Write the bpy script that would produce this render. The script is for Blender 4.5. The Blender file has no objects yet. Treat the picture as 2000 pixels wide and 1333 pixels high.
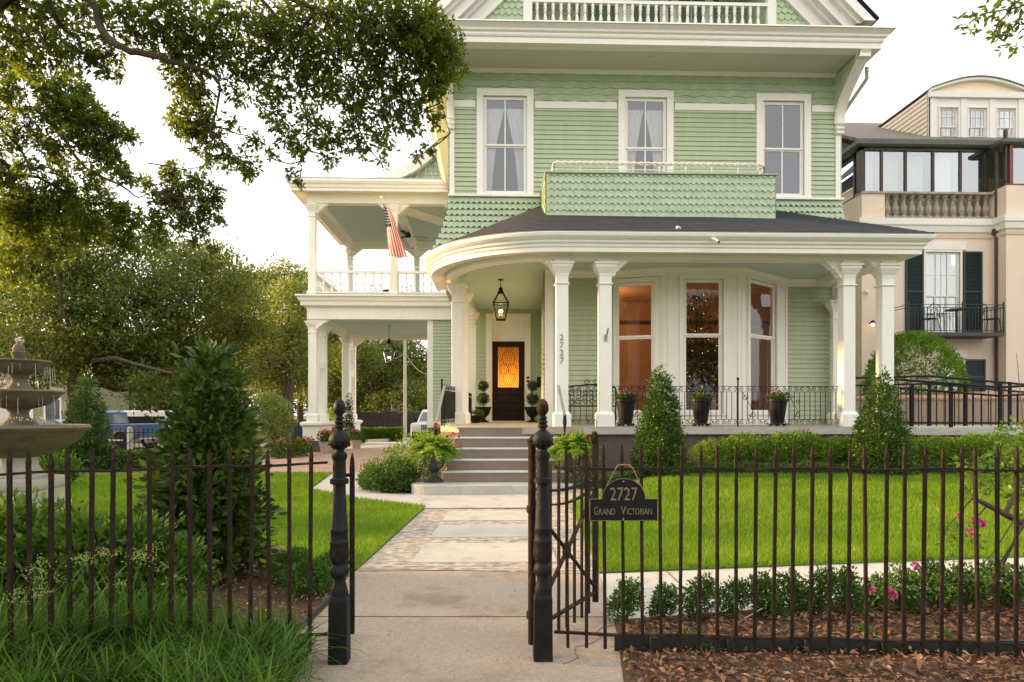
import bpy, math, random
import numpy as np
from mathutils import Vector
R = math.radians
random.seed(7); rng = np.random.default_rng(7)
SC = bpy.context.scene; COL = SC.collection
# ---------------------------------------------------------------- camera maths
YAW = R(1.8); F = 1333.0; HZ = 808.0; EYE = 1.42
CA, SA = math.cos(YAW), math.sin(YAW)
def W(px, py, Y):
    "point on the vertical plane y=Y seen at photo pixel px,py"
    u = (px-1000)/F; v = (HZ-py)/F
    dx = u*CA+SA; dy = CA-u*SA
    t = Y/dy
    return (t*dx, Y, EYE+t*v)
def WX(px, Y): return W(px, 800, Y)[0]
def WZ(py, Y, px=1250): return W(px, py, Y)[2]
def T(px, py, t):
    "point at camera depth t"
    u = (px-1000)/F; v = (HZ-py)/F
    return (t*(u*CA+SA), t*(CA-u*SA), EYE+t*v)
def G(px, py, z=0.0):
    "point on the ground"
    t = (EYE-z)*F/(py-HZ)
    p = T(px, py, t); return (p[0], p[1], z)
# ---------------------------------------------------------------- materials
MATS = {}
def _nodes(name):
    m = bpy.data.materials.new(name); m.use_nodes = True
    nt = m.node_tree; nt.nodes.clear()
    return m, nt, nt.nodes.new, nt.links.new
def rgb(c): return (c[0], c[1], c[2], 1.0)
def mat(name, col, rough=.6, var=.12, scale=6.0, bump=0.0, bscale=60.0, metal=0.0, spec=.5, dirt=None, stretch=(1,1,1), coat=0.0):
    if name in MATS: return MATS[name]
    m, nt, N, L = _nodes(name)
    out = N('ShaderNodeOutputMaterial'); b = N('ShaderNodeBsdfPrincipled'); L(b.outputs[0], out.inputs[0])
    b.inputs['Roughness'].default_value = rough; b.inputs['Metallic'].default_value = metal
    b.inputs['Specular IOR Level'].default_value = spec
    b.inputs['Coat Weight'].default_value = coat
    tc = N('ShaderNodeTexCoord'); mp = N('ShaderNodeMapping'); mp.inputs['Scale'].default_value = stretch
    L(tc.outputs['Object'], mp.inputs[0])
    n = N('ShaderNodeTexNoise'); n.inputs['Scale'].default_value = scale; n.inputs['Detail'].default_value = 6; n.inputs['Roughness'].default_value = .65
    L(mp.outputs[0], n.inputs['Vector'])
    r = N('ShaderNodeValToRGB'); r.color_ramp.elements[0].position = .3; r.color_ramp.elements[1].position = .7
    r.color_ramp.elements[0].color = rgb([c*(1-var) for c in col]); r.color_ramp.elements[1].color = rgb([min(1, c*(1+var)) for c in col])
    L(n.outputs[0], r.inputs[0]); last = r.outputs[0]
    if dirt:
        n2 = N('ShaderNodeTexNoise'); n2.inputs['Scale'].default_value = dirt[1]; n2.inputs['Detail'].default_value = 8; n2.inputs['Roughness'].default_value = .7
        L(mp.outputs[0], n2.inputs['Vector'])
        r2 = N('ShaderNodeValToRGB'); r2.color_ramp.elements[0].position = dirt[2]; r2.color_ramp.elements[1].position = min(1, dirt[2]+.12)
        L(n2.outputs[0], r2.inputs[0])
        mx = N('ShaderNodeMix'); mx.data_type = 'RGBA'; L(r2.outputs[0], mx.inputs[0]); L(last, mx.inputs[6]); mx.inputs[7].default_value = rgb(dirt[0])
        last = mx.outputs[2]
    L(last, b.inputs['Base Color'])
    if bump:
        n3 = N('ShaderNodeTexNoise'); n3.inputs['Scale'].default_value = bscale; n3.inputs['Detail'].default_value = 4
        L(mp.outputs[0], n3.inputs['Vector'])
        bp = N('ShaderNodeBump'); bp.inputs['Strength'].default_value = bump; bp.inputs['Distance'].default_value = .01
        L(n3.outputs[0], bp.inputs['Height']); L(bp.outputs[0], b.inputs['Normal'])
    MATS[name] = m; return m
def leafmat(name, c0, c1, c2=None, trans=.35, rough=.5, cscale=1.2, spec=.4):
    "foliage: colour varies per leaf, and by clump"
    if name in MATS: return MATS[name]
    m, nt, N, L = _nodes(name)
    out = N('ShaderNodeOutputMaterial'); b = N('ShaderNodeBsdfPrincipled'); b.inputs['Roughness'].default_value = rough
    b.inputs['Specular IOR Level'].default_value = spec
    g = N('ShaderNodeNewGeometry'); tc = N('ShaderNodeTexCoord')
    n = N('ShaderNodeTexNoise'); n.inputs['Scale'].default_value = cscale; n.inputs['Detail'].default_value = 3
    L(tc.outputs['Object'], n.inputs['Vector'])
    a = N('ShaderNodeMath'); a.operation = 'MULTIPLY_ADD'; L(n.outputs[0], a.inputs[0]); a.inputs[1].default_value = 1.1
    s = N('ShaderNodeMath'); s.operation = 'MULTIPLY_ADD'; L(g.outputs['Random Per Island'], s.inputs[0]); s.inputs[1].default_value = .7; s.inputs[2].default_value = -.40
    L(s.outputs[0], a.inputs[2])
    r = N('ShaderNodeValToRGB'); r.color_ramp.elements[0].position = .0; r.color_ramp.elements[1].position = .85
    r.color_ramp.elements[0].color = rgb(c0); r.color_ramp.elements[1].color = rgb(c1)
    if c2:
        e = r.color_ramp.elements.new(.97); e.color = rgb(c2)
    L(a.outputs[0], r.inputs[0]); L(r.outputs[0], b.inputs['Base Color'])
    tr = N('ShaderNodeBsdfTranslucent')
    hs = N('ShaderNodeMix'); hs.data_type = 'RGBA'; hs.blend_type = 'MULTIPLY'; hs.inputs[0].default_value = 1.0
    L(r.outputs[0], hs.inputs[6]); hs.inputs[7].default_value = (1.7, 1.6, .6, 1); L(hs.outputs[2], tr.inputs[0])
    mx = N('ShaderNodeMixShader'); mx.inputs[0].default_value = trans
    L(b.outputs[0], mx.inputs[1]); L(tr.outputs[0], mx.inputs[2]); L(mx.outputs[0], out.inputs[0])
    MATS[name] = m; return m
def glassmat(name, tint=(.9, .95, 1), refl=.12, rough=.02):
    if name in MATS: return MATS[name]
    m, nt, N, L = _nodes(name)
    out = N('ShaderNodeOutputMaterial'); t = N('ShaderNodeBsdfTransparent'); t.inputs[0].default_value = rgb(tint)
    gl = N('ShaderNodeBsdfGlossy'); gl.inputs['Roughness'].default_value = rough; gl.inputs[0].default_value = (.95, .97, 1, 1)
    f = N('ShaderNodeFresnel'); f.inputs[0].default_value = 1.45
    a = N('ShaderNodeMath'); a.operation = 'ADD'; a.use_clamp = True; L(f.outputs[0], a.inputs[0]); a.inputs[1].default_value = refl
    nz = N('ShaderNodeTexNoise'); nz.inputs['Scale'].default_value = 2.5
    bp = N('ShaderNodeBump'); bp.inputs['Strength'].default_value = .12; bp.inputs['Distance'].default_value = .02
    L(nz.outputs[0], bp.inputs['Height']); L(bp.outputs[0], gl.inputs['Normal'])
    mx = N('ShaderNodeMixShader'); L(a.outputs[0], mx.inputs[0]); L(t.outputs[0], mx.inputs[1]); L(gl.outputs[0], mx.inputs[2]); L(mx.outputs[0], out.inputs[0])
    MATS[name] = m; return m
def emit(name, col, st):
    if name in MATS: return MATS[name]
    m, nt, N, L = _nodes(name)
    out = N('ShaderNodeOutputMaterial'); e = N('ShaderNodeEmission'); e.inputs[0].default_value = rgb(col); e.inputs[1].default_value = st
    L(e.outputs[0], out.inputs[0]); MATS[name] = m; return m
def brickmat(name, c1, c2, mortar, bw, bh, ms=.012, rot=0.0, var=.3, axis='XY', bumpy=.4):
    if name in MATS: return MATS[name]
    m, nt, N, L = _nodes(name)
    out = N('ShaderNodeOutputMaterial'); b = N('ShaderNodeBsdfPrincipled'); L(b.outputs[0], out.inputs[0]); b.inputs['Roughness'].default_value = .85
    tc = N('ShaderNodeTexCoord'); mp = N('ShaderNodeMapping'); mp.inputs['Rotation'].default_value = (R(90) if axis == 'XZ' else 0, 0, rot)
    L(tc.outputs['Object'], mp.inputs[0])
    nz = N('ShaderNodeTexNoise'); nz.inputs['Scale'].default_value = 9; nz.inputs['Detail'].default_value = 5; L(mp.outputs[0], nz.inputs['Vector'])
    ad = N('ShaderNodeMix'); ad.data_type = 'VECTOR'; ad.inputs[0].default_value = .012; L(mp.outputs[0], ad.inputs[4]); L(nz.outputs[1], ad.inputs[5])
    br = N('ShaderNodeTexBrick'); L(ad.outputs[1], br.inputs['Vector'])
    br.inputs['Color1'].default_value = rgb(c1); br.inputs['Color2'].default_value = rgb(c2); br.inputs['Mortar'].default_value = rgb(mortar)
    br.inputs['Scale'].default_value = 1; br.inputs['Mortar Size'].default_value = ms; br.inputs['Brick Width'].default_value = bw; br.inputs['Row Height'].default_value = bh; br.inputs['Bias'].default_value = 0
    mx = N('ShaderNodeMix'); mx.data_type = 'RGBA'; mx.blend_type = 'MULTIPLY'; mx.inputs[0].default_value = 1
    rr = N('ShaderNodeValToRGB'); rr.color_ramp.elements[0].color = (1-var,)*3+(1,); rr.color_ramp.elements[1].color = (1+var,)*3+(1,); rr.color_ramp.elements[0].position = .3; rr.color_ramp.elements[1].position = .7
    L(nz.outputs[0], rr.inputs[0]); L(br.outputs[0], mx.inputs[6]); L(rr.outputs[0], mx.inputs[7]); L(mx.outputs[2], b.inputs['Base Color'])
    bp = N('ShaderNodeBump'); bp.inputs['Strength'].default_value = bumpy; bp.inputs['Distance'].default_value = .01; bp.invert = True
    L(br.outputs['Fac'], bp.inputs['Height']); L(bp.outputs[0], b.inputs['Normal'])
    MATS[name] = m; return m
M_sid = mat('green_clapboard_paint', (.438, .500, .340), .5, .07, 3.0, .05, 30, stretch=(3, 1, .35), dirt=((.40, .462, .30), 2.6, .60))
M_shg = mat('green_shingle_paint', (.418, .508, .345), .55, .11, 5.0, .08, 40)
M_shy = mat('green_gable_shingle_paint', (.45, .54, .35), .55, .09, 5.0, .06, 40)
M_wht = mat('cream_trim_paint', (.86, .835, .775), .42, .03, 2.5, .03, 25, stretch=(2, 2, .5), dirt=((.76, .715, .62), 4.5, .64))
M_cei = mat('pale_blue_green_ceiling_paint', (.50, .60, .545), .5, .04, 2.0, .04, 20, stretch=(.2, 8, 1))
M_sof = mat('grey_green_soffit_paint', (.60, .585, .50), .5, .04, 2.0, .03, 20)
M_roof = mat('charcoal_shingle_roof', (.026, .029, .037), .95, .75, 7, .5, 90, stretch=(1.1, 5, 9))
M_rfg = mat('weathered_brown_roof', (.17, .145, .12), .9, .3, 10, .4, 60)
M_con = mat('concrete', (.47, .445, .40), .85, .12, 1.4, .3, 160, dirt=((.345, .31, .26), 2.2, .55))
M_conp = mat('exposed_aggregate_concrete', (.35, .282, .22), .9, .30, 70, .5, 160, dirt=((.235, .185, .14), 1.3, .52))
M_slab = mat('smooth_pale_flagstone', (.44, .42, .36), .8, .12, 2.2, .2, 80, dirt=((.32, .305, .25), 3.4, .55))
M_step = mat('painted_step_tread', (.53, .54, .54), .7, .1, 6, .15, 90, dirt=((.40, .38, .34), 3.0, .58))
M_ris = mat('brown_stucco_riser', (.225, .17, .135), .85, .10, 5, .35, 130, dirt=((.15, .11, .085), 3.5, .6))
M_base = mat('brown_stucco_base', (.125, .09, .075), .85, .14, 4, .5, 90)
M_pfl = mat('tan_porch_floor_paint', (.38, .32, .25), .6, .07, 3, .1, 60)
M_iron = mat('rusty_black_iron', (.024, .017, .012), .75, .35, 14, .35, 120, spec=.12, dirt=((.085, .042, .022), 8, .52))
M_post = mat('chipped_black_iron_paint', (.010, .010, .011), .55, .4, 9, .45, 60, spec=.2, dirt=((.085, .06, .045), 9, .62))
M_blk = mat('black_iron_paint', (.010, .010, .011), .5, .3, 10, spec=.2)
M_gray = mat('grey_rail_paint', (.22, .22, .22), .5, .15, 6)
M_door = mat('dark_mahogany', (.022, .009, .006), .45, .35, 5, .1, 40, spec=.2, stretch=(6, 6, 1))
M_peach = mat('peach_stucco', (.78, .63, .50), .9, .06, .9, .15, 60, stretch=(1, 1, .35), dirt=((.68, .53, .41), 1.3, .6))
M_pwht = mat('neighbour_white_trim', (.80, .76, .70), .6, .04, 3)
M_psid = mat('yellow_cream_siding', (.84, .71, .52), .6, .05, 2)
M_shut = mat('dark_green_shutter', (.012, .028, .026), .5, .2, 6)
M_brz = mat('bronze_window_frame', (.045, .028, .022), .4, .3, 6, metal=.3)
M_stn = mat('weathered_baluster_stone', (.36, .31, .25), .9, .3, 7, .3, 50)
M_fst = mat('fountain_cast_stone', (.155, .125, .078), .75, .22, 5, .3, 45, dirt=((.10, .078, .045), 4.5, .54))
M_fpd = mat('fountain_pale_pedestal', (.46, .44, .38), .85, .10, 3, .2, 45, dirt=((.34, .30, .24), 4.5, .6))
M_mul = mat('dark_bark_mulch', (.085, .045, .026), .95, .5, 22, .9, 50)
M_dirt = mat('soil', (.10, .075, .045), .95, .3, 6, .5, 30)
M_lawn = mat('lawn_soil_and_thatch', (.10, .17, .012), .95, .3, 8, .5, 60)
M_asp = mat('asphalt_street', (.16, .155, .16), .9, .12, 5, .2, 120)
M_bark = mat('oak_bark', (.085, .062, .042), .95, .4, 9, .9, 30, stretch=(1, 1, .3))
M_drk = mat('room_dark_wall', (.045, .05, .055), .8, .1, 2)
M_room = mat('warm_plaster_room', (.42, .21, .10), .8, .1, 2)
M_cur = mat('sheer_white_curtain', (.88, .83, .74), .9, .06, 3, stretch=(20, 20, 1))
M_blk_pot = mat('black_planter_resin', (.011, .011, .012), .5, .2, 5, spec=.25)
M_tyre = mat('tyre_rubber', (.012, .012, .012), .8, .2, 6)
M_chr = mat('dull_chrome', (.5, .5, .5), .25, .1, 6, metal=.9)
M_edge = mat('dark_steel_edging', (.018, .022, .022), .6, .3, 5, .2, 30)
G_up = glassmat('upper_window_glass', (.80, .86, .90), .11)
G_bay = glassmat('bay_window_glass', (.92, .90, .86), .015)
G_nb = glassmat('neighbour_glass', (.7, .80, .80), .30)
G_lan = glassmat('lantern_glass', (.97, .95, .9), .03)
# ---------------------------------------------------------------- mesh builder
class MB:
    def __init__(s): s.v = []; s.f = []; s.m = []; s.cur = 0
    def add(s, vs, fs):
        n = len(s.v); s.v += [tuple(p) for p in vs]; s.f += [tuple(i+n for i in f) for f in fs]; s.m += [s.cur]*len(fs)
        return s
    def poly(s, pts): return s.add(pts, [tuple(range(len(pts)))])
    def box(s, x0, x1, y0, y1, z0, z1):
        return s.add([(x0,y0,z0),(x1,y0,z0),(x1,y1,z0),(x0,y1,z0),(x0,y0,z1),(x1,y0,z1),(x1,y1,z1),(x0,y1,z1)],
                     [(0,3,2,1),(4,5,6,7),(0,1,5,4),(1,2,6,5),(2,3,7,6),(3,0,4,7)])
    def cbox(s, c, sx, sy, sz): return s.box(c[0]-sx/2, c[0]+sx/2, c[1]-sy/2, c[1]+sy/2, c[2]-sz/2, c[2]+sz/2)
    def prism(s, pts, d):
        "pts: planar 3D outline, d: extrusion vector"
        n = len(pts); q = [(p[0]+d[0], p[1]+d[1], p[2]+d[2]) for p in pts]
        return s.add(list(pts)+q, [tuple(range(n))[::-1], tuple(range(n, 2*n))]+[(i, (i+1) % n, n+(i+1) % n, n+i) for i in range(n)])
    def lathe(s, prof, c=(0,0,0), seg=20, sx=1, sy=1):
        n = len(prof); vs = []; fs = []
        for k in range(seg):
            a = 2*math.pi*k/seg; ca, sa = math.cos(a), math.sin(a)
            for r, z in prof: vs.append((c[0]+r*ca*sx, c[1]+r*sa*sy, c[2]+z))
        for k in range(seg):
            k2 = (k+1) % seg
            for i in range(n-1): fs.append((k*n+i, k2*n+i, k2*n+i+1, k*n+i+1))
        if prof[0][0] > 1e-5: fs.append(tuple(k*n for k in range(seg))[::-1])
        if prof[-1][0] > 1e-5: fs.append(tuple(k*n+n-1 for k in range(seg)))
        return s.add(vs, fs)
    def sqlathe(s, prof, c, rot=0.0):
        "square section stack; prof = (half width, z)"
        vs = []; fs = []; ca, sa = math.cos(rot), math.sin(rot)
        for r, z in prof:
            for a, b in ((-1,-1),(1,-1),(1,1),(-1,1)):
                vs.append((c[0]+r*(a*ca-b*sa), c[1]+r*(a*sa+b*ca), c[2]+z))
        for i in range(len(prof)-1):
            for k in range(4): fs.append((4*i+k, 4*i+(k+1) % 4, 4*i+4+(k+1) % 4, 4*i+4+k))
        fs.append((3,2,1,0)); n = 4*(len(prof)-1); fs.append((n,n+1,n+2,n+3))
        return s.add(vs, fs)
    def tube(s, pts, r, seg=6, cap=True):
        P = [Vector(p) for p in pts]; n = len(P)
        rs = list(r) if isinstance(r, (list, tuple)) else [r]*n
        vs = []; fs = []; up = None
        for i in range(n):
            d = (P[min(i+1, n-1)]-P[max(i-1, 0)])
            if d.length < 1e-9: d = Vector((0,0,1))
            d.normalize()
            if up is None: up = Vector((0,0,1)) if abs(d.z) < .9 else Vector((1,0,0))
            a = d.cross(up)
            if a.length < 1e-4: a = d.orthogonal()
            a.normalize(); b = d.cross(a).normalized(); up = -b if False else up
            for k in range(seg):
                t = 2*math.pi*k/seg; q = P[i]+(a*math.cos(t)+b*math.sin(t))*rs[i]; vs.append(tuple(q))
        for i in range(n-1):
            for k in range(seg): fs.append((i*seg+k, i*seg+(k+1) % seg, (i+1)*seg+(k+1) % seg, (i+1)*seg+k))
        if cap: fs.append(tuple(range(seg))[::-1]); fs.append(tuple((n-1)*seg+k for k in range(seg)))
        return s.add(vs, fs)
    def bar(s, a, b, w, h):
        "rectangular bar a->b, w across (horizontal), h up"
        a = Vector(a); b = Vector(b); d = (b-a).normalized()
        sd = d.cross(Vector((0,0,1)))
        if sd.length < 1e-3: sd = Vector((1,0,0))
        sd.normalize(); up = sd.cross(d).normalized(); vs = []
        for p in (a, b):
            for i, j in ((-1,-1),(1,-1),(1,1),(-1,1)): vs.append(tuple(p+sd*i*w/2+up*j*h/2))
        return s.add(vs, [(0,3,2,1),(4,5,6,7),(0,1,5,4),(1,2,6,5),(2,3,7,6),(3,0,4,7)])
    def sweep(s, path, prof, closed_prof=True):
        "path: plan points (x,y), outward is to the RIGHT of travel; prof: (offset,z)"
        n = len(path); m = len(prof); vs = []; fs = []
        for i, p in enumerate(path):
            def nrm(a, b):
                dx, dy = b[0]-a[0], b[1]-a[1]; l = math.hypot(dx, dy) or 1; return (dy/l, -dx/l)
            if i == 0: nx, ny = nrm(path[0], path[1]); k = 1
            elif i == n-1: nx, ny = nrm(path[-2], path[-1]); k = 1
            else:
                a = nrm(path[i-1], p); b = nrm(p, path[i+1]); nx, ny = a[0]+b[0], a[1]+b[1]; l = math.hypot(nx, ny); nx, ny = nx/l, ny/l
                k = 1/max(.3, nx*a[0]+ny*a[1])
            for o, z in prof: vs.append((p[0]+nx*o*k, p[1]+ny*o*k, z))
        mm = m if closed_prof else m-1
        for i in range(n-1):
            for j in range(mm): fs.append((i*m+j, i*m+(j+1) % m, (i+1)*m+(j+1) % m, (i+1)*m+j))
        if closed_prof: fs.append(tuple(range(m))); fs.append(tuple((n-1)*m+j for j in range(m))[::-1])
        return s.add(vs, fs)
    def build(s, name, mats, parent=None, smooth=False, bevel=0):
        me = bpy.data.meshes.new(name); me.from_pydata(s.v, [], s.f)
        if not isinstance(mats, (list, tuple)): mats = [mats]
        for m in mats: me.materials.append(m)
        if len(mats) > 1: me.polygons.foreach_set('material_index', s.m)
        import bmesh
        bm = bmesh.new(); bm.from_mesh(me); bmesh.ops.recalc_face_normals(bm, faces=bm.faces); bm.to_mesh(me); bm.free()
        if smooth:
            me.polygons.foreach_set('use_smooth', [True]*len(me.polygons))
            try: me.set_sharp_from_angle(angle=R(38))
            except Exception: pass
        me.update()
        o = bpy.data.objects.new(name, me); COL.objects.link(o)
        if parent: o.parent = parent; o.matrix_parent_inverse = parent.matrix_basis.inverted()
        if bevel:
            md = o.modifiers.new('b', 'BEVEL'); md.width = bevel; md.segments = 1; md.limit_method = 'ANGLE'
        return o
def tag(o, label=None, cat=None, group=None, kind=None):
    if label: o['label'] = label
    if cat: o['category'] = cat
    if group: o['group'] = group
    if kind: o['kind'] = kind
    return o
def empty(name, label, cat, loc=(0,0,0), rz=0, group=None):
    o = bpy.data.objects.new(name, None); COL.objects.link(o); o.location = loc; o.rotation_euler = (0,0,rz); o.empty_display_size = .1; 
    return tag(o, label, cat, group)
def kids(o): return [c for c in bpy.data.objects if c.parent == o]
def dup(o, loc=None, rz=None, label=None, parent=None, scale=None):
    c = o.copy(); COL.objects.link(c); c.parent = parent
    if loc is not None: c.location = loc
    if rz is not None: c.rotation_euler = (0,0,rz)
    if scale is not None: c.scale = (scale,)*3 if not isinstance(scale, (tuple, list)) else scale
    if label: c['label'] = label
    for ch in kids(o): dup(ch, parent=c)
    return c
# ---------------------------------------------------------------- leaves
def npmesh(name, verts, nper, mt, parent=None, mat_idx=None):
    "verts (N*nper,3) -> N faces of nper verts"
    n = len(verts)//nper; me = bpy.data.meshes.new(name)
    me.vertices.add(len(verts)); me.vertices.foreach_set('co', np.ascontiguousarray(verts, dtype=np.float32).ravel())
    me.loops.add(n*nper); me.loops.foreach_set('vertex_index', np.arange(n*nper, dtype=np.int32))
    me.polygons.add(n); me.polygons.foreach_set('loop_start', np.arange(0, n*nper, nper, dtype=np.int32))
    me.polygons.foreach_set('loop_total', np.full(n, nper, dtype=np.int32))
    for m in (mt if isinstance(mt, (list, tuple)) else [mt]): me.materials.append(m)
    if mat_idx is not None: me.polygons.foreach_set('material_index', np.asarray(mat_idx, dtype=np.int32))
    me.update(calc_edges=True); me.validate()
    o = bpy.data.objects.new(name, me); COL.objects.link(o)
    if parent: o.parent = parent; o.matrix_parent_inverse = parent.matrix_basis.inverted()
    return o
def unit(a): return a/np.maximum(np.linalg.norm(a, axis=-1, keepdims=True), 1e-9)
def leafquads(P, D, size, wr=.45, fold=.25):
    "P base (N,3), D direction (N,3), size (N,)"
    n = len(P); D = unit(D); rnd = unit(rng.normal(size=(n, 3))); S = unit(np.cross(D, rnd)); Nn = np.cross(S, D)
    L = size[:, None]; w = L*wr/2
    b = P; l = P+D*L*.55-S*w+Nn*w*fold; t = P+D*L; r = P+D*L*.55+S*w+Nn*w*fold
    return np.stack([b, l, t, r], 1).reshape(-1, 3)
def sph(n):
    return unit(rng.normal(size=(n, 3)))
def ball_clumps(blobs, n, inner=.35, zmin=None):
    "clump centres spread over a union of ellipsoids, mostly near the outside"
    B = np.array(blobs, float); vol = (B[:,3]*B[:,4]+B[:,4]*B[:,5]+B[:,3]*B[:,5]); pr = vol/vol.sum()
    idx = rng.choice(len(B), n, p=pr); d = sph(n); rad = inner+(1-inner)*rng.random(n)**.45
    P = B[idx,:3]+d*rad[:,None]*B[idx,3:6]
    if zmin is not None: P[:,2] = np.maximum(P[:,2], zmin+rng.random(n)*.1)
    return P, d
def foliage(name, blobs, nclump, nleaf, cr, ls, mt, parent=None, inner=.35, wr=.45, up=.3, droop=0.0, zmin=None, flat=.8, outw=.6):
    P, d = ball_clumps(blobs, nclump, inner, zmin)
    n = nclump*nleaf; c = np.repeat(P, nleaf, 0); dd = np.repeat(d, nleaf, 0)
    cs = np.repeat(cr*(.6+.8*rng.random(nclump)), nleaf)
    off = rng.normal(size=(n, 3))*cs[:,None]*.55; off[:,2] *= flat
    D = unit(off)*.9+dd*outw+rng.normal(size=(n,3))*.35+np.array([0,0,up-droop])
    s = ls*(.7+.6*rng.random(n))
    return npmesh(name, leafquads(c+off, D, s, wr), 4, mt, parent)
def rosettes(tips, dirs, nleaf, ls, wr=.42, spread=.9):
    n = len(tips)*nleaf; c = np.repeat(tips, nleaf, 0); d = np.repeat(unit(dirs), nleaf, 0)
    D = d*.55+sph(n)*spread; c = c-d*rng.random((n,1))*ls*.9
    return leafquads(c, D, ls*(.65+.6*rng.random(n)), wr)
# ================================================================ THE HOUSE
class Fr:
    "wall frame: u along, z up, w outward"
    def __init__(s, o, u):
        l = math.hypot(*u); s.o = o; s.u = (u[0]/l, u[1]/l); s.n = (s.u[1], -s.u[0]); s.L = l
    def p(s, u, z, w=0.0): return (s.o[0]+s.u[0]*u+s.n[0]*w, s.o[1]+s.u[1]*u+s.n[1]*w, z)
def fbox(b, fr, u0, u1, z0, z1, w0, w1):
    q = [fr.p(u0,z0,w0), fr.p(u1,z0,w0), fr.p(u1,z0,w1), fr.p(u0,z0,w1)]
    return b.prism(q, (0,0,z1-z0))
def patches(u0, u1, z0, z1, holes):
    us = sorted({u0, u1, *[min(max(h[k], u0), u1) for h in holes for k in (0, 1)]}); out = []
    for a, b in zip(us, us[1:]):
        if b-a < 1e-4: continue
        mid = (a+b)/2; hs = sorted([(h[2], h[3]) for h in holes if h[0] < mid < h[1]]); z = z0
        for h0, h1 in hs:
            if h0 > z: out.append((a, b, z, min(h0, z1)))
            z = max(z, h1)
        if z < z1: out.append((a, b, z, z1))
    return out
def backing(b, fr, u0, u1, z0, z1, holes=()):
    for a, c, d, e in patches(u0, u1, z0, z1, list(holes)): fbox(b, fr, a, c, d, e, -.14, -.001)
def clap(b, fr, u0, u1, z0, z1, holes=(), ex=.112):
    for a, c, d, e in patches(u0, u1, z0, z1, list(holes)):
        k = math.floor((d-z0)/ex)
        while z0+k*ex < e-1e-4:
            za = max(z0+k*ex, d); zb = min(z0+(k+1)*ex, e); k += 1
            if zb-za < .004: continue
            w0 = .030-.026*((za-(z0+(k-1)*ex))/ex); w1 = .030-.026*((zb-(z0+(k-1)*ex))/ex)
            b.add([fr.p(a,za,0), fr.p(c,za,0), fr.p(c,za,w0), fr.p(a,za,w0), fr.p(c,zb,w1), fr.p(a,zb,w1)], [(0,1,2,3), (3,2,4,5)])
def shingles(b, fr, u0, u1, z0, z1, w=.115, h=.105, style='fish', off=lambda z: 0.0, ok=lambda u, z: True):
    row = 0; z = z0
    while z < z1-1e-3:
        u = u0-(w/2 if row % 2 else 0); zt = min(z+h*1.25, z1)
        while u < u1-1e-4:
            ww = w*(random.uniform(.6, 1.7) if style == 'wave' else 1)
            a = max(u, u0); c = min(u+ww, u1); u += ww
            if c-a < .01 or not ok((a+c)/2, z+h/2): continue
            n = 8; pts = []
            for k in range(n+1):
                t = k/n; x = a+.002+(c-a-.004)*t
                if style == 'fish': dz = h*.42*(1-math.sqrt(max(0, 1-(2*t-1)**2)))*min(1, (c-a)/w)
                elif style == 'hex': dz = h*.35*max(0, abs(2*t-1)-.35)/.65
                elif style == 'notch': dz = .042*(0.5+0.5*math.tanh(2.5*math.cos(2*math.pi*(x/.13))))
                else: dz = .016*(1+math.sin(x*15+row*1.3))
                pts.append((x, z+dz))
            wb = .026+random.uniform(-.003, .006)
            front = [fr.p(x, zz, off(zz)+wb) for x, zz in pts]; back = [fr.p(x, zz, off(zz)) for x, zz in pts]
            tp = [fr.p(c-.002, zt, off(zt)+.004), fr.p(a+.002, zt, off(zt)+.004)]
            m = len(front); vs = front+tp+back
            b.add(vs, [tuple(range(m+2))]+[(k, m+2+k, m+2+k+1, k+1) for k in range(m-1)])
        z += h; row += 1
YW = 16.1; Y2 = 16.1
XL = WX(878, YW); XR = WX(1640, YW)
ZF = 1.16; ZC = 4.62; ZB0 = 4.45
house = empty('victorian_house', 'pale green two storey wooden house with cream trim and a rounded front porch', 'house', (3.6, 16.1, 0))
FW = Fr((0, YW), (1, 0))          # front wall frame: u = world X
def uz(px, py): p = W(px, py, YW); return p[0], p[2]
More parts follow.
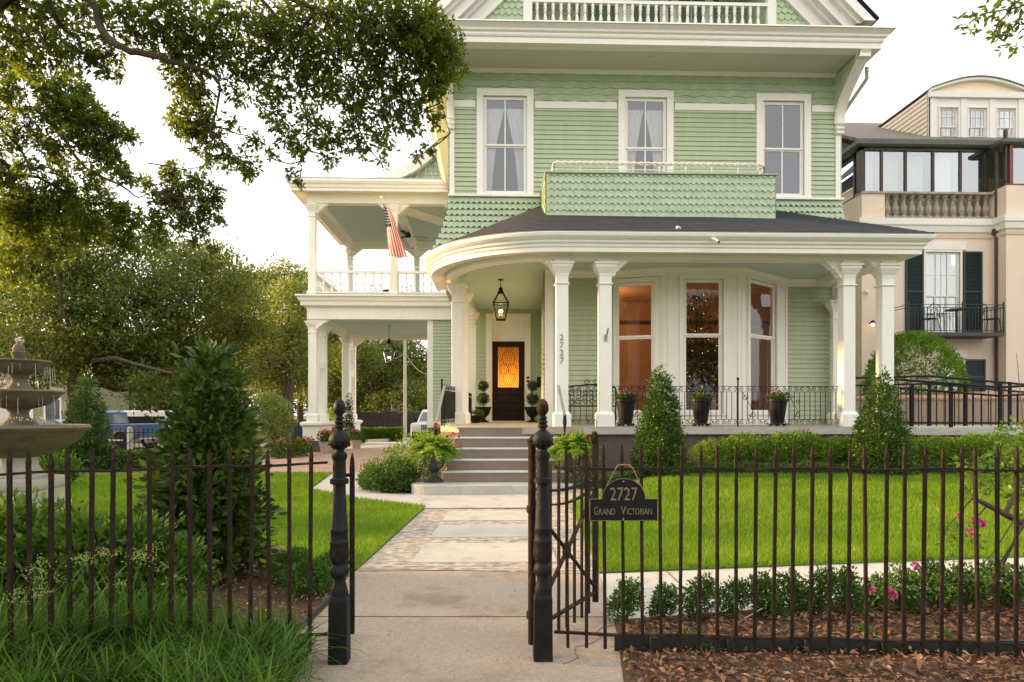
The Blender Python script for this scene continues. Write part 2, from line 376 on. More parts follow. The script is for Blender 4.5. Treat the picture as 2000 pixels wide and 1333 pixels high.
# ---- window maker (front wall) : casing with sash, panes, curtain as parts
def window(par, fr, u0, u1, z0, z1, cas, glass, mull=True, curtain=None, head=.02, meet=.5, depth=.12, blind=False, casmat=None, rail=.045, name='window'):
    casmat = casmat or M_wht
    b = MB(); c = cas
    fbox(b, fr, u0-c, u0, z0-.0, z1, -.02, .045); fbox(b, fr, u1, u1+c, z0-.0, z1, -.02, .045)
    fbox(b, fr, u0-c, u1+c, z1, z1+c*1.05, -.02, .052); fbox(b, fr, u0-c, u1+c, z0-c*.35, z0, -.02, .048)
    fbox(b, fr, u0, u0+.03, z0, z1, -depth, -.02); fbox(b, fr, u1-.03, u1, z0, z1, -depth, -.02); fbox(b, fr, u0+.03, u1-.03, z1-.03, z1, -depth, -.02)
    fbox(b, fr, u0, u1, z0, z0+.04, -depth, -.021)
    w = b.build(name, casmat, par)
    zm = z0+(z1-z0)*meet; s = MB(); r = rail; a0, a1 = u0+.03, u1-.03
    for zz0, zz1, ww in ((z0+.04, zm, -.062), (zm-.01, z1-.03, -.028)):
        fbox(s, fr, a0, a0+r, zz0, zz1, ww-.03, ww); fbox(s, fr, a1-r, a1, zz0, zz1, ww-.03, ww)
        fbox(s, fr, a0+r, a1-r, zz0, zz0+r*.9, ww-.03, ww-.001); fbox(s, fr, a0+r, a1-r, zz1-r*.9, zz1, ww-.03, ww-.001)
        if mull: fbox(s, fr, (a0+a1)/2-.014, (a0+a1)/2+.014, zz0+r*.9, zz1-r*.9, ww-.025, ww-.003)
    s.build('sash', casmat, w)
    for zz0, zz1, ww in ((z0+.04+r*.9, zm-r*.9, -.078), (zm-.01+r*.9, z1-.03-r*.9, -.044)):
        g = MB(); g.poly([fr.p(a0+r, zz0, ww), fr.p(a1-r, zz0, ww), fr.p(a1-r, zz1, ww), fr.p(a0+r, zz1, ww)]); g.build('pane', glass, w)
    if curtain:
        for sd in (-1, 1):
            k = MB(); nz, nu = 18, 22; um = (a0+a1)/2; vs = []
            for i in range(nz+1):
                t = i/nz; z = z1-.22-(z1-z0-.3)*t; wdt = ((a1-a0)/2)*(.98-curtain*t**.9-.10*math.sin(math.pi*t))
                for j in range(nu+1):
                    q = j/nu; u = (a0 if sd < 0 else a1)+(-sd)*wdt*q
                    vs.append(fr.p(u, z, -.17+.016*math.sin(q*46+sd)))
            k.add(vs, [(i*(nu+1)+j, i*(nu+1)+j+1, (i+1)*(nu+1)+j+1, (i+1)*(nu+1)+j) for i in range(nz) for j in range(nu)])
            k.build('curtain', M_cur, w, smooth=True)
    if blind:
        k = MB(); zt = zm-.05; z = z0+.06
        while z < zt: k.prism([fr.p(a0+.02, z, -.14), fr.p(a1-.02, z, -.14), fr.p(a1-.02, z+.018, -.165), fr.p(a0+.02, z+.018, -.165)], (0,0,.003)); z += .028
        k.build('blind', M_gray if False else mat('blue_grey_blind', (.30, .32, .36), .6), w)
    return w
# ---- second floor front wall
wins = []
for (gl, gr, gt, gb, cur) in ((949, 1024, 190, 376, .62), (1225, 1297, 193, 385, .55), (1494, 1565, 200, 381, None)):
    u0, zt = uz(gl-5, gt-2); u1, zb = uz(gr+5, gb+3); wins.append((u0, u1, zb, zt, cur))
holes = [(w[0], w[1], w[2], w[3]) for w in wins]
Z_SILL = uz(1250, 386)[1]; Z_B0 = uz(1100, 213)[1]; Z_B1 = uz(1100, 200)[1]; Z_SOF = 9.50
b = MB(); clap(b, FW, XL, XR, Z_SILL, Z_B0, holes); b.build('siding', M_sid, house)
b = MB(); backing(b, FW, XL, XR, 4.7, 9.9, holes)
b.box(XL, XL+.14, YW+.14, 27, 4.7, 9.9); b.box(XR-.14, XR, YW+.14, 27, 0, 9.9); b.build('wall', M_sid, house)
b = MB(); shingles(b, FW, XL, XR, Z_B1, 9.6, .2, .16, 'wave', ok=lambda u, z: not any(h[0]-.12 < u < h[1]+.12 and z < h[3]+.1 for h in holes)); b.build('shingle_band', M_shg, house)
b = MB()
pr = [XL+.05]+[x for w in wins for x in (w[0]-.19, w[1]+.19)]+[XR-.05]
for k in range(0, len(pr), 2): fbox(b, FW, pr[k], pr[k+1], Z_B0, Z_B1, -.01, .034)
for x0, x1 in ((XL-.0, XL+.115), (XR-.115, XR)): fbox(b, FW, x0, x1, Z_SILL, Z_B1+.02, -.01, .042)
fbox(b, FW, XL-.03, XR+.06, Z_SILL-.035, Z_SILL+.012, 0, .10)
b.build('wall_trim', M_wht, house)
for w in wins: window(house, FW, w[0], w[1], w[2], w[3], .155, G_up, True, w[4], blind=(w[4] is None))
flare = lambda z: .03+.26*max(0, (Z_SILL-.03-z)/1.15)**1.8
b = MB(); zz = Z_SILL-1.40
while zz < Z_SILL-.07:
    shingles(b, FW, XL-flare(zz+.05), XR+flare(zz+.05), zz, min(zz+.1499, Z_SILL-.03), .125, .15, 'notch', off=flare); zz += .15
FLs = Fr((XL, 27), (0, -1)); shingles(b, FLs, 0, 27-YW+.2, Z_SILL-1.40, Z_SILL-.05, .125, .15, 'notch', off=flare, ok=lambda u, z: u < 27-YW+.9*flare(z))
b.build('flared_shingle_skirt', M_shg, house)
# side walls clad
b = MB(); FLs = Fr((XL, 27), (0, -1)); clap(b, FLs, 0, 27-YW, Z_SILL, 9.55); b.build('siding', M_sid, house); b = MB()
FRs = Fr((XR, YW), (0, 1)); clap(b, FRs, 0, 27-YW, ZF, 9.55); b.build('siding', M_sid, house)
# ---- upper cornice
YE = 14.86; XEL = XL-.60; XER = WX(1722, YE)
ring = [(XEL, 27), (XEL, YE), (XER, YE), (XER, 27)]
ring = ring[::-1]       # travel so that outward is to the right
def outward(path, prof):  # make sure right of travel is outside
    return path, prof
b = MB()
zt = WZ(44, YE-.25)
prof = [(-.28, 9.50), (0, 9.50), (.0, 9.615), (.03, 9.63), (.045, 9.66), (.045, 9.70), (.09, 9.73), (.10, 9.77), (.12, 9.79), (.17, 9.83), (.205, 9.88), (.215, zt), (.19, zt+.015), (-.28, zt+.015)]
b.sweep([(XEL, 27), (XEL, YE), (XER, YE), (XER, 27)], prof); b.build('cornice', M_wht, house)
b = MB(); b.box(XEL+.02, XER-.02, YE+.02, YW+.05, 9.52, 9.58); b.box(XEL+.02, XL+.2, YW+.05, 27, 9.52, 9.58); b.box(XR-.2, XER-.02, YW+.05, 27, 9.52, 9.58)
b.build('soffit', M_sof, house)
b = MB(); b.sweep([(XL, 26), (XL, YW), (XR, YW), (XR, 26)], [(0, 9.44), (.05, 9.44), (.09, 9.50), (.10, 9.52), (0, 9.52)]); b.build('frieze_moulding', M_wht, house)
b = MB(); p = W(1267, 105, 15.6); b.lathe([(.075, 0), (.085, -.012), (.05, -.02)], (p[0], 15.45, 9.52), 20); b.build('recessed_light', M_sof, house)
# curved brackets at both corners
for xa, xb in ((WX(1624, YW)+.04, WX(1642, YW)+.06), (XL-.05, XL+.10)):
    zb = uz(1640, 245)[1]; n = 16; crv = []
    for k in range(n+1):
        t = k/n; crv.append((YW-.03-(1.14)*(t**2*(3-2*t))*(.35+.65*t), zb+(9.50-zb)*t**.9))
    b = MB(); b.prism([(xa+.03, YW+.05, zb)]+[(xa+.03, y, z) for y, z in crv]+[(xa+.03, YW+.05, 9.5)], (xb-xa-.06, 0, 0)); b.build('bracket_panel', M_shg, house)
    b = MB()
    for i in range(n):
        (y0, z0), (y1, z1) = crv[i], crv[i+1]
        for m_, (o0, o1, dx) in enumerate(((0, -.05, 0), (-.05, -.075, .03))):
            b.add([(xa+dx, y0+o0, z0), (xb-dx, y0+o0, z0), (xb-dx, y0+o1, z0), (xa+dx, y0+o1, z0), (xa+dx, y1+o0, z1), (xb-dx, y1+o0, z1), (xb-dx, y1+o1, z1), (xa+dx, y1+o1, z1)],
                  [(0,3,2,1),(4,5,6,7),(0,1,5,4),(1,2,6,5),(2,3,7,6),(3,0,4,7)])
    for k, zz in enumerate((zb-.02, zb-.14, zb-.25)): b.sqlathe([(.075, 0), (.095, .02), (.095, .05), (.075, .07)], ((xa+xb)/2, YW-.02, zz))
    b.box(xa, xb, YW-1.19, YW-1.0, 9.36, 9.498); b.build('curved_bracket', M_wht, house)
# drain elbow at right
b = MB(); b.tube([(XR+.35, YW-.55, 9.45), (XR+.38, YW-.5, 9.2), (XR+.2, YW+.1, 8.75), (XR+.10, YW+.2, 8.5), (XR+.10, YW+.2, 5.0)], .045, 10); b.build('downpipe', M_shg, house, True)
# ---- gable, balcony in gable
XC = (XL+XR)/2; YG = 15.95; zg0 = 10.42; hw = XER-XC-.12
gz = lambda x: zg0+(hw-abs(x-XC))*1.0-.55
FG = Fr((0, YG), (1, 0)); bx0 = WX(1031, YG); bx1 = WX(1506, YG); bz1 = 12.2
b = MB(); shingles(b, FG, XC-hw, XC+hw, zg0, zg0+hw, .15, .15, 'hex', ok=lambda u, z: z < gz(u)+.25 and not (bx0 < u < bx1 and z < bz1))
b.build('gable_shingles', M_shy, house)
b = MB()
for a, c, d, e in patches(XC-hw, XC+hw, zg0-.05, bz1, [(bx0, bx1, zg0-.05, bz1)]):
    pass
b.prism([(XC-hw+.3, YG+.01, zg0-.05), (bx0, YG+.01, zg0-.05), (bx0, YG+.01, min(bz1, gz(bx0))), (XC-hw+.35, YG+.01, zg0)], (0, .1, 0))
b.prism([(bx1, YG+.01, zg0-.05), (XC+hw-.3, YG+.01, zg0-.05), (XC+hw-.35, YG+.01, zg0), (bx1, YG+.01, min(bz1, gz(bx1)))], (0, .1, 0))
b.prism([(XC-2.6, YG+.01, bz1), (XC+2.6, YG+.01, bz1), (XC, YG+.01, zg0+hw-.3)], (0, .1, 0))
b.box(bx0-.1, bx0, YG+.1, YG+1.6, zg0, bz1); b.box(bx1, bx1+.1, YG+.1, YG+1.6, zg0, bz1)
b.build('gable_wall', M_shy, house)
b = MB(); dd0, dd1 = WX(1130, YG+1.6), WX(1395, YG+1.6)
FGb = Fr((0, YG+1.6), (1, 0)); shingles(b, FGb, bx0, bx1, zg0, bz1, .15, .15, 'hex', ok=lambda u, z: not (dd0-.1 < u < dd1+.1)); b.build('recess_shingles', M_shy, house)
b = MB(); b.box(bx0-.1, bx1+.1, YG+1.72, YG+1.8, zg0, bz1); b.box(bx0, bx1, YG+.02, YG+1.72, zg0-.06, zg0-.01); b.box(bx0, bx1, YG, YG+1.7, bz1, bz1+.1); b.build('balcony_floor_and_wall', M_shy, house)
for k in range(3):
    a0 = dd0+(dd1-dd0)*k/3; a1 = dd0+(dd1-dd0)*(k+1)/3
    window(house, FGb, a0+.16, a1-.16, zg0+.05, zg0+1.9, .12, G_nb, True, .3, depth=.1, name='attic_window')
b = MB(); b.box(bx0-.11, bx0+.10, YG-.04, YG+.12, zg0, bz1); b.box(bx1-.10, bx1+.11, YG-.04, YG+.12, zg0, bz1); b.build('balcony_post', M_wht, house)
bal = MB(); bal.lathe([(r_, z_*.56) for r_, z_ in [(.030, 0), (.042, .03), (.042, .16), (.022, .21), (.034, .32), (.046, .45), (.034, .57), (.022, .67), (.042, .73), (.024, .79), (.042, .89), (.034, .98), (.042, 1.04), (.042, 1.10)]], (0,0,0), 8)
pb = W(1035, 30, YG); x = bx0+.22; first = None
while x < bx1-.18:
    if first is None: first = bal.build('baluster', M_wht, house, True); first.location = (x, YG+.02, zg0)
    else: c = first.copy(); COL.objects.link(c); c.location = (x, YG+.02, zg0)
    x += .187
b = MB(); b.box(bx0+.1, bx1-.1, YG-.03, YG+.07, zg0+.616, zg0+.69); b.build('balcony_handrail', M_wht, house)
for sgn in (-1, 1):
    b = MB(); x0 = XC+sgn*(XER-XC+.14); zc = zg0-.02
    Lr = 5.4
    for (o0, o1, ya, yb) in ((0, .20, -.62, -.05), (.20, .27, -.50, -.05), (.27, .47, -.38, -.05), (.47, .54, -.22, -.05), (.54, .80, -.10, -.02)):
        pts = []
        for o, l in ((o0, 0), (o0, Lr), (o1, Lr), (o1, 0)):
            xx = x0-sgn*(o*1.35+l); zz = zc+l
            pts.append((xx, YG+ya, zz))
        b.prism(pts, (0, yb-ya, 0))
    b.build('rake_board', M_wht, house)
b = MB(); rx = XER-XC+.2; b.prism([(XC-rx, YG-.66, zg0), (XC, YG-.66, zg0+rx), (XC+rx, YG-.66, zg0), (XC+rx, YG-.66, zg0+.03), (XC, YG-.66, zg0+rx+.03), (XC-rx, YG-.66, zg0+.03)], (0, 11.5, 0)); b.build('roof', M_roof, house)
b = MB(); b.prism([(XEL-.15, YE-.10, 9.83), (XER+.15, YE-.10, 9.83), (XER+.1, YG, zg0-.25), (XEL-.1, YG, zg0-.25)], (0, 0, .03)); b.prism([(XER+.02, YG, 9.9), (XER+.02, 27, 9.9), (XER+.02, 27, zg0), (XER+.02, YG, zg0)], (.05, 0, 0)); b.prism([(XEL-.02, YG, 9.9), (XEL-.02, 27, 9.9), (XEL-.02, 27, zg0), (XEL-.02, YG, zg0)], (.05, 0, 0)); b.build('pent_roof', M_roof, house)
# ---- rooms behind glass
b = MB(); 
b.box(XL+.2, XR-.2, YW+2.6, YW+2.7, 5.6, 9.5); b.box(XL+.2, XR-.2, YW+.15, YW+2.6, 5.6, 5.68); b.box(XL+.2, XR-.2, YW+.15, YW+2.6, 9.3, 9.4)
for x in (XL+.2, 2.2, 5.2, XR-.3): b.box(x, x+.1, YW+.15, YW+2.6, 5.68, 9.3)
b.build('upper_room_walls', M_drk, house)
# ================================================================ FIRST FLOOR
XA0 = WX(1078, 15.25); XA1 = WX(1195, 15.3)
bay = [(XA1, 15.3), (WX(1303, 14.88), 14.88), (WX(1448, 14.88), 14.88), (WX(1537, YW), YW)]
b = MB(); FA = Fr((0, 15.25), (1, 0)); clap(b, FA, XA0-.05, XA1+.02, ZF, ZC); b.build('siding', M_sid, house); b = MB()
FB = Fr((0, YW), (1, 0)); clap(b, FB, bay[3][0]-.02, XR, ZF, ZC)
b.build('siding', M_sid, house)
b = MB(); backing(b, FA, XA0-.05, XA1+.02, 0.2, ZC+.1); backing(b, FB, bay[3][0]-.02, XR, .2, ZC+.1); b.build('wall', M_sid, house)
b = MB(); fbox(b, FA, XA0-.16, XA0+.03, ZF, ZC, -.15, .05); b.build('corner_board', M_wht, house)
b = MB(); fbox(b, FB, XR-.20, XR+.04, ZF, ZC, -.05, .10); b.build('corner_board', M_wht, house)
# entry recess
XE0 = XA0-.16; DW = 21.0; xe1 = WX(1057, DW)
FE = Fr((xe1, DW), (XE0-xe1, 15.3-DW)); b = MB(); clap(b, FE, 0, FE.L, ZF, ZC)
FD = Fr((0, DW), (1, 0)); dx0, dx1 = WX(962, DW), WX(1024, DW); dz1 = WZ(667, DW, 990)
tz0 = WZ(660, DW, 990); tz1 = WZ(620, DW, 990); cx0, cx1 = WX(949, DW), WX(1036, DW)
clap(b, FD, WX(905, DW), cx0, ZF, ZC+.1); clap(b, FD, cx1, xe1+.05, ZF, ZC+.1); clap(b, FD, cx0, cx1, WZ(612, DW, 990), ZC+.1); b.build('siding', M_sid, house)
b = MB(); fbox(b, FD, WX(905, DW), cx0+.02, ZF, ZC+.1, -.3, -.14); fbox(b, FD, cx1-.02, xe1+.1, ZF, ZC+.1, -.3, -.14); fbox(b, FD, cx0+.02, cx1-.02, WZ(612, DW, 990), ZC+.1, -.3, -.001); fbox(b, FE, 0, FE.L, ZF, ZC+.1, -.1, -.001); 
fbox(b, FD, WX(905, DW), cx0, ZF, ZC+.1, -.14, -.001); fbox(b, FD, cx1, xe1+.1, ZF, ZC+.1, -.14, -.001)
b.build('wall', M_sid, house)
b = MB(); zf = WZ(613, DW, 990)
fbox(b, FD, cx0, dx0-.02, ZF, zf, -.10, .05); fbox(b, FD, dx1+.02, cx1, ZF, zf, -.10, .05); fbox(b, FD, dx0-.02, dx1+.02, zf-.12, zf, -.10, .05)
fbox(b, FD, dx0-.02, dx1+.02, dz1, dz1+.07, -.10, .03); fbox(b, FD, dx0-.02, dx1+.02, dz1+.07, zf-.12, -.12, -.06)
fbox(b, FD, dx0-.02, dx1+.02, ZF, ZF+.03, -.12, .06)
dfr = b.build('door_frame', M_wht, house)
b = MB(); gx0, gx1 = dx0+.17, dx1-.17; gz0, gz1 = WZ(757, DW, 990), WZ(678, DW, 990)
fbox(b, FD, dx0, gx0, ZF+.03, dz1, -.09, -.05); fbox(b, FD, gx1, dx1, ZF+.03, dz1, -.09, -.05)
fbox(b, FD, gx0, gx1, gz1, dz1, -.09, -.05); fbox(b, FD, gx0, gx1, ZF+.03, gz0, -.09, -.05)
for k in range(4):
    z0 = ZF+.14+k*.235; fbox(b, FD, dx0+.12, dx1-.12, z0, z0+.19, -.05, -.032)
door = b.build('door', M_door, house, bevel=.006)
if True:
    m, nt, N, L = _nodes('amber_door_glass'); out = N('ShaderNodeOutputMaterial'); tr = N('ShaderNodeBsdfTranslucent'); tr.inputs[0].default_value = (1, .42, .06, 1)
    gl = N('ShaderNodeBsdfGlossy'); gl.inputs[0].default_value = (.6, .6, .6, 1); gl.inputs['Roughness'].default_value = .15
    mx = N('ShaderNodeMixShader'); mx.inputs[0].default_value = .06; L(tr.outputs[0], mx.inputs[1]); L(gl.outputs[0], mx.inputs[2]); L(mx.outputs[0], out.inputs[0]); M_amb = m
b = MB(); b.poly([FD.p(gx0, gz0, -.07), FD.p(gx1, gz0, -.07), FD.p(gx1, gz1, -.07), FD.p(gx0, gz1, -.07)]); b.build('glass', M_amb, door)
b = MB(); n = 5; gw = gx1-gx0; gh = gz1-gz0; arcs = []
for k in range(-n, n+1):
    for sg in (-1, 1):
        pts = []
        for j in range(15):
            t = j/14; u = (k/n+sg*(t-.5)*1.5)*.5+.5+.05*math.sin(t*9); 
            if .02 < u < .98: pts.append(FD.p(gx0+gw*u, gz0+gh*t, -.063))
        if len(pts) > 1: b.tube(pts, .0045, 4)
for cxx, czz, rr in ((.5, .22, .30), (.3, .45, .24), (.7, .45, .24), (.5, .72, .34), (.5, .5, .16)):
    b.tube([FD.p(gx0+gw*(cxx+rr*math.cos(a*.3142)*.9), gz0+gh*(czz+rr*.55*math.sin(a*.3142)), -.063) for a in range(21)], .005, 4)
b.build('leaded_came', M_blk, door)
b = MB(); p = W(1019, 748, DW-.06); b.lathe([(.0, 0), (.03, .01), (.03, .04), (0, .05)], (dx1-.07, DW+.04, 2.1), 10); b.box(dx1-.09, dx1-.05, DW-.0, DW+.05, 1.98, 2.3); b.build('handle', M_blk, door)
b = MB(); 
for py in (738, 745): p = W(1031, py, DW-.07); b.lathe([(0, -.035), (.04, -.02), (.045, 0), (.04, .02), (0, .035)], p, 10)
b.build('doorbell', M_blk, dfr)
lg = bpy.data.lights.new('hall_lamp', 'POINT'); lg.energy = 13; lg.color = (1, .62, .25); lg.shadow_soft_size = .12
lo = bpy.data.objects.new('hall_lamp', lg); COL.objects.link(lo); lo.location = ((dx0+dx1)/2, DW+.55, gz0+.18)
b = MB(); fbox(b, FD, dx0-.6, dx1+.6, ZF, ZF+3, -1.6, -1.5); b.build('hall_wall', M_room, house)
# bay window
def frm(a, c): return Fr(a, (c[0]-a[0], c[1]-a[1]))
b = MB(); facets = []
glassx = ((1204, 1274), (1337, 1408), (1464, 1513))
baywins = []
for k in range(3):
    fr = frm(bay[k], bay[k+1]); (xa, ya), (xb, yb) = bay[k], bay[k+1]
    def solve(px):
        lo_, hi_ = 0., 1.
        for _ in range(40):
            mid = (lo_+hi_)/2; X = xa+(xb-xa)*mid; Y = ya+(yb-ya)*mid
            xc = X*CA-Y*SA; tc = X*SA+Y*CA; q = 1000+F*xc/tc
            if q < px: lo_ = mid
            else: hi_ = mid
        return lo_*fr.L
    u0, u1 = solve(glassx[k][0])-.03, solve(glassx[k][1])+.05
    tc_ = (xa+xb)/2*SA+(ya+yb)/2*CA; z1 = EYE+(HZ-(550 if k == 1 else 556))/F*tc_+.05; z0 = EYE+(HZ-806)/F*tc_-.03
    baywins.append((fr, u0, u1, max(z0, ZF+.22), z1))
    z0 = max(z0, ZF+.22)
    for a, c, d, e in patches(0, fr.L, ZF, ZC, [(u0, u1, z0, z1)]): fbox(b, fr, a, c, d, e, -.12, 0)
    facets.append(fr)
    fbox(b, fr, -.0, .09, ZF, ZC-.06, .001, .022); fbox(b, fr, fr.L-.09, fr.L, ZF, ZC-.06, .001, .022)
    fbox(b, fr, .09, fr.L-.09, ZF, ZF+.16, .001, .02)
b.build('bay_wall', M_wht, house)
for fr, u0, u1, z0, z1 in baywins:
    window(house, fr, u0, u1, z0, z1, .085, G_bay, False, None, meet=.585, name='bay_window', rail=.05)
# crown moulding under ceiling
b = MB()
pth = [(XR, YW), (bay[3][0], YW), bay[2], bay[1], (XA1, 15.27), (XA0-.16, 15.25)]
b.sweep(pth[::-1], [(0, ZC-.17), (.03, ZC-.17), (.05, ZC-.09), (.11, ZC-.02), (.11, ZC+.0), (0, ZC+.0)]); b.build('crown_moulding', M_wht, house)
# warm room behind the bay
b = MB(); rx0, rx1 = 1.85, XR-.15
b.box(rx0, rx1, 19.3, 19.4, ZF, ZC); b.box(rx0-.1, rx0, 15.45, 19.3, ZF+.01, ZC-.01); b.box(rx1, rx1+.1, 16.3, 19.3, ZF, ZC); b.box(rx0, rx1, 16.25, 19.3, ZC-.02, ZC+.06); b.box(rx0, rx1, 16.25, 19.3, ZF-.06, ZF+.01)
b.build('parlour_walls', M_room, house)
b = MB(); b.box(rx0+1.0, rx0+1.6, 19.2, 19.29, ZF, 3.9); b.box(rx0, rx1, 19.22, 19.29, 3.95, 4.05); b.box(5.4, 6.6, 19.2, 19.29, 1.9, 3.4); b.build('parlour_panelling', mat('dark_walnut', (.07, .022, .01), .4), house)
for nm, loc, en in (('parlour_lamp', (3.0, 17.6, 3.9), 26), ('parlour_lamp', (6.2, 17.4, 3.0), 5)):
    lg = bpy.data.lights.new(nm, 'POINT'); lg.energy = en; lg.color = (1, .66, .38); lg.shadow_soft_size = .2
    lo = bpy.data.objects.new(nm, lg); COL.objects.link(lo); lo.location = loc
# ---- porch structure: floor, beam, eave, roof
CX, CY, RB = 1.35, 15.7, 2.25; YB = CY-RB; XEb = WX(1730, YB)
def arc(r, a0=270, a1=180, n=24):
    return [(CX+r*math.cos(R(a0+(a1-a0)*k/n)), CY+r*math.sin(R(a0+(a1-a0)*k/n))) for k in range(n+1)]
bpath = [(XEb, YW), (XEb, YB)]+arc(RB)+[(CX-RB+.03, 17.2), (WX(923, 20.6), DW)]
def right_side(path): return path
b = MB(); b.sweep(bpath, [(-.13, ZB0), (.13, ZB0), (.13, ZC+.02), (-.13, ZC+.02)]); b.build('porch_beam', M_wht, house)
epath = [(XEb, YW), (XEb, YB)]+arc(RB)+[(CX-RB+.0, 17.3)]
zt2 = 4.85
prof = [(.13, 4.545), (.45, 4.515), (.45, 4.60), (.475, 4.61), (.485, 4.66), (.52, 4.68), (.53, 4.72), (.57, 4.75), (.61, 4.79), (.625, 4.84), (.625, zt2), (.58, zt2+.02), (.13, zt2)]
b = MB(); b.sweep(epath[::-1], prof); b.build('porch_eave', M_wht, house)
b = MB(); b.sweep(epath[::-1], [(.57, zt2+.021), (.60, zt2+.022), (.60, zt2+.034), (.57, zt2+.034)]); b.build('drip_edge', M_gray, house)
PK = (WX(1062, YW), YW, 6.35); PR = (WX(1513, YW), YW, 6.27)
b = MB(); e = [(XEb+.6, YW+.05), (XEb+.6, YB-.6)]+arc(RB+.6)+[(CX-RB-.6, 16.1)]
ze = zt2+.035; L3 = lambda p: (p[0], p[1], ze)
pt = MB()
b.poly([L3(e[1]), L3(e[0]), PR]); b.poly([L3(e[1]), PR, PK, L3(e[2])])
for i in range(2, len(e)-1): b.poly([L3(e[i]), PK, L3(e[i+1])])
rfo = b.build('porch_roof', M_roof, house)
# subdivide roof rows of shingles: slightly proud courses
b = MB(); nrow = 22
def lerp(a, c, t): return tuple(a[i]+(c[i]-a[i])*t for i in range(3))
for k in range(nrow):
    t0, t1 = k/nrow, (k+1)/nrow
    def strip(A, P_, Bq, Q):
        a0 = lerp(A, P_, t0); a1 = lerp(A, P_, t1); c0 = lerp(Bq, Q, t0); c1 = lerp(Bq, Q, t1)
        u = lambda p, h: (p[0], p[1], p[2]+h)
        b.add([u(a0, .004), u(c0, .004), u(c0, .014), u(a0, .014), u(c1, .006), u(a1, .006)], [(0,1,2,3), (3,2,4,5)])
    strip(L3(e[1]), PR, L3(e[2]), PK)
    for i in range(2, len(e)-1): strip(L3(e[i]), PK, L3(e[i+1]), PK)
    strip(L3(e[0]), PR, L3(e[1]), PR)
b.build('roof_shingle_courses', M_roof, rfo)
b = MB(); cp = [(XEb, YW)]+[(XEb, YB)]+arc(RB)+[(CX-RB, 16.9), (WX(923, 20.6), DW)]
pl = [(XEb, YB, ZC), (XEb, YW+.1, ZC), (xe1+.1, YW+.1, ZC), (xe1+.1, DW+.1, ZC), (WX(915, DW), DW+.1, ZC), (CX-RB, 17.2, ZC)]+[(x, y, ZC) for x, y in arc(RB)[::-1]]
b.prism(pl, (0, 0, .06)); b.build('porch_ceiling', M_cei, house)
RFl = RB+.24
fl = [(XEb+.45, YB-.24, 0), (XEb+.45, YW, 0), (xe1+.3, YW, 0), (xe1+.3, DW+.3, 0), (WX(905, DW), DW+.3, 0), (CX-RFl+.2, 17.2, 0)]+[(x, y, 0) for x, y in arc(RFl)[::-1]]
b = MB(); b.prism([(p[0], p[1], ZF-.14) for p in fl], (0, 0, .14)); b.build('porch_floor', M_pfl, house)
b = MB(); b.prism([(p[0]*1, p[1]+.06, -.1) for p in fl], (0, 0, ZF-.04)); b.build('porch_base', M_base, house)
# curb cap lighter
b = MB(); b.sweep([(WX(1140, 13.2), YB-.24), (XEb+.45, YB-.24), (XEb+.45, YW)], [(.005, ZF-.145), (.02, ZF-.145), (.02, ZF-.015), (.005, ZF-.015)]); b.build('floor_edge', M_con, house)
# steps
lx0, lx1 = T(800, 948, 11.8)[0], T(1192, 948, 11.8)[0]
b = MB(); LT = .185; pts = []
r = .35; y0 = T(1000, 948, 11.76)[1]
for cxx, cyy, a0 in ((lx0+r, y0+r, 180), (lx1-r, y0+r, 270)):
    for k in range(7): a = R(a0+15*k); pts.append((cxx+r*math.cos(a), cyy+r*math.sin(a), 0))
pts += [(lx1, 13.2, 0), (lx0, 13.2, 0)]
b.prism([(p[0], p[1], -.05) for p in pts], (0, 0, LT+.05)); land = b.build('landing_slab', M_con, house, bevel=.015)
for k in range(5):
    t = 12.28+.262*k; zz = LT+.195*(k+1); xa = T(866+7.5*k, 900, t)[0]; xb = T(1128-7.5*k, 900, t)[0]; yy = T(1000, 900, t)[1]
    b = MB(); b.box(xa, xb, yy, yy+.262 if k < 4 else yy+.1, LT-.0, zz-.03); st = b.build('step', M_ris, house)
    if k < 4: b = MB(); b.box(xa-.01, xb+.01, yy-.018, yy+.262, zz-.03, zz); b.build('tread', M_step, st, bevel=.008)
    else: b = MB(); b.box(xa-.01, xb+.01, yy-.018, yy+.35, zz-.03, zz+.001); b.build('tread', M_pfl, st)
# ---- columns
def column(par, x, y, zb, zt, w=.24, rot=0.0, base=.30, name='column'):
    b = MB(); h = w/2
    b.sqlathe([(h, 0), (h, zt-zb-.62)], (x, y, zb+base), rot)
    b.sqlathe([(h+.004, 0), (h+.03, .008), (h+.03, .028), (h+.004, .036)], (x, y, zt-.50), rot)
    o = b.build(name, M_wht, par, bevel=.006)
    b = MB(); b.sqlathe([(h+.05, 0), (h+.05, base-.06), (h+.035, base-.035), (h+.006, base)], (x, y, zb), rot); b.build('base', M_wht, o, bevel=.005)
    b = MB(); z = zt-.32; b.sqlathe([(h-.002, -.16), (h+.002, 0), (h+.012, .0), (h+.012, .03), (h+.05, .10), (h+.085, .16), (h+.085, .20), (h+.11, .215), (h+.11, .255), (h+.03, .26), (h+.03, .325)], (x, y, z), rot); b.build('capital', M_wht, o)
    return o
def bracket(par, x, y, zt, dx, dy, L=.36, H=.34, th=.12):
    "scroll bracket under the beam leaving the column in direction dx,dy"
    pts = []
    outl = [(0, 0), (1, 0), (.96, -.10), (.84, -.14), (.80, -.26), (.66, -.30), (.60, -.44), (.44, -.50), (.40, -.66), (.24, -.72), (.20, -.88), (.08, -1), (0, -1)]
    nx, ny = -dy, dx
    for a, c in outl: pts.append((x+dx*a*L-nx*th/2, y+dy*a*L-ny*th/2, zt+c*H))
    b = MB(); b.prism(pts, (nx*th, ny*th, 0)); return b.build('scroll_bracket', M_wht, par)
yb = YB
cols = [(1097, 1), (1181, 1), (1653, 1), (1728, 1)]
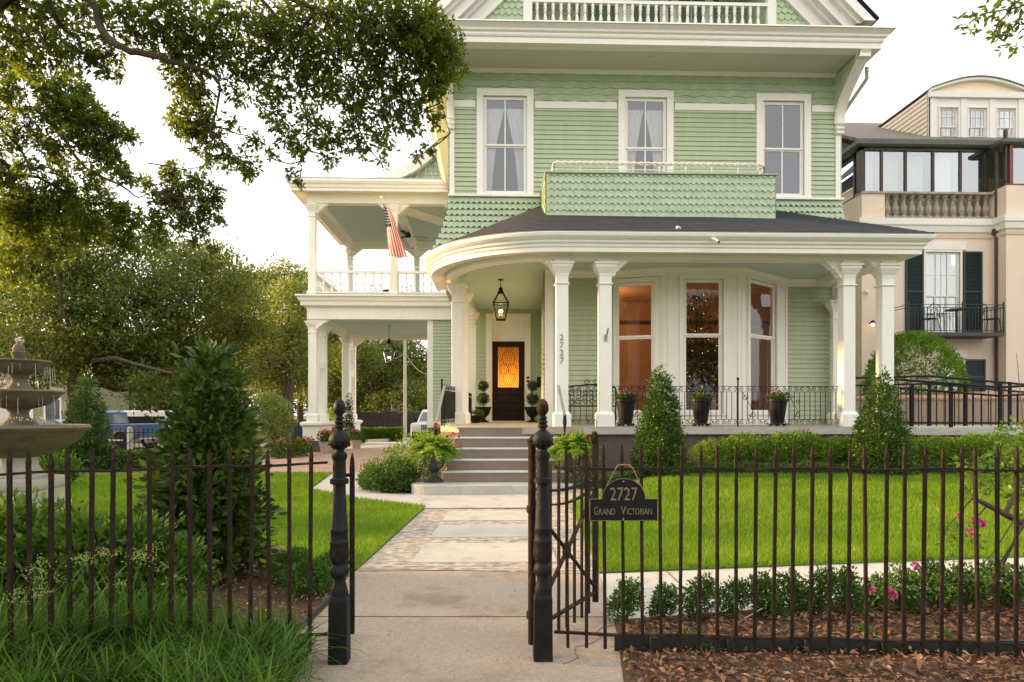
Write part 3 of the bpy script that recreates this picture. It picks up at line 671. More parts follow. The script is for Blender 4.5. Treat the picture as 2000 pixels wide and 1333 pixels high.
for px, _ in cols:
    x = WX(px, yb); column(house, x, yb, ZF, ZB0)
c0, c1, c2, c3 = [WX(px, yb) for px, _ in cols]
bracket(house, c0-.13, yb, ZB0, -1, 0, .26, .26, .2); bracket(house, c1+.13, yb, ZB0, 1, 0, .34, .34, .2)
bracket(house, c2-.13, yb, ZB0, -1, 0, .34, .34, .2); bracket(house, c2+.13, yb, ZB0, 1, 0, .14, .14, .2); bracket(house, c3-.13, yb, ZB0, -1, 0, .26, .26, .2)
bracket(house, c0+.13, yb, ZB0, 1, 0, .12, .12, .2); bracket(house, c1-.13, yb, ZB0, -1, 0, .12, .12, .2)
for px in (1181, 1653): x = WX(px, yb); bracket(house, x, yb+.13, ZB0, 0, 1, .3, .3, .16)
xa, ya = T(893, 800, 15.72)[:2]; column(house, xa, ya, ZF, ZB0); bracket(house, xa, ya+.13, ZB0, 0, 1, .45, .42, .16)
xa2, ya2 = T(907, 800, 16.9)[:2]; column(house, xa2, ya2, ZF, ZB0, .2)
xb_, yb_ = T(922, 800, 20.3)[:2]; column(house, xb_, yb_-.1, ZF, ZB0, .24); bracket(house, xb_, yb_-.23, ZB0, 0, -1, .45, .42, .16)
x = WX(1628, 15.9); column(house, x, 15.85, ZF, ZB0-.32, .16); bracket(house, x-.0, 15.75, ZB0, 0, -1, .5, .5, .14)
# house number
def text_mesh(b_name, txt, h, p, mt, par, spacing=1.0, ext=.004, rotx=90, rz=0, xs=1.0, align='CENTER'):
    cu = bpy.data.curves.new(b_name, 'FONT'); cu.body = txt; cu.size = h*1.38; cu.extrude = ext; cu.align_x = align; cu.align_y = 'CENTER'; cu.offset = 0.0; cu.space_character = spacing; cu.resolution_u = 3
    to = bpy.data.objects.new('tmp', cu); COL.objects.link(to); dg = bpy.context.evaluated_depsgraph_get(); me = bpy.data.meshes.new_from_object(to.evaluated_get(dg)); bpy.data.objects.remove(to)
    me.name = b_name; me.materials.clear(); me.materials.append(mt)
    from mathutils import Matrix
    me.transform(Matrix.Translation(p) @ Matrix.Rotation(R(rz), 4, 'Z') @ Matrix.Rotation(R(rotx), 4, 'X') @ Matrix.Diagonal((xs, 1, 1, 1)))
    o = bpy.data.objects.new(b_name, me); COL.objects.link(o)
    if par: o.parent = par; o.matrix_parent_inverse = par.matrix_basis.inverted()
    return o
M_brass = mat('aged_brass', (.30, .23, .12), .4, .2, 9, metal=.7)
for k, ch in enumerate('2727'):
    p = W(1097, 660+k*15, yb-.13); text_mesh('house_number', ch, .125, (p[0], p[1], p[2]), M_brass, house)
# ---- box balcony on the porch roof
YX = 14.55; u0, u1 = WX(1067, YX), WX(1514, YX); z0, z1 = WZ(427, YX), WZ(338, YX)
FX = Fr((0, YX), (1, 0)); b = MB(); shingles(b, FX, u0, u1, z0-.02, z1-.03, .17, .15, 'notch'); 
FXl = Fr((u0, YW), (0, -1)); shingles(b, FXl, 0, YW-YX, z0, z1-.03, .17, .15, 'notch')
FXr = Fr((u1, YX), (0, 1)); shingles(b, FXr, 0, YW-YX, z0, z1-.03, .17, .15, 'notch'); bxo = b.build('roof_box_shingles', M_shg, house)
b = MB(); b.box(u0+.003, u1-.003, YX+.003, YW-.01, z0-.25, z1-.03); b.build('roof_box', M_shg, house)
b = MB(); b.box(u0-.03, u1+.03, YX-.05, YW+.0, z1-.03, z1+.0); b.build('roof_box_cap', mat('green_cap_board', (.36, .44, .29), .5), house)
b = MB(); b.box(u0-.0, u1+.02, YX-.025, YX+.0, z0-.06, z0-.02); b.build('roof_box_trim', M_wht, house)
b = MB(); yr = YX+.08; zr = WZ(318, YX)
ra, rb_ = WX(1082, yr), WX(1492, yr)
for path in ([(ra, yr), (rb_, yr)], [(ra, yr), (ra, YW-.2)], [(rb_, yr), (rb_, YW-.2)]):
    (xa_, ya_), (xb2, yb2) = path; Lh = math.hypot(xb2-xa_, yb2-ya_); n = int(Lh/.02)
    for ph in (0, math.pi):
        b.tube([(xa_+(xb2-xa_)*k/n+.0, ya_+(yb2-ya_)*k/n+.022*math.cos(k*.42+ph), zr+.026*math.sin(k*.42+ph)) for k in range(n+1)], .020, 5)
    b.bar((xa_, ya_, zr-.13), (xb2, yb2, zr-.13), .02, .02)
    m_ = max(2, int(Lh/.55))
    for k in range(m_+1): X = xa_+(xb2-xa_)*k/m_; Y = ya_+(yb2-ya_)*k/m_; b.bar((X, Y, z1), (X, Y, zr), .018, .018)
b.build('roof_box_railing', mat('chipped_white_paint', (.72, .68, .62), .6, .15, 14, dirt=((.28, .16, .10), 9, .66)), house)
# roof details: vent elbow, gutter camera
b = MB(); p = W(1327, 449, 12.95); b.tube([(p[0]+.03, 13.05, 4.9), (p[0]+.03, 13.05, 5.0), (p[0]-.03, 13.02, 5.0)], .03, 8); b.build('roof_vent', mat('pinkish_vent_metal', (.62, .55, .53), .5), house, True)
b = MB(); p = W(1399, 470, 12.75); b.tube([(p[0]-.03, 12.88, p[2]+.07), (p[0]-.01, 12.78, p[2]+.02), (p[0]+.015, 12.66, p[2]-.05)], .028, 10); b.build('security_camera', M_pwht, house, True)
b = MB(); b.tube([(p[0]+.015, 12.66, p[2]-.05), (p[0]+.017, 12.65, p[2]-.056)], .022, 10); b.build('camera_lens', M_blk, house)
# flag holder on column 2
p = W(1183, 655, yb-.13); b = MB(); b.bar((p[0], p[1], p[2]-.08), (p[0]+.03, p[1]-.12, p[2]+.12), .03, .03); b.box(p[0]-.03, p[0]+.03, p[1]-.015, p[1]+.01, p[2]-.12, p[2]+.0); b.build('flagpole_holder', mat('weathered_wood_grey', (.35, .33, .31), .8), house)
# mail box
p = W(1055, 740, 20.0); b = MB(); b.box(p[0]-.1, p[0]+.02, 19.9, 20.2, p[2]-.25, p[2]+.05); b.build('mailbox', M_blk, house, bevel=.02)
# ================================================================ PORTE-COCHERE AND GALLERY (left wing, part of the house)
YP = 25.4; YQ = 32.2
gxl = T(612, 800, 25.3)[0]; gxm = T(770, 800, 25.3)[0]; gxr = XL+.3
zLB = WZ(625, YP, 700); zDK = WZ(583, YP, 700); zUB = WZ(400, YP, 700); zEV = WZ(362, YP, 700)
# lower beam ring and ceiling
b = MB(); b.sweep([(gxr, YQ), (gxl, YQ), (gxl, YP), (gxr, YP)][::-1], [(-.16, zLB), (.16, zLB), (.16, zLB+.35), (-.16, zLB+.35)]); b.build('lower_beam', M_wht, house)
b = MB(); b.sweep([(gxr, YQ), (gxl, YQ), (gxl, YP), (gxr, YP)][::-1], [(-.10, zLB+.33), (-.17, zLB+.33), (-.17, zLB+.40), (-.34, zLB+.48), (-.36, zLB+.62), (-.40, zLB+.64), (-.44, zLB+.76), (-.50, zLB+.80), (-.50, zLB+.86), (-.1, zLB+.87)])
b.build('gallery_cornice', M_wht, house)
b = MB(); b.box(gxl-.3, gxr, YP-.3, YQ+.3, zLB+.871, zLB+.90); b.build('gallery_deck', M_gray, house)
b = MB(); b.box(gxl+.1, gxr, YP+.1, YQ-.1, zLB+.25, zLB+.30); b.build('carport_ceiling', M_cei, house)
# upper
zU0 = zUB; zU1 = zEV
b = MB(); b.sweep([(gxr, YQ), (gxl, YQ), (gxl, YP), (gxr, YP)][::-1], [(-.16, zU0), (.16, zU0), (.16, zU0+.42), (-.16, zU0+.42)])
b.bar((gxm, YP, zU0+.19), (gxm, YQ, zU0+.19), .30, .38); b.bar((gxm, YP+1.2, zU0+.25), (gxr, YP+4.6, zU0+.25), .26, .28); b.build('upper_beam', M_wht, house)
b = MB(); b.box(gxl+.1, gxr, YP+.1, YQ-.1, zU0+.34, zU0+.38); b.build('gallery_ceiling', M_cei, house)
b = MB(); b.sweep([(gxr, YQ), (gxl, YQ), (gxl, YP), (gxr, YP)][::-1], [(.05, zU0+.41), (-.62, zU0+.30), (-.62, zU0+.40), (-.66, zU0+.42), (-.68, zU0+.52), (-.72, zU0+.54), (-.76, zU0+.62), (-.76, zU1-.02), (.05, zU1-.02)])
b.build('gallery_eave', M_wht, house)
b = MB(); ex0 = gxl-.76; b.prism([(ex0, YP-.74, zU1-.01), (gxr, YP-.74, zU1-.01), (gxr, (YP+YQ)/2, zU1+.9), (ex0+3, (YP+YQ)/2, zU1+.9)], (0,0,.04)); b.prism([(ex0, YQ+.74, zU1-.01), (gxr, YQ+.74, zU1-.01), (gxr, (YP+YQ)/2, zU1+.9), (ex0+3, (YP+YQ)/2, zU1+.9)], (0,0,.04))
b.prism([(ex0, YP-.74, zU1-.01), (ex0+3, (YP+YQ)/2, zU1+.9), (ex0, YQ+.74, zU1-.01)], (0,0,.04)); b.build('gallery_roof', mat('grey_metal_roof', (.36, .39, .40), .5), house)
# flared gable over gallery
YGb = YP-.2; b = MB(); xg = lambda px: T(px, 350, 25.2)[0]; zg = lambda py: WZ(py, YGb, 800)
curve = [(736, 352), (770, 340), (805, 322), (835, 300), (858, 280), (880, 248), (900, 206), (925, 156)]
up = [(xg(px), YGb-.25, zg(py)) for px, py in curve]; lo_ = [(x+.10, y, z-.34) for x, y, z in up]; lo_[0] = (up[0][0]+.05, up[0][1], up[0][2]-.06)
for i in range(len(up)-1): b.prism([up[i], up[i+1], lo_[i+1], lo_[i]], (0, .3, 0))
b.build('flared_gable_rake', M_wht, house)
FGg = Fr((0, YGb+.1), (1, 0)); b = MB()
def underc(u, z):
    for i in range(len(up)-1):
        if up[i][0] <= u <= up[i+1][0]: return z < up[i][2]+(up[i+1][2]-up[i][2])*(u-up[i][0])/(up[i+1][0]-up[i][0])-.1
    return u > up[-1][0]
shingles(b, FGg, xg(745), XL+.2, zg(360), zg(200), .19, .17, 'wave', ok=underc); b.build('flared_gable_shingles', M_shy, house)
# wing wall beneath: green siding with cream corner board
wx0 = T(846, 800, 25.4)[0]; FWg = Fr((0, YP), (1, 0)); b = MB(); clap(b, FWg, wx0, XL+.6, .9, zLB, ex=.125); b.build('siding', M_sid, house)
b = MB(); b.box(wx0, XL+.6, YP+.001, YP+.14, 0, zLB); b.build('wall', M_sid, house)
b = MB(); b.box(T(835, 800, 25.4)[0], wx0, YP-.02, YP+.18, .9, zLB); b.box(T(833, 800, 25.4)[0], XL+.6, YP-.03, YP+.2, 1.0, 1.12); b.build('corner_board', M_wht, house)
b = MB(); b.box(T(836, 800, 25.4)[0], XL+.6, YP-.01, YP+.16, -.1, .95); b.build('foundation', M_base, house)
# pedestals and paired columns
for (pa, pb_, ta, tb) in ((612, 630, 25.3, 26.7), (676, 689, 30.9, 32.3)):
    xa = T(pa, 800, ta)[0]; ya = T(pa, 800, ta)[1]; yb2 = ya+(tb-ta)
    b = MB(); b.box(xa-.34, xa+.34, ya-.30, yb2+.30, -.2, .42); b.build('pedestal_base', M_base, house)
    b = MB(); b.box(xa-.32, xa+.32, ya-.28, yb2+.28, .42, 1.0); b.sweep([(xa-.32, ya-.28), (xa+.32, ya-.28), (xa+.32, yb2+.28), (xa-.32, yb2+.28), (xa-.32, ya-.28)], [(0, .92), (.04, .95), (.10, 1.0), (.10, 1.08), (.0, 1.12)])
    b.box(xa-.34, xa+.34, ya-.3, yb2+.3, .99, 1.12); b.build('pedestal', M_wht, house)
    column(house, xa, ya, 1.12, zLB, .30); column(house, xa, yb2, 1.12, zLB, .30)
    b = MB(); b.box(xa-.12, xa+.12, ya+.3, yb2-.3, 3.15, 3.35); b.box(xa-.1, xa+.1, ya+.25, ya+.6, 2.4, 3.15); b.build('column_tie', M_wht, house)
bracket(house, gxl+.15, YP, zLB, 1, 0, .5, .34, .2); bracket(house, gxl, YQ-.9-.15, zLB, 0, -1, .5, .4, .2); bracket(house, gxl+.15, YQ, zLB, 1, 0, .5, .4, .2)
# gallery columns
zd = zLB+.90
for X, Y in ((gxl, YP), (gxm, YP), (gxr-.5, YP), (gxl, YQ), (T(815, 800, 32.2)[0], YQ)):
    column(house, X, Y, zd, zU0, .26, base=.15)
    for dx, dy in ((1, 0), (-1, 0), (0, 1 if Y == YP else -1)):
        if X == gxl and dx == -1: continue
        bracket(house, X+dx*.14, Y+dy*.14, zU0, dx, dy, .45, .36, .18)
# gallery railing
def gal_rail(p0, p1, skip=()):
    L_ = math.hypot(p1[0]-p0[0], p1[1]-p0[1]); n = int(L_/.30); b = MB()
    b.bar((p0[0], p0[1], zd+.86), (p1[0], p1[1], zd+.86), .12, .09); b.bar((p0[0], p0[1], zd+.10), (p1[0], p1[1], zd+.10), .10, .07); b.bar((p0[0], p0[1], zd+1.06), (p1[0], p1[1], zd+1.06), .04, .03)
    for k in range(0, n+1, 4): x = p0[0]+(p1[0]-p0[0])*k/n; y = p0[1]+(p1[1]-p0[1])*k/n; b.bar((x, y, zd+.9), (x, y, zd+1.06), .02, .02)
    rail = b.build('gallery_railing', M_wht, house)
    for k in range(1, n):
        x = p0[0]+(p1[0]-p0[0])*k/n; y = p0[1]+(p1[1]-p0[1])*k/n
        c = galb.copy(); c.parent = rail; COL.objects.link(c); c.location = (x, y, zd+.13); 
b = MB(); b.lathe([(.035, 0), (.045, .03), (.045, .10), (.022, .14), (.034, .22), (.052, .30), (.034, .40), (.022, .46), (.042, .52), (.024, .56), (.045, .62), (.045, .69)], (0,0,0), 8)
galb = b.build('baluster', M_wht, None, True)
gal_rail((gxl+.1, YP), (gxr, YP)); gal_rail((gxl, YP+.1), (gxl, YQ-.1)); gal_rail((gxl+.1, YQ), (gxr, YQ))
bpy.data.objects.remove(galb)
# main body rear and interior closure
b = MB(); b.box(XL+.14, XR-.14, 26.9, 27, 0, 9.9); b.box(XL, XL+.14, DW+.35, 27, 0, 4.7); b.build('rear_wall', M_sid, house)
# ================================================================ HANGING LANTERNS
def lantern(label, loc, h, drop):
    t = empty('hanging_lantern', label, 'lantern')
    s = h
    b = MB(); w0, w1 = .20*s, .30*s
    zb, zt_ = -.62*s, -.12*s  # local: body
    for a, c in ((-1,-1),(1,-1),(1,1),(-1,1)):
        b.bar((a*w0*.5, c*w0*.5, zb), (a*w1*.62, c*w1*.62, zt_-.12*s), .014*s+.006, .014*s+.006)
        b.bar((a*w1*.62, c*w1*.62, zt_-.12*s), (a*.05*s, c*.05*s, zt_+.14*s), .014*s+.006, .014*s+.006)
    for hw_, z in ((w0*.5, zb), (w1*.62, zt_-.12*s)):
        for a, c, d, e in ((-1,-1,1,-1),(1,-1,1,1),(1,1,-1,1),(-1,1,-1,-1)): b.bar((a*hw_, c*hw_, z), (d*hw_, e*hw_, z), .022*s, .022*s)
    b.sqlathe([(w0*.5, -.02*s), (w0*.5, 0)], (0, 0, zb)); b.build('frame', M_blk, t)
    b = MB(); b.lathe([(.05*s, .12*s), (.075*s, .13*s), (.075*s, .16*s), (.05*s, .19*s), (.055*s, .24*s), (.03*s, .27*s), (.0, .28*s)], (0, 0, zt_), 14); b.tube([(0, 0, zt_+.27*s), (0, 0, drop)], .010, 6); b.lathe([(.06, -.02), (.06, 0)], (0, 0, drop), 12); b.build('stem', M_blk, t)
    b = MB()
    for a, c, d, e in ((-1,-1,1,-1),(1,-1,1,1),(1,1,-1,1),(-1,1,-1,-1)):
        z = zt_-.12*s; q0, q1 = w0*.48, w1*.60
        b.poly([(a*q0, c*q0, zb), (d*q0, e*q0, zb), (d*q1, e*q1, z), (a*q1, c*q1, z)]); b.poly([(a*q1, c*q1, z), (d*q1, e*q1, z), (d*.05*s, e*.05*s, zt_+.12*s), (a*.05*s, c*.05*s, zt_+.12*s)])
    b.build('glass', G_lan, t)
    b = MB()
    for a, c in ((0, 0), (.035, .02), (-.03, .03)): b.lathe([(0, 0), (.012, .02), (.014, .04), (.006, .07), (0, .09)], (a*s, c*s, zb+.16*s), 8)
    b.build('flame', emit('gas_flame', (1, .55, .18), 14), t)
    b = MB(); b.tube([(0, 0, zb), (0, 0, zb+.15*s)], .012, 6); b.build('burner', M_brass, t)
    t.location = loc; return t
p = T(978, 520, 16.3); lantern('black four-sided gas lantern hanging from the porch ceiling before the front door', (p[0], p[1], 4.44-.16), 1.0, .34)
p = T(760, 630, 28.6); lantern('copper gas lantern hanging under the carport ceiling with trees behind it', (p[0], p[1], 4.35), 1.35, .8)
# ---- ceiling fan
t = empty('ceiling_fan', 'dark bronze ceiling fan under the upper gallery ceiling beside the flag', 'fan'); p = T(797, 455, 29)
b = MB(); b.lathe([(0, -.10), (.10, -.08), (.13, 0), (.10, .08), (.03, .12), (.02, .42), (.08, .45), (.08, .5)], (0,0,0), 14); b.build('motor', M_blk, t, True)
for k in range(3):
    a = R(20+120*k); ca, sa = math.cos(a), math.sin(a); b = MB(); b.prism([(.1*ca-.04*sa, .1*sa+.04*ca, -.03), (.85*ca-.09*sa, .85*sa+.09*ca, .0), (.85*ca+.09*sa, .85*sa-.09*ca, -.03), (.1*ca+.04*sa, .1*sa-.04*ca, -.05)], (0,0,.012)); b.build('blade', M_blk, t)
t.location = (p[0], p[1], zU0+.34-.5)
# ---- flag
t = empty('flag', 'faded red white and blue striped flag hanging from a pole on the gallery', 'flag'); fp = T(745, 388, 23.6)
px0 = fp; b = MB(); base = T(768, 470, 25.0); b.tube([tuple(base), tuple(px0)], .018, 8); b.lathe([(0, -.04), (.035, -.02), (.04, 0), (.035, .03), (0, .05)], (px0[0], px0[1], px0[2]+.03), 10); b.build('pole', M_wht, t)
nU, nV = 40, 26; vs = []; A0 = T(747, 398, 23.7)
# hoist runs along pole, fly hangs downward; drooping with folds
for i in range(nU+1):
    s_ = i/nU
    for j in range(nV+1):
        q = j/nV
        L1 = 1.95; x = A0[0]+.02+.22*s_+q*(.20+.42*s_**.8); z = A0[2]-.02-L1*s_*(1-.10*q)-.10*q
        if s_ > .85: z += (s_-.85)*.9*(1-q)
        y = A0[1]+.10*q+.09*math.sin(q*9+s_*3.2)*(.4+s_)
        vs.append((x, y, z))
M_fr = mat('flag_red_cloth', (.58, .055, .05), .9, .06, 5); M_fw = mat('flag_white_cloth', (.82, .76, .66), .9, .04, 5); M_fb = mat('flag_blue_cloth', (.035, .05, .14), .9, .08, 5)
b = MB(); b.v = vs
for i in range(nU):
    for j in range(nV):
        stripe = int((j+.5)/nV*13); canton = i < nU*.38 and j < nV*7/13
        b.f.append((i*(nV+1)+j, i*(nV+1)+j+1, (i+1)*(nV+1)+j+1, (i+1)*(nV+1)+j)); b.m.append(2 if canton else (0 if stripe % 2 == 0 else 1))
fl_ = b.build('cloth', [M_fr, M_fw, M_fb], t, True)
b = MB()
for i in range(7):
    for j in range(5):
        ii = 1+i*2.0+(j % 2)*.8; jj = 1+j*2.7; k = int(ii)*(nV+1)+int(jj); c = vs[k]; b.lathe([(0, -.022), (.022, 0), (0, .022)], (c[0]+.02, c[1]-.012, c[2]-.02), 5)
b.build('stars', M_fw, fl_)
# ================================================================ PORCH FURNITURE
def torus_pts(cx, cz, r, n=12, a0=0, a1=360): return [(cx+r*math.cos(R(a0+(a1-a0)*k/n)), cz+r*math.sin(R(a0+(a1-a0)*k/n))) for k in range(n+1)]
def spiral(cx, cz, r, turns=1.1, a0=0, sg=1, n=14): return [(cx+r*(1-.75*k/n)*math.cos(R(a0)+sg*turns*2*math.pi*k/n), cz+r*(1-.75*k/n)*math.sin(R(a0)+sg*turns*2*math.pi*k/n)) for k in range(n+1)]
def wt(b, pts, r=.006, y=0.0): b.tube([(a, y, c) for a, c in pts], r, 4)
def ornate_panel(t, L_, H_, style=0):
    "iron panel in local x,z with scroll bands top and bottom"
    b = MB(); b.bar((0, 0, H_), (L_, 0, H_), .022, .010); b.bar((0, 0, H_-.11), (L_, 0, H_-.11), .018, .008); b.bar((0, 0, .14), (L_, 0, .14), .018, .008); b.bar((0, 0, .03), (L_, 0, .03), .018, .008); b.build('rail', M_blk, t)
    b = MB(); n = max(1, int(L_/.24))
    for k in range(n):
        x = L_*(k+.5)/n; w = L_/n
        for z0 in (H_-.055, .085):
            wt(b, spiral(x-w*.22, z0, .045, 1.1, 90, 1)); wt(b, spiral(x+w*.22, z0, .045, 1.1, 90, -1)); wt(b, [(x-w*.22, z0+.045), (x, z0-.03), (x+w*.22, z0+.045)])
    b.build('scrollwork', M_blk, t)
    n = max(2, int(L_/.105)); bb = MB(); bb.bar((0, 0, .14), (0, 0, H_-.11), .011, .011); f0 = None
    for k in range(n+1):
        if f0 is None: f0 = bb.build('baluster', M_blk, t); f0.location = (0,0,0)
        else: c = f0.copy(); COL.objects.link(c); c.location = (L_*k/n, 0, 0)
    return n
yr_ = YB-.02
def railing(label, xa, xb, Y, z=ZF, H=.80, group='ornate iron porch railings', extra=None):
    t = empty('iron_railing', label, 'railing', group=group); L_ = xb-xa; ornate_panel(t, L_, H)
    if extra: extra(t, L_)
    t.location = (xa, Y, z); return t
def mid(t, L_):
    x = WX(1441, yr_)-(c1+.12); b = MB(); b.bar((x, 0, 0), (x, 0, .92), .022, .022); b.lathe([(.012, 0), (.028, .03), (.028, .05), (0, .08)], (x, 0, .91), 8); b.build('standard', M_blk, t)
    b = MB()
    for xx in (.42, .93, 2.75, 3.65):
        x0 = xx
        wt(b, [(x0-.0, .14), (x0+.10, .30), (x0+.02, .45), (x0-.08, .62), (x0-.12, .69)]); wt(b, spiral(x0+.09, .25, .07, 1.2, 180, 1)); wt(b, spiral(x0-.06, .57, .07, 1.2, 0, 1)); wt(b, spiral(x0+.1, .5, .05, 1.2, 0, -1))
    b.build('side_scrolls', M_blk, t)
railing('long ornate black iron porch railing in front of the bay windows', c1+.12, c2-.12, yr_, extra=mid)
railing('short ornate iron railing between the two porch columns by the iron bench', c0+.12, c1-.12, yr_)
# left curved-stair railings (dense panels)
def dense(label, a, c, H):
    t = empty('iron_railing', label, 'railing', group='ornate iron porch railings'); L_ = math.hypot(c[0]-a[0], c[1]-a[1]); ornate_panel(t, L_, H)
    b = MB(); b.bar((0, 0, 0), (0, 0, H+.08), .03, .03); b.lathe([(.015, 0), (.03, .025), (0, .06)], (0, 0, H+.08), 8)
    k = .04
    while k < L_: b.bar((k, 0, .14), (k, 0, H-.11), .02, .016); k += .055
    b.build('newel', M_blk, t); t.location = (a[0], a[1], ZF); t.rotation_euler = (0, 0, math.atan2(c[1]-a[1], c[0]-a[0])); return t
A_ = T(863, 800, 14.3); C_ = T(889, 800, 15.6); dense('tall dense iron railing panel left of the porch steps', (A_[0], A_[1]), (C_[0], C_[1]), .86)
A_ = T(911, 800, 17.2); C_ = T(921, 800, 19.8); dense('smaller iron railing panel behind the left porch column', (A_[0], A_[1]), (C_[0], C_[1]), .82)
# stair handrails
for label, pts in (('sloping grey metal handrail on the left of the porch steps', ((868, 755, 13.5), (851, 828, 12.5))), ('sloping grey metal handrail on the right of the porch steps', ((1090, 753, 13.4), (1103, 812, 12.5)))):
    t = empty('stair_handrail', label, 'handrail'); a = T(*pts[0]); c = T(*pts[1]); b = MB(); b.bar(a, c, .05, .035); b.build('rail', M_gray, t)
    for p, zb in ((a, ZF), (c, .39)):
        b = MB(); b.bar((p[0], p[1], zb), (p[0], p[1], p[2]), .022, .022); b.build('post', M_blk, t)
    b = MB(); b.tube([c, (c[0], c[1], c[2]-.12), (c[0], c[1], c[2]-.30)], [.03, .04, .018], 6); b.build('end_scroll', M_blk, t)
# iron bench
t = empty('iron_bench', 'black wrought iron garden bench with scrolled back against the green porch wall', 'bench', group=None); b = MB(); Lb = 1.05
wt(b, [(0, .82), (.15, .86), (.52, .90), (.9, .86), (Lb, .82)], .014, .3); wt(b, [(0, .42), (Lb, .42)], .014, .3); wt(b, [(.0, .42), (0, .82)], .014, .3); wt(b, [(Lb, .42), (Lb, .82)], .014, .3)
for i in range(7):
    for j in range(2): wt(b, spiral(.09+i*.145, .52+j*.19, .075, 1.2, i*90+j*40, 1 if (i+j) % 2 else -1), .009, .3); wt(b, torus_pts(.09+i*.145, .62, .05, 8), .007, .3)
wt(b, spiral(.42, .94, .07, 1.2, 0, 1), .009, .3); wt(b, spiral(.62, .94, .07, 1.2, 180, -1), .009, .3); b.build('backrest', M_blk, t)
b = MB(); 
for k in range(9): b.bar((0, -.12+k*.05, .42), (Lb, -.12+k*.05, .42), .03, .012)
b.build('seat', M_blk, t)
for x in (0, Lb):
    b = MB(); b.tube([(x, .3, .82), (x, .15, .68), (x, -.1, .66), (x, -.16, .62), (x, -.13, .42)], .014, 5); b.build('armrest', M_blk, t)
    for sy, q in ((-.12, -.06), (.28, .06)): b = MB(); b.tube([(x, sy, .42), (x, sy+q, .22), (x, sy+q*1.6, 0)], .018, 5); b.build('leg', M_blk, t)
p = W(1112, 800, 14.6); t.location = (p[0], 14.6, ZF)
# pots
M_gerl = leafmat('geranium_leaves', (.035, .075, .02), (.09, .17, .04), None, .3, .5, 8); M_red = mat('red_petals', (.65, .012, .02), .6, .25, 12)
def flowers(par, C_, n, r, s, mt, name='flowers'):
    P = []; D = []
    for k in range(n):
        c = np.array(C_[k % len(C_)])+rng.normal(size=3)*r
        P.append(c); D.append(sph(1)[0])
    P = np.array(P); return npmesh(name, leafquads(P, np.array(D), s*(.7+.6*rng.random(n)), .9), 4, mt, par)
planters = []
for px, lab, fl in ((1222, 'tall tapered black planter of red geraniums before the left bay window', [(-.10, 0, .69), (0, 0, .72), (-.05, .05, .70), (.06, 0, .68)]), (1369, 'tall tapered black planter of mostly green leaves before the middle bay window', [(.10, 0, .63)]), (1518, 'tall tapered black planter with a few upright red blooms before the right bay window', [(-.10, 0, .68), (.07, 0, .72), (-.06, 0, .66)])):
    t = empty('tapered_planter', lab, 'planter', group='black planters along the porch railing'); b = MB(); b.lathe([(.125, .06), (.13, .08), (.195, .50), (.22, .505), (.22, .55), (.20, .56), (.19, .52), (.0, .51)], (0,0,0), 24); b.build('pot', M_blk_pot, t, True)
    b = MB(); b.box(-.16, .16, -.16, .16, .035, .055)
    for a in range(6): b.lathe([(0, -.022), (.022, -.015), (.022, .015), (0, .022)], (.15*math.cos(a*1.047), .15*math.sin(a*1.047), .022), 8)
    b.build('caddy', M_blk, t)
    foliage('leaves', [(0, 0, .59, .19, .17, .06)], 60, 7, .035, .06, M_gerl, t, .2, .8)
    flowers(t, fl, 9*len(fl) if len(fl) > 1 else 5, .022, .035, M_red)
    p = T(px, 800, 13.95); t.location = (p[0], p[1], ZF); planters.append(t)
M_top = leafmat('topiary_leaves', (.012, .028, .010), (.035, .065, .02), None, .15, .6, 9)
for px, lab in ((944, 'two-ball topiary in a black urn left of the front door'), (1040, 'two-ball topiary in a black urn right of the front door')):
    t = empty('topiary', lab, 'topiary', group='topiaries flanking the front door'); b = MB(); b.lathe([(.17, 0), (.17, .03), (.10, .06), (.05, .10), (.06, .13), (.16, .22), (.20, .34), (.235, .42), (.25, .45), (.21, .455), (.19, .42), (0, .42)], (0,0,0), 20); b.build('urn', M_blk_pot, t, True)
    b = MB(); b.tube([(0,0,.42), (.01,0,.8), (0,0,1.15)], .014, 6); b.build('stem', M_bark, t)
    for z, r_ in ((.68, .17), (1.06, .135)):
        b = MB(); b.lathe([(r_*.8*math.sin(math.pi*k/8)+1e-6, -r_*.8*math.cos(math.pi*k/8)) for k in range(9)], (0,0,z), 12); b.build('inner_growth', M_top, t)
        foliage('foliage_ball', [(0,0,z,r_,r_,r_)], 160, 8, .02, .028, M_top, t, .85, .6)
    p = T(px, 800, 19.9); t.location = (p[0], p[1], ZF)
t = empty('flower_bowl', 'low dark bowl of dry reddish flowers beside the left topiary', 'planter'); b = MB(); b.lathe([(.10, 0), (.12, .03), (.20, .10), (.24, .18), (.22, .20), (0, .17)], (0,0,0), 18); b.build('bowl', M_blk_pot, t, True)
foliage('leaves', [(0,0,.24,.22,.2,.09)], 60, 8, .04, .06, leafmat('dry_olive_leaves', (.06, .07, .03), (.16, .15, .06), (.30, .10, .05), .2, .6, 6), t, .2, .5); p = T(929, 800, 18.6); t.location = (p[0], p[1], ZF)
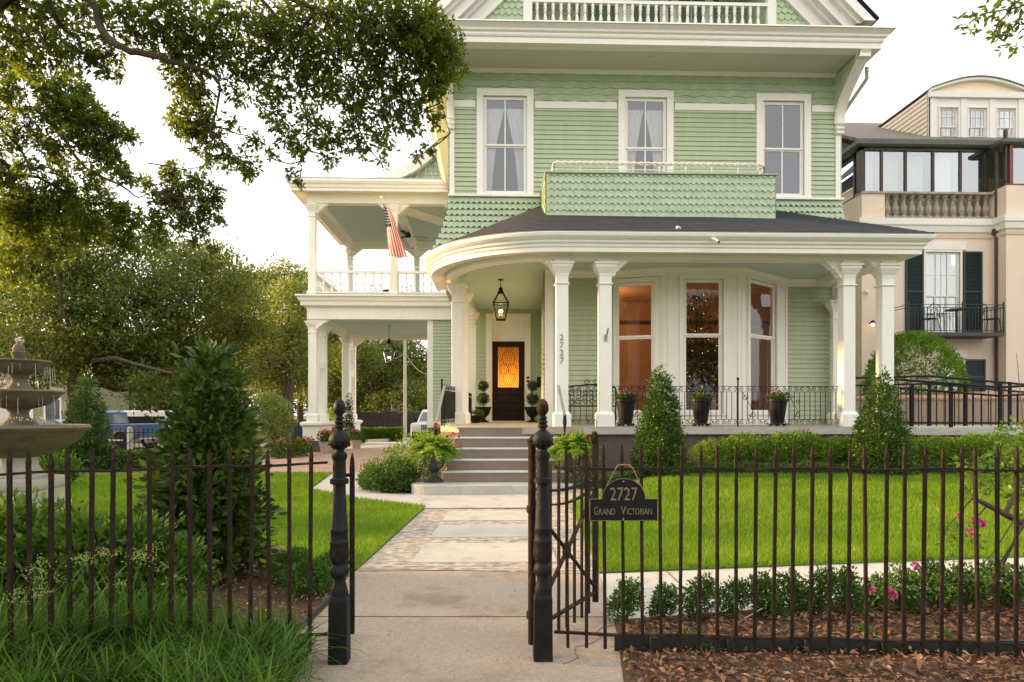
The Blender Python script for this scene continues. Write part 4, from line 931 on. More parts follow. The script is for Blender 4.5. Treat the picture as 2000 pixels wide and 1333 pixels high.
# christmas tree in the parlour
t = empty('christmas_tree', 'dark indoor fir tree with tiny white lights behind the middle bay window', 'tree'); p = T(1368, 700, 16.4)
b = MB(); b.tube([(0,0,0), (0,0,3.2)], [.05, .01], 6); b.build('trunk', M_bark, t)
blobs = [(0, 0, .4+k*.36, .74-.072*k, .6-.06*k, .26) for k in range(8)]
foliage('branches', blobs, 420, 14, .10, .10, leafmat('fir_needles', (.012, .022, .008), (.03, .05, .016), None, .1, .6, 5), t, .3, .22)
P, d = ball_clumps([(0, -.02, .4+k*.36, .78-.072*k, .64-.06*k, .26) for k in range(8)], 110, .92); b = MB()
for q in P: b.lathe([(0, -.009), (.009, 0), (0, .009)], tuple(q), 4)
b.build('string_lights', emit('warm_bulb', (1, .68, .34), 1.6), t)
P, d = ball_clumps([(0, -.05, .5+k*.36, .72-.072*k, .6-.06*k, .26) for k in range(6)], 26, .9); b = MB()
for q in P: b.lathe([(0, -.05), (.05, -.02), (.06, 0), (.05, .03), (0, .05)], tuple(q), 8)
b.build('ornaments', mat('old_gold_ornament', (.42, .26, .06), .35, .2, 9, metal=.5), t); t.location = (p[0]-.06, p[1]+.15, ZF)
# gallery chairs
def gchair(lab, px, t_, rz):
    t = empty('iron_chair', lab, 'chair', group='ornate iron chairs on the upper gallery'); b = MB()
    for i in range(3):
        for j in range(3): wt(b, spiral(-.16+.16*i, .56+.15*j, .075, 1.2, i*120, 1 if (i+j) % 2 else -1), .012, .2)
    wt(b, [(-.24, .45), (-.25, .85), (-.12, .98), (.12, .98), (.25, .85), (.24, .45)], .016, .2); b.build('backrest', M_blk, t)
    b = MB(); b.lathe([(.24, .43), (.25, .45), (0, .46)], (0,0,0), 14); b.build('seat', M_blk, t)
    for a, c in ((-1,-1),(1,-1),(1,1),(-1,1)): b = MB(); b.tube([(a*.2, c*.2, .44), (a*.16, c*.16, .22), (a*.23, c*.23, 0)], .015, 5); b.build('leg', M_blk, t)
    p = T(px, 560, t_); t.location = (p[0], p[1], zd); t.rotation_euler = (0, 0, rz)
gchair('ornate iron chair on the gallery left of the middle column', 737, 28, .5); gchair('ornate iron chair on the gallery just right of the middle column', 790, 28, -.4); gchair('ornate iron chair on the gallery farthest right near the back column', 828, 30, 2.6)
t = empty('iron_table', 'small round iron table between the gallery chairs', 'table'); b = MB(); b.lathe([(.38, .70), (.38, .72), (0, .725)], (0,0,0), 20); b.build('top', M_blk, t); b = MB(); b.tube([(0,0,.7), (0,0,.05)], .03, 6); b.lathe([(.2, 0), (.05, .06)], (0,0,0), 8); b.build('pedestal', M_blk, t); p = T(762, 560, 28.3); t.location = (p[0], p[1], zd)
# ================================================================ NEIGHBOURING BUILDING
nb = empty('stucco_building', 'peach stucco building with dark green shutters and a glazed top floor beyond the green house', 'building', (W(1683, 800, 20)[0], 20, 0))
NY = 20.0; nx = lambda px, Y=NY: WX(px, Y); nz = lambda py, px=1830, Y=NY: W(px, py, Y)[2]
FN = Fr((0, NY), (1, 0)); NX0 = nx(1683); NX1 = nx(1965, 19.5)
zc0, zc1, zp1 = nz(455), nz(430), nz(380)
fw = (nx(1806), nx(1874), nz(652), nz(493)); gw_ = (nx(1842), nx(1880), nz(775), nz(708))
b = MB(); 
for a, c, d, e in patches(NX0, NX1+.3, -.1, zc0, [fw, gw_]): fbox(b, FN, a, c, d, e, -.2, 0)
b.box(NX0, NX0+.2, NY+.2, 30, -.1, zc0); b.box(NX1, NX1+6, 19.5, 19.7, -.1, zc0); b.box(NX1, NX1+.2, 19.7, NY+.3, -.1, zc0)
xb1 = nx(1728); fbox(b, FN, NX0, xb1, zc1, zp1, -.3, 0); b.box(NX0, NX0+.25, NY+.3, 30, zc1, zp1); b.box(NX1, NX1+6, 19.5, 19.75, zc1, nz(372)); b.box(NX1, NX1+.25, 19.75, 22, zc1, nz(372)); b.build('wall', M_peach, nb)
b = MB(); b.box(NX0+.3, NX1, NY+.6, NY+.8, zc1-.3, zp1+.1); b.build('inner_parapet_wall', M_peach, nb)
b = MB(); pr_ = [(0, zc0-.06), (.05, zc0), (.09, zc0), (.12, zc0+.16), (.16, zc0+.2), (.16, zc1), (0, zc1)]
b.sweep([(NX0, 30), (NX0, NY), (NX1, NY), (NX1, 19.5), (NX1+6, 19.5)], pr_); b.build('band_cornice', M_pwht, nb)
b = MB(); b.sweep([(NX0, 30), (NX0, NY), (NX1, NY), (NX1, 19.5), (NX1+6, 19.5)], [(0, zc0-.18), (.03, zc0-.17), (.06, zc0-.08), (.06, zc0-.06), (0, zc0-.06)]); b.build('lower_moulding', M_peach, nb)
b = MB(); fbox(b, FN, NX0-.02, NX1, zp1, zp1+.06, -.34, .05); fbox(b, FN, xb1, NX1, zc1, zc1+.09, -.3, .0); b.build('balustrade_rail', M_stn, nb)
bb = MB(); h = zp1-zc1-.09; bb.lathe([(.10, 0), (.10, .06*h), (.05, .12*h), (.10, .30*h), (.105, .42*h), (.06, .62*h), (.045, .74*h), (.08, .80*h), (.05, .84*h), (.10, .93*h), (.10, h)], (0,0,0), 10)
sb = bb.build('stone_baluster', M_stn, nb, True); n = 13
for k in range(n):
    o = sb if k == 0 else sb.copy()
    if k: COL.objects.link(o)
    o.location = (xb1+.14+(NX1-.25-xb1)*k/(n-1)*.985, NY+.14, zc1+.09)
    if k == 0: o.location = (xb1+.14, NY+.14, zc1+.09)
# glazed storey
zg0, zg1 = zp1+.06, nz(287); b = MB()
xs = [nx(p) for p in (1692, 1727, 1774, 1828, 1882, 1933)]
for x in xs: fbox(b, FN, x-.035, x+.035, zg0, zg1, -.22, -.12)
fbox(b, FN, NX0, NX0+.13, zg0, zg1, -.3, -.1); fbox(b, FN, NX0, NX1, zg0, zg0+.05, -.24, -.11); fbox(b, FN, NX0, NX1, zg1-.09, zg1, -.24, -.10)
for y in (20.6, 21.6, 23.0, 24.5): b.box(NX0+.1, NX0+.2, y, y+.08, zg0, zg1)
b.box(NX0+.1, NX0+.2, 20.2, 28, zg0, zg0+.05)
b.box(NX1+.05, NX1+.12, 19.6, 19.68, zg0+.1, nz(262)); b.build('glazing_frame', M_brz, nb)
b = MB(); b.sweep([(NX0, 28), (NX0, NY+.1), (NX1, NY+.1)], [(-.3, zg1), (.10, zg1), (.16, zg1+.05), (.16, zg1+.16), (-.3, zg1+.2)]); 
zz1 = nz(268, 1965, 19); b.sweep([(NX1, 19.95), (NX1, 19.6), (NX1+6, 19.6)], [(-.3, zz1), (.10, zz1), (.16, zz1+.05), (.16, zz1+.14), (-.3, zz1+.18)])
b.build('gutter', mat('dark_green_bronze_gutter', (.075, .09, .075), .5, .2, 6), nb)
b = MB(); 
for k in range(5): b.poly([(xs[k]+.03, NY+.16, zg0), (xs[k+1]-.03, NY+.16, zg0), (xs[k+1]-.03, NY+.16, zg1), (xs[k]+.03, NY+.16, zg1)])
b.poly([(NX0+.15, 20.25, zg0), (NX0+.15, 27, zg0), (NX0+.15, 27, zg1), (NX0+.15, 20.25, zg1)]); b.poly([(NX1+.2, 19.65, nz(372)), (NX1+6, 19.65, nz(372)), (NX1+6, 19.65, zz1), (NX1+.2, 19.65, zz1)]); b.build('pane', G_nb, nb)
b = MB(); 
for x0, x1 in ((xs[1]+.1, xs[2]-.05), (xs[2]+.1, xs[3]-.1), (xs[3]+.25, xs[4]-.1), (NX0+.2, xs[1]-.1)):
    nk = 26; b.add([(x0+(x1-x0)*i/nk, NY+.5+.04*math.sin(i*1.9), z) for i in range(nk+1) for z in (zg0, zg1-.1)], [(2*i, 2*i+2, 2*i+3, 2*i+1) for i in range(nk)])
b.build('curtain', M_cur, nb)
b = MB(); b.box(NX0+.3, NX1, NY+2.6, NY+2.7, zg0-.2, zg1); b.box(NX0+.9, NX0+1.0, NY+.9, 28, zg0-.2, zg1); b.box(NX0+.2, NX1+6, NY+.3, NY+2.6, zg1-.02, zg1+.1); b.build('sunroom_wall', M_drk, nb)
b = MB(); b.box(NX1+.0, NX1+6, 19.5, 19.62, nz(372)+.002, nz(372)+.05); 
for x in (.05, 1.3, 2.6): b.box(NX1+x+.1, NX1+x+.2, 19.55, 19.7, nz(372), zz1)
b.build('glazing_frame', mat('red_brown_frame', (.16, .05, .035), .5), nb)
# main roof and dormer
b = MB(); b.prism([(NX0-.1, NY+.1, zg1+.17), (NX1+7, NY+.1, zg1+.17), (NX1+7, 25.0, zg1+2.75), (NX0-.2, 25.0, zg1+2.75)], (0,0,.1)); b.prism([(NX0-.2, 25.0, zg1+2.75), (NX1+7, 25.0, zg1+2.75), (NX1+7, 30, zg1+.17), (NX0-.1, 30, zg1+.17)], (0,0,.1)); b.prism([(NX0+.1, NY+.2, zg1), (NX0+.1, 30, zg1), (NX0+.1, 25, zg1+2.7)], (.1, 0, 0)); b.build('roof', M_rfg, nb)
DY = 20.7; dxx = lambda px: WX(px, DY); dzz = lambda py: W(1905, py, DY)[2]
dx0_, dx1_ = dxx(1814), dxx(2006); dzb, dzt = dzz(300), dzz(192)
FDm = Fr((0, DY), (1, 0)); wn = [(dxx(a), dxx(c), dzz(285), dzz(211)) for a, c in ((1832, 1872), (1888, 1928), (1944, 1984))]
b = MB(); 
for a, c, d, e in patches(dx0_, dx1_, dzb, dzt, wn): fbox(b, FDm, a, c, d, e, -.12, 0)
fbox(b, FDm, dx0_-.04, dx1_+.04, dzt-.02, dzt+.16, 0.001, .1)
for px in (1816, 1876, 1932, 1988): fbox(b, FDm, dxx(px), dxx(px+12), dzb, dzt-.02, .001, .03)
b.build('dormer_front', M_pwht, nb)
for w in wn: 
    o = window(nb, FDm, w[0]+.03, w[1]-.03, w[2], w[3]-.02, .03, G_nb, True, None, casmat=M_pwht, rail=.03, depth=.08, name='dormer_window')
    mb = MB()
    for q in (.25, .75): fbox(mb, FDm, w[0]+(w[1]-w[0])*q-.008, w[0]+(w[1]-w[0])*q+.008, w[2], w[3], -.05, -.022)
    for q in (.25, .75): fbox(mb, FDm, w[0]+.03, w[1]-.03, w[2]+(w[3]-w[2])*q-.008, w[2]+(w[3]-w[2])*q+.008, -.05, -.024)
    mb.build('muntin', M_pwht, o)
b = MB(); b.box(dx0_+.1, dx1_, DY+.6, DY+.7, dzb, dzt); b.build('dormer_blind', M_cur, nb)
xm = (dx0_+dx1_)/2; hwid = (dx1_-dx0_)/2; arch = [(dx0_+2*hwid*k/24, dzt+.16+(.36)*(math.sin(math.pi*k/24))**1.0*(1 if 1 else 0)+.0) for k in range(25)]
b = MB(); b.prism([(x, DY+.0, z) for x, z in arch], (0, .3, 0)); b.build('dormer_tympanum', M_psid, nb)
b = MB()
for i in range(24): b.prism([(arch[i][0], DY-.14, arch[i][1]-.005), (arch[i+1][0], DY-.14, arch[i+1][1]-.005), (arch[i+1][0], DY-.14, arch[i+1][1]+.07), (arch[i][0], DY-.14, arch[i][1]+.07)], (0, .16, 0))
b.build('dormer_arch_trim', M_pwht, nb)
b = MB()
for i in range(24): b.prism([(arch[i][0], DY-.17, arch[i][1]+.071), (arch[i+1][0], DY-.17, arch[i+1][1]+.071), (arch[i+1][0], DY-.17, arch[i+1][1]+.11), (arch[i][0], DY-.17, arch[i][1]+.11)], (0, 4.0, 0))
b.build('dormer_roof', M_rfg, nb)
b = MB(); FDs = Fr((dx0_, DY+3.6), (0, -1)); clap(b, FDs, 0, 3.55, zg1+.2, dzt+.14, ex=.15); b.build('dormer_siding', M_psid, nb)
b = MB(); b.box(dx0_+.001, dx0_+.1, DY+.0, DY+3.6, dzb, dzt+.15); b.build('dormer_side', M_psid, nb)
# french window, shutters, balcony
window(nb, FN, fw[0], fw[1], fw[2], fw[3], .05, G_nb, True, None, meet=.46, casmat=M_pwht, rail=.04, name='french_window')
mb = MB()
for q in (.33, .66): fbox(mb, FN, fw[0]+(fw[1]-fw[0])*q-.008, fw[0]+(fw[1]-fw[0])*q+.008, fw[2], fw[3], -.05, -.02)
for q in (.22, .72): fbox(mb, FN, fw[0]+.03, fw[1]-.03, fw[2]+(fw[3]-fw[2])*q-.008, fw[2]+(fw[3]-fw[2])*q+.008, -.05, -.022)
mb.build('muntin', M_pwht, nb)
window(nb, FN, gw_[0], gw_[1], gw_[2], gw_[3], .05, G_nb, True, None, casmat=M_pwht, rail=.03, name='ground_window')
b = MB(); b.box(fw[0]-.2, gw_[1]+.3, NY+.7, NY+.8, 0, 6); b.box(fw[0], fw[1], NY+.35, NY+.37, fw[2], fw[3]); b.build('room_behind_windows', M_cur, nb)
b = MB(); fbox(b, FN, nx(1797), nx(1885), nz(489), nz(473), 0, .06); b.build('window_head', M_pwht, nb); b = MB(); fbox(b, FN, nx(1850), nx(1887), nz(700), nz(684), 0, .05); b.build('window_head', M_pwht, nb)
def shutter(x0, x1, z0, z1, m_):
    b = MB(); r = .05; fbox(b, FN, x0, x0+r, z0, z1, .01, .05); fbox(b, FN, x1-r, x1, z0, z1, .01, .05)
    for z in (z0, (z0+z1)/2, z1-r): fbox(b, FN, x0+r, x1-r, z, z+r, .01, .048)
    fbox(b, FN, x0+r, x1-r, z0+r, z1-r, .004, .012); z = z0+r
    while z < z1-r: b.prism([FN.p(x0+r, z, .04), FN.p(x1-r, z, .04), FN.p(x1-r, z+.03, .015), FN.p(x0+r, z+.03, .015)], (0,0,.004)); z += .04
    b.build('shutter', m_, nb)
M_sh2 = mat('grey_green_shutter', (.045, .06, .06), .5, .1, 6)
shutter(nx(1767), nx(1802), fw[2], fw[3]+.02, M_shut); shutter(nx(1880), nx(1917), fw[2], fw[3]+.02, M_shut); shutter(nx(1882), nx(1923), nz(775), nz(702), M_sh2)
b = MB(); bx_0, bx_1 = nx(1770, 19.3), nx(1955, 19.3); b.box(bx_0, bx_1, 19.15, NY, nz(656)-.1, nz(656)-.0); b.build('balcony_slab', mat('dark_balcony_slab', (.05, .05, .05), .6), nb)
zb_ = nz(656); bal_ = empty('balcony_railing', 'dark iron balcony railing under the shuttered french window', 'railing', (bx_0, 19.2, zb_))
b = MB()
for z in (zb_+.05, zb_+.72, zb_+.80): b.bar((bx_0, 19.2, z), (bx_1, 19.2, z), .025, .018); b.bar((bx_0, 19.2, z), (bx_0, NY, z), .025, .018); b.bar((bx_1, 19.2, z), (bx_1, NY, z), .025, .018)
b.build('rail', M_shut, bal_); n = 30; f0 = None
b = MB(); b.bar((bx_0, 19.2, zb_+.05), (bx_0, 19.2, zb_+.72), .012, .012); f0 = b.build('baluster', M_shut, bal_)
for k in range(1, n+1): c = f0.copy(); COL.objects.link(c); c.location = ((bx_1-bx_0)*k/n, 0, 0)
b = MB()
for k in range(0, 12): 
    x = bx_0+.15+(bx_1-bx_0-.3)*k/11; b.tube([(x+a, 19.2, c) for a, c in spiral(0, zb_+.64, .06, 1, k*90, 1 if k % 2 else -1, 8)], .007, 3)
for x in (bx_0, nx(1880, 19.2), bx_1): b.bar((x, 19.2, zb_), (x, 19.2, zb_+.88), .035, .035)
b.build('scrollwork', M_shut, bal_)
t = empty('bistro_table', 'small dark round table on the neighbour balcony', 'table'); b = MB(); b.lathe([(.3, .70), (.3, .72), (0, .72)], (0,0,0), 16); b.build('top', M_blk, t); b = MB(); b.tube([(0,0,.7), (0,0,.02)], .03, 6); b.lathe([(.18, 0), (.03, .05)], (0,0,0), 8); b.build('leg', M_blk, t); t.location = (nx(1868, 19.6), 19.6, zb_)
for px, rz, lab in ((1815, -1.2, 'left dark bistro chair on the neighbour balcony'), (1935, 1.3, 'right dark bistro chair on the neighbour balcony')):
    t = empty('bistro_chair', lab, 'chair', group='bistro chairs on the neighbour balcony'); b = MB(); b.lathe([(.2, .43), (.2, .45), (0, .455)], (0,0,0), 12); b.build('seat', M_blk, t); b = MB(); wt(b, [(-.18, .44), (-.2, .8), (0, .9), (.2, .8), (.18, .44)], .015, .18); wt(b, spiral(0, .65, .12), .01, .18); b.build('backrest', M_blk, t)
    for a, c in ((-1,-1),(1,-1),(1,1),(-1,1)): b = MB(); b.tube([(a*.15, c*.15, .44), (a*.2, c*.2, 0)], .013, 4); b.build('leg', M_blk, t)
    t.location = (nx(px, 19.6), 19.6, zb_); t.rotation_euler = (0,0,rz)
b = MB(); x = nx(1942); b.tube([(x, NY-.12, .2), (x, NY-.12, zc0-.1)], .075, 12); b.lathe([(.09, 0), (.16, .12), (.16, .2)], (x, NY-.12, zc0-.12), 10); b.tube([(x, NY-.1, zc1), (x, NY-.1, zg1)], .06, 10); b.build('downpipe', mat('dark_brown_downpipe', (.07, .045, .035), .5, .2, 6), nb, True)
t = empty('wall_sconce', 'small black wall light with a warm bulb on the peach stucco wall', 'lamp'); p = W(1697, 632, NY); b = MB(); b.tube([(.12, 0, .02), (.08, -.12, .08), (0, -.2, .05)], .012, 6); b.lathe([(.03, .05), (.10, -.02), (.11, -.03)], (0, -.2, 0), 12); b.build('arm', M_blk, t); b = MB(); b.lathe([(0, -.12), (.04, -.09), (.05, -.05), (.02, .0)], (0, -.2, 0), 10); b.build('bulb', emit('sconce_bulb', (1, .6, .25), 5), t); t.location = (p[0], NY, p[2])
t = empty('wall_camera', 'small white camera on the peach stucco wall above the sconce', 'camera'); p = W(1690, 572, NY); b = MB(); b.lathe([(0, -.06), (.05, -.04), (.06, 0), (.03, .04)], (0, -.1, 0), 10); b.box(-.03, .03, -.08, 0, -.01, .05); b.build('housing', M_pwht, t); b = MB(); b.lathe([(0, -.02), (.025, 0)], (0, -.1, -.05), 8); b.build('lens', M_blk, t); t.location = (p[0], NY, p[2])
# ---------------- ramp
rmp = empty('ramp_wall', 'long brown stucco ramp wall with reddish brick coping behind black railings', 'wall', (WX(1800, 16.4), 16.4, 0))
def TP(px, py, t): return T(px, py, t)
b = MB(); xr0, xr1 = WX(1648, 16.4), WX(1648, 16.4)+9; ztop = W(1900, 785, 16.4)[2]
b.box(xr0, xr1, 16.4, 16.6, -.1, ztop+.05); b.build('wall', mat('brown_ramp_stucco', (.30, .225, .16), .9, .08, 4, .2, 60), rmp)
b = MB(); b.prism([(xr0, 16.36, ztop+.05), (xr1, 16.36, ztop+.05), (xr1, 17.6, ztop+.32), (xr0+2, 17.6, ztop+.20)], (0,0,.05)); b.build('coping', brickmat('red_coping_brick', (.36, .15, .10), (.42, .21, .14), (.45, .38, .3), .25, .12), rmp)
b = MB(); b.box(WX(1655, 13.1), 17.0, 13.25, 16.3, ZF-.17, ZF-.02); rs = b.build('concrete_ramp', M_con); tag(rs, 'pale concrete ramp slab reaching right from the porch floor', 'ramp')
b = MB(); b.box(WX(1655, 13.1), 17.0, 13.35, 16.3, -.1, ZF-.17); rs2 = b.build('ramp_base', M_base, rs)
def ramprail(label, pts, zmid, posts, tt):
    t = empty('ramp_railing', label, 'railing', (pts[0][0], pts[0][1], ZF), group='black ramp railings'); b = MB()
    b.tube(pts, .025, 8); b.tube([(x, y, z-.17) for x, y, z in pts], .022, 8); b.tube([(x, y, ZF+.06) for x, y, z in pts], .012, 6); b.build('rail', M_blk, t)
    L_ = 0; segs = []
    for a, c in zip(pts, pts[1:]): segs.append((a, c))
    bb = MB(); bb.bar((0,0,0), (0,0,1), .014, .014); f0 = None
    for a, c in segs:
        l = math.dist(a[:2], c[:2]); n = int(l/.155)
        for k in range(n):
            q = k/n; x = a[0]+(c[0]-a[0])*q; y = a[1]+(c[1]-a[1])*q; z = a[2]+(c[2]-a[2])*q-.17
            if f0 is None: f0 = bb.build('baluster', M_blk); f0.parent = t; f0.matrix_parent_inverse = t.matrix_basis.inverted(); o = f0
            else: o = f0.copy(); COL.objects.link(o)
            o.location = (x, y, ZF+.0); o.scale = (1, 1, z-ZF)
    for (x, y) in posts: b = MB(); b.bar((x, y, ZF-.02), (x, y, pts[0][2]-.1), .055, .055); b.build('post', M_blk, t)
    return t
A = [TP(1742, 741, 13.9), TP(1953, 757, 13.6), TP(2120, 747, 13.5)]; ramprail('front black ramp railing nearest the lawn, turning at its thick post', A, .2, [A[0][:2], TP(1780, 760, 13.85)[:2], TP(1857, 760, 13.75)[:2], A[1][:2], TP(2060, 760, 13.6)[:2]], 0)
A = [TP(1665, 739, 15.6), TP(1815, 735, 15.4), TP(2120, 762, 15.2)]; ramprail('rear black ramp railing close to the brown wall', A, .2, [A[1][:2], TP(1886, 760, 15.35)[:2], TP(1972, 760, 15.3)[:2], TP(2060, 760, 15.2)[:2]], 0)
# ================================================================ FRONT FENCE AND GATE
def picket_mesh(h, w=.020):
    b = MB(); z1 = h; b.sqlathe([(w/2, 0), (w/2, z1-.075), (w/2*1.06, z1-.065), (w/2*.9, z1-.04), (w*.10, z1)], (0,0,0)); return b
def fence(label, P, rails, zb, zt, w, name='iron_fence'):
    t = empty(name, label, 'fence', (P[0][0], P[0][1], 0), group=None)
    for z0, z1 in rails:
        b = MB(); pts = []
        n = len(P)-1
        for k, p in enumerate(P): q = k/n; pts.append((p[0], p[1], z0+(z1-z0)*q+.005*math.sin(k*.9+z0*7)))
        for a, c in zip(pts, pts[1:]): b.bar(a, c, .024, .013)
        b.build('rail', M_iron, t)
    me = picket_mesh(zt-zb, w).build('picket', M_iron)
    for k, p in enumerate(P[1:-1]):
        o = me if k == 0 else me.copy()
        if k: COL.objects.link(o)
        o.parent = t; o.matrix_parent_inverse = t.matrix_basis.inverted()
        o.location = (p[0], p[1]-.004, zb+random.uniform(-.012, .012)); o.rotation_euler = (random.uniform(-.012, .012), random.uniform(-.012, .012), random.uniform(-.1, .1))
    return t
P = [T(1083, 900, 3.93)]+[T(1109+36.4*k, 900, 3.92-.00016*(36.4*k)) for k in range(29)]; P.append(T(1109+36.4*29, 900, 3.75))
fence('rusty black iron picket fence right of the gate with a name sign hung on it', P, [(.158, .145), (1.105, 1.108)], .075, 1.245, .0165)
P = [T(640, 900, 3.90)]+[T(605-38.8*k, 900, 3.88-.022*k) for k in range(19)]; P.append(T(605-38.8*19, 900, 3.88-.022*19))
fence('rusty black iron picket fence left of the gate rising out of tall grass', P, [(.155, .20), (1.135, 1.10)], .055, 1.225, .019)
def gatepost(label, px, t_, dz=0, egg='M'):
    p = T(px, 1000, t_); s = empty('gate_post', label, 'gate post', group='cast iron gate posts')
    b = MB(); b.sqlathe([(.054, 0), (.052, .36), (.046, .385)], (0,0,0)); b.build('base', M_post, s, bevel=.004)
    b = MB(); b.lathe([(.040, .37), (.050, .40), (.043, .43), (.034, .46), (.036, .485), (.050, .50), (.054, .52), (.050, .545), (.040, .56), (.044, .575), (.054, .60), (.056, .63), (.051, .67), (.053, .675), (.053, .69), (.049, .695), (.048, .74), (.050, .745), (.050, .76), (.046, .765),
      (.036, .98), (.035, 1.015), (.052, 1.02), (.053, 1.045), (.038, 1.055), (.036, 1.14), (.037, 1.155), (.044, 1.17), (.043, 1.19), (.034, 1.20)], (0,0,0), 24); b.build('shaft', M_post, s, True)
    b = MB(); b.lathe([(.028, 1.195), (.026, 1.215), (.045, 1.225), (.060, 1.255), (.061, 1.275), (.050, 1.30), (.030, 1.32), (.020, 1.325), (.020, 1.335), (.031, 1.342), (.031, 1.352), (.020, 1.36), (.029, 1.367), (.029, 1.376), (.019, 1.384), (.026, 1.391), (.026, 1.40), (.016, 1.405), (.020, 1.415)], (0,0,0), 24)
    for a in range(14): b.lathe([(0, -.007), (.009, 0), (0, .007)], (.060*math.cos(a*.449), .060*math.sin(a*.449), 1.245), 6)
    b.build('turned_finial_stem', M_post, s, True)
    b = MB(); b.lathe([(.018, 1.412), (.030, 1.425), (.035, 1.445), (.033, 1.47), (.024, 1.49), (.010, 1.502), (0, 1.505)], (0,0,0), 20); b.build('egg_finial', M_iron if egg == 'R' else M_post, s, True)
    s.location = (p[0], p[1], 0); return s
gatepost('left cast iron gate post with a black egg finial', 663, 3.89); gatepost('right cast iron gate post with a rusty egg finial, carrying the open gate', 1060, 3.935, egg='R')
p = T(688, 1000, 4.0); s = empty('gate_stop_bar', 'flat pointed iron latch bar standing against the left gate post', 'bar'); b = MB(); b.sqlathe([(.013, 0), (.013, .98), (.009, 1.03), (.002, 1.06)], (0,0,0)); b.build('bar', M_iron, s); b = MB(); b.bar((0,0,.93), (-.05, -.02, .93), .02, .02); b.bar((0,0,.42), (-.05, -.02, .42), .02, .02); b.build('lug', M_iron, s); s.location = (p[0], p[1], .13)
# gate leaf in local x, then rotated
H0 = T(1039, 1000, 4.0); H1 = T(1163, 1000, 4.86); Lg = math.dist(H0[:2], H1[:2])
g = empty('iron_gate', 'narrow iron gate with crossed braces standing open behind the right gate post', 'gate')
b = MB(); b.tube([(0,0,.07), (0,0,1.24)], .023, 12); b.lathe([(.023, 1.235), (.028, 1.25), (.03, 1.265), (0, 1.29)], (0,0,0), 12); b.build('hinge_stile', M_iron, g, True)
b = MB(); b.bar((Lg,0,.08), (Lg,0,1.24), .035, .035); b.tube([(Lg+a, 0, c) for a, c in spiral(-.02, 1.245, .045, 1.2, 0, 1)], .014, 6); b.build('latch_stile', M_iron, g)
b = MB(); b.bar((0,0,.15), (Lg,0,.15), .03, .014); pts = [(Lg*k/12, 0, .93+.05*(1-math.sin(math.pi*k/12))*1.0) for k in range(13)]
for a, c in zip(pts, pts[1:]): b.bar(a, c, .024, .016)
pts = [(Lg*k/12, 0, .90-.06*math.sin(math.pi*k/12)) for k in range(13)]
for a, c in zip(pts, pts[1:]): b.bar(a, c, .020, .012)
b.build('rail', M_iron, g)
b = MB(); b.bar((0,0,.88), (Lg,0,.18), .024, .012); b.bar((0,0,.18), (Lg,0,.88), .024, .0125); b.cbox((Lg/2, 0, .53), .07, .03, .10); b.build('brace', M_iron, g)
b = picket_mesh(1.10, .016); f0 = b.build('picket', M_iron, g); f0.location = (Lg/8, 0, .03)
for k in range(2, 8): c = f0.copy(); COL.objects.link(c); c.location = (Lg*k/8, 0, .03)
b = MB()
for z in (.24, .86): b.tube([(0,0,z), (.0, -.05, z)], .018, 6); b.lathe([(.032, -.02), (.034, 0), (.032, .02)], (0,0,z), 10)
b.build('hinge', M_iron, g)
g.location = (H0[0], H0[1], 0); g.rotation_euler = (0, 0, math.atan2(H1[1]-H0[1], H1[0]-H0[0]))
# sign
t_ = 3.86; s = empty('name_plaque', 'black arched plaque reading 2727 Grand Victorian hung on the iron fence', 'sign', T(1218, 1000, t_)); c = T(1218, 975, t_); hw_ = .39/2; y = c[1]
b = MB(); out_ = [(-hw_, -.125), (hw_, -.125), (hw_, .0), (.125, .0)]+[(.125*math.cos(R(a)), .0+.118*math.sin(R(a))) for a in range(10, 171, 10)]+[(-.125, .0), (-hw_, .0)]
b.prism([(c[0]+x, y, c[2]+z) for x, z in out_], (0, .012, 0)); b.build('plate', mat('satin_black_sign', (.010, .011, .011), .6, .3, 8, spec=.2), s)
b = MB(); o2 = [(c[0]+x*.985, y-.003, c[2]+.0+z*.975) for x, z in out_]
for i in range(len(o2)): b.tube([o2[i], o2[(i+1) % len(o2)]], .0022, 4)
b.build('border', mat('dull_brass_edge', (.16, .12, .07), .6, .2, 20), s)
M_let = mat('worn_gold_lettering', (.19, .155, .10), .7, .45, 60)
def fit_text(nm, txt, x0, x1, z0, z1):
    o = text_mesh(nm, txt, .05, (0, 0, 0), M_let, s, 1, .0018); V = [v.co for v in o.data.vertices]; ax = min(v.x for v in V); bx = max(v.x for v in V); az_ = min(v.z for v in V); bz = max(v.z for v in V)
    for v in o.data.vertices: v.co = (c[0]+x0+(v.co.x-ax)/(bx-ax)*(x1-x0), y-.003+v.co.y, c[2]+z0+(v.co.z-az_)/(bz-az_)*(z1-z0))
fit_text('plaque_number', '2727', -.078, .078, -.008, .066)
fit_text('plaque_initial', 'G', -.168, -.148, -.090, -.042); fit_text('plaque_text', 'RAND', -.141, -.048, -.088, -.053); fit_text('plaque_initial', 'V', -.016, .012, -.088, -.040); fit_text('plaque_text', 'ICTORIAN', .018, .160, -.088, -.053)
b = MB()
for z in (.10, -.112): b.lathe([(0, -.008), (.007, -.004), (.008, .004)], (c[0]-.002, y-.002, c[2]+z), 8)
b.build('screw', M_chr, s)
b = MB(); zr = 1.113; rp = lambda pts: b.tube(pts, .0032, 5)
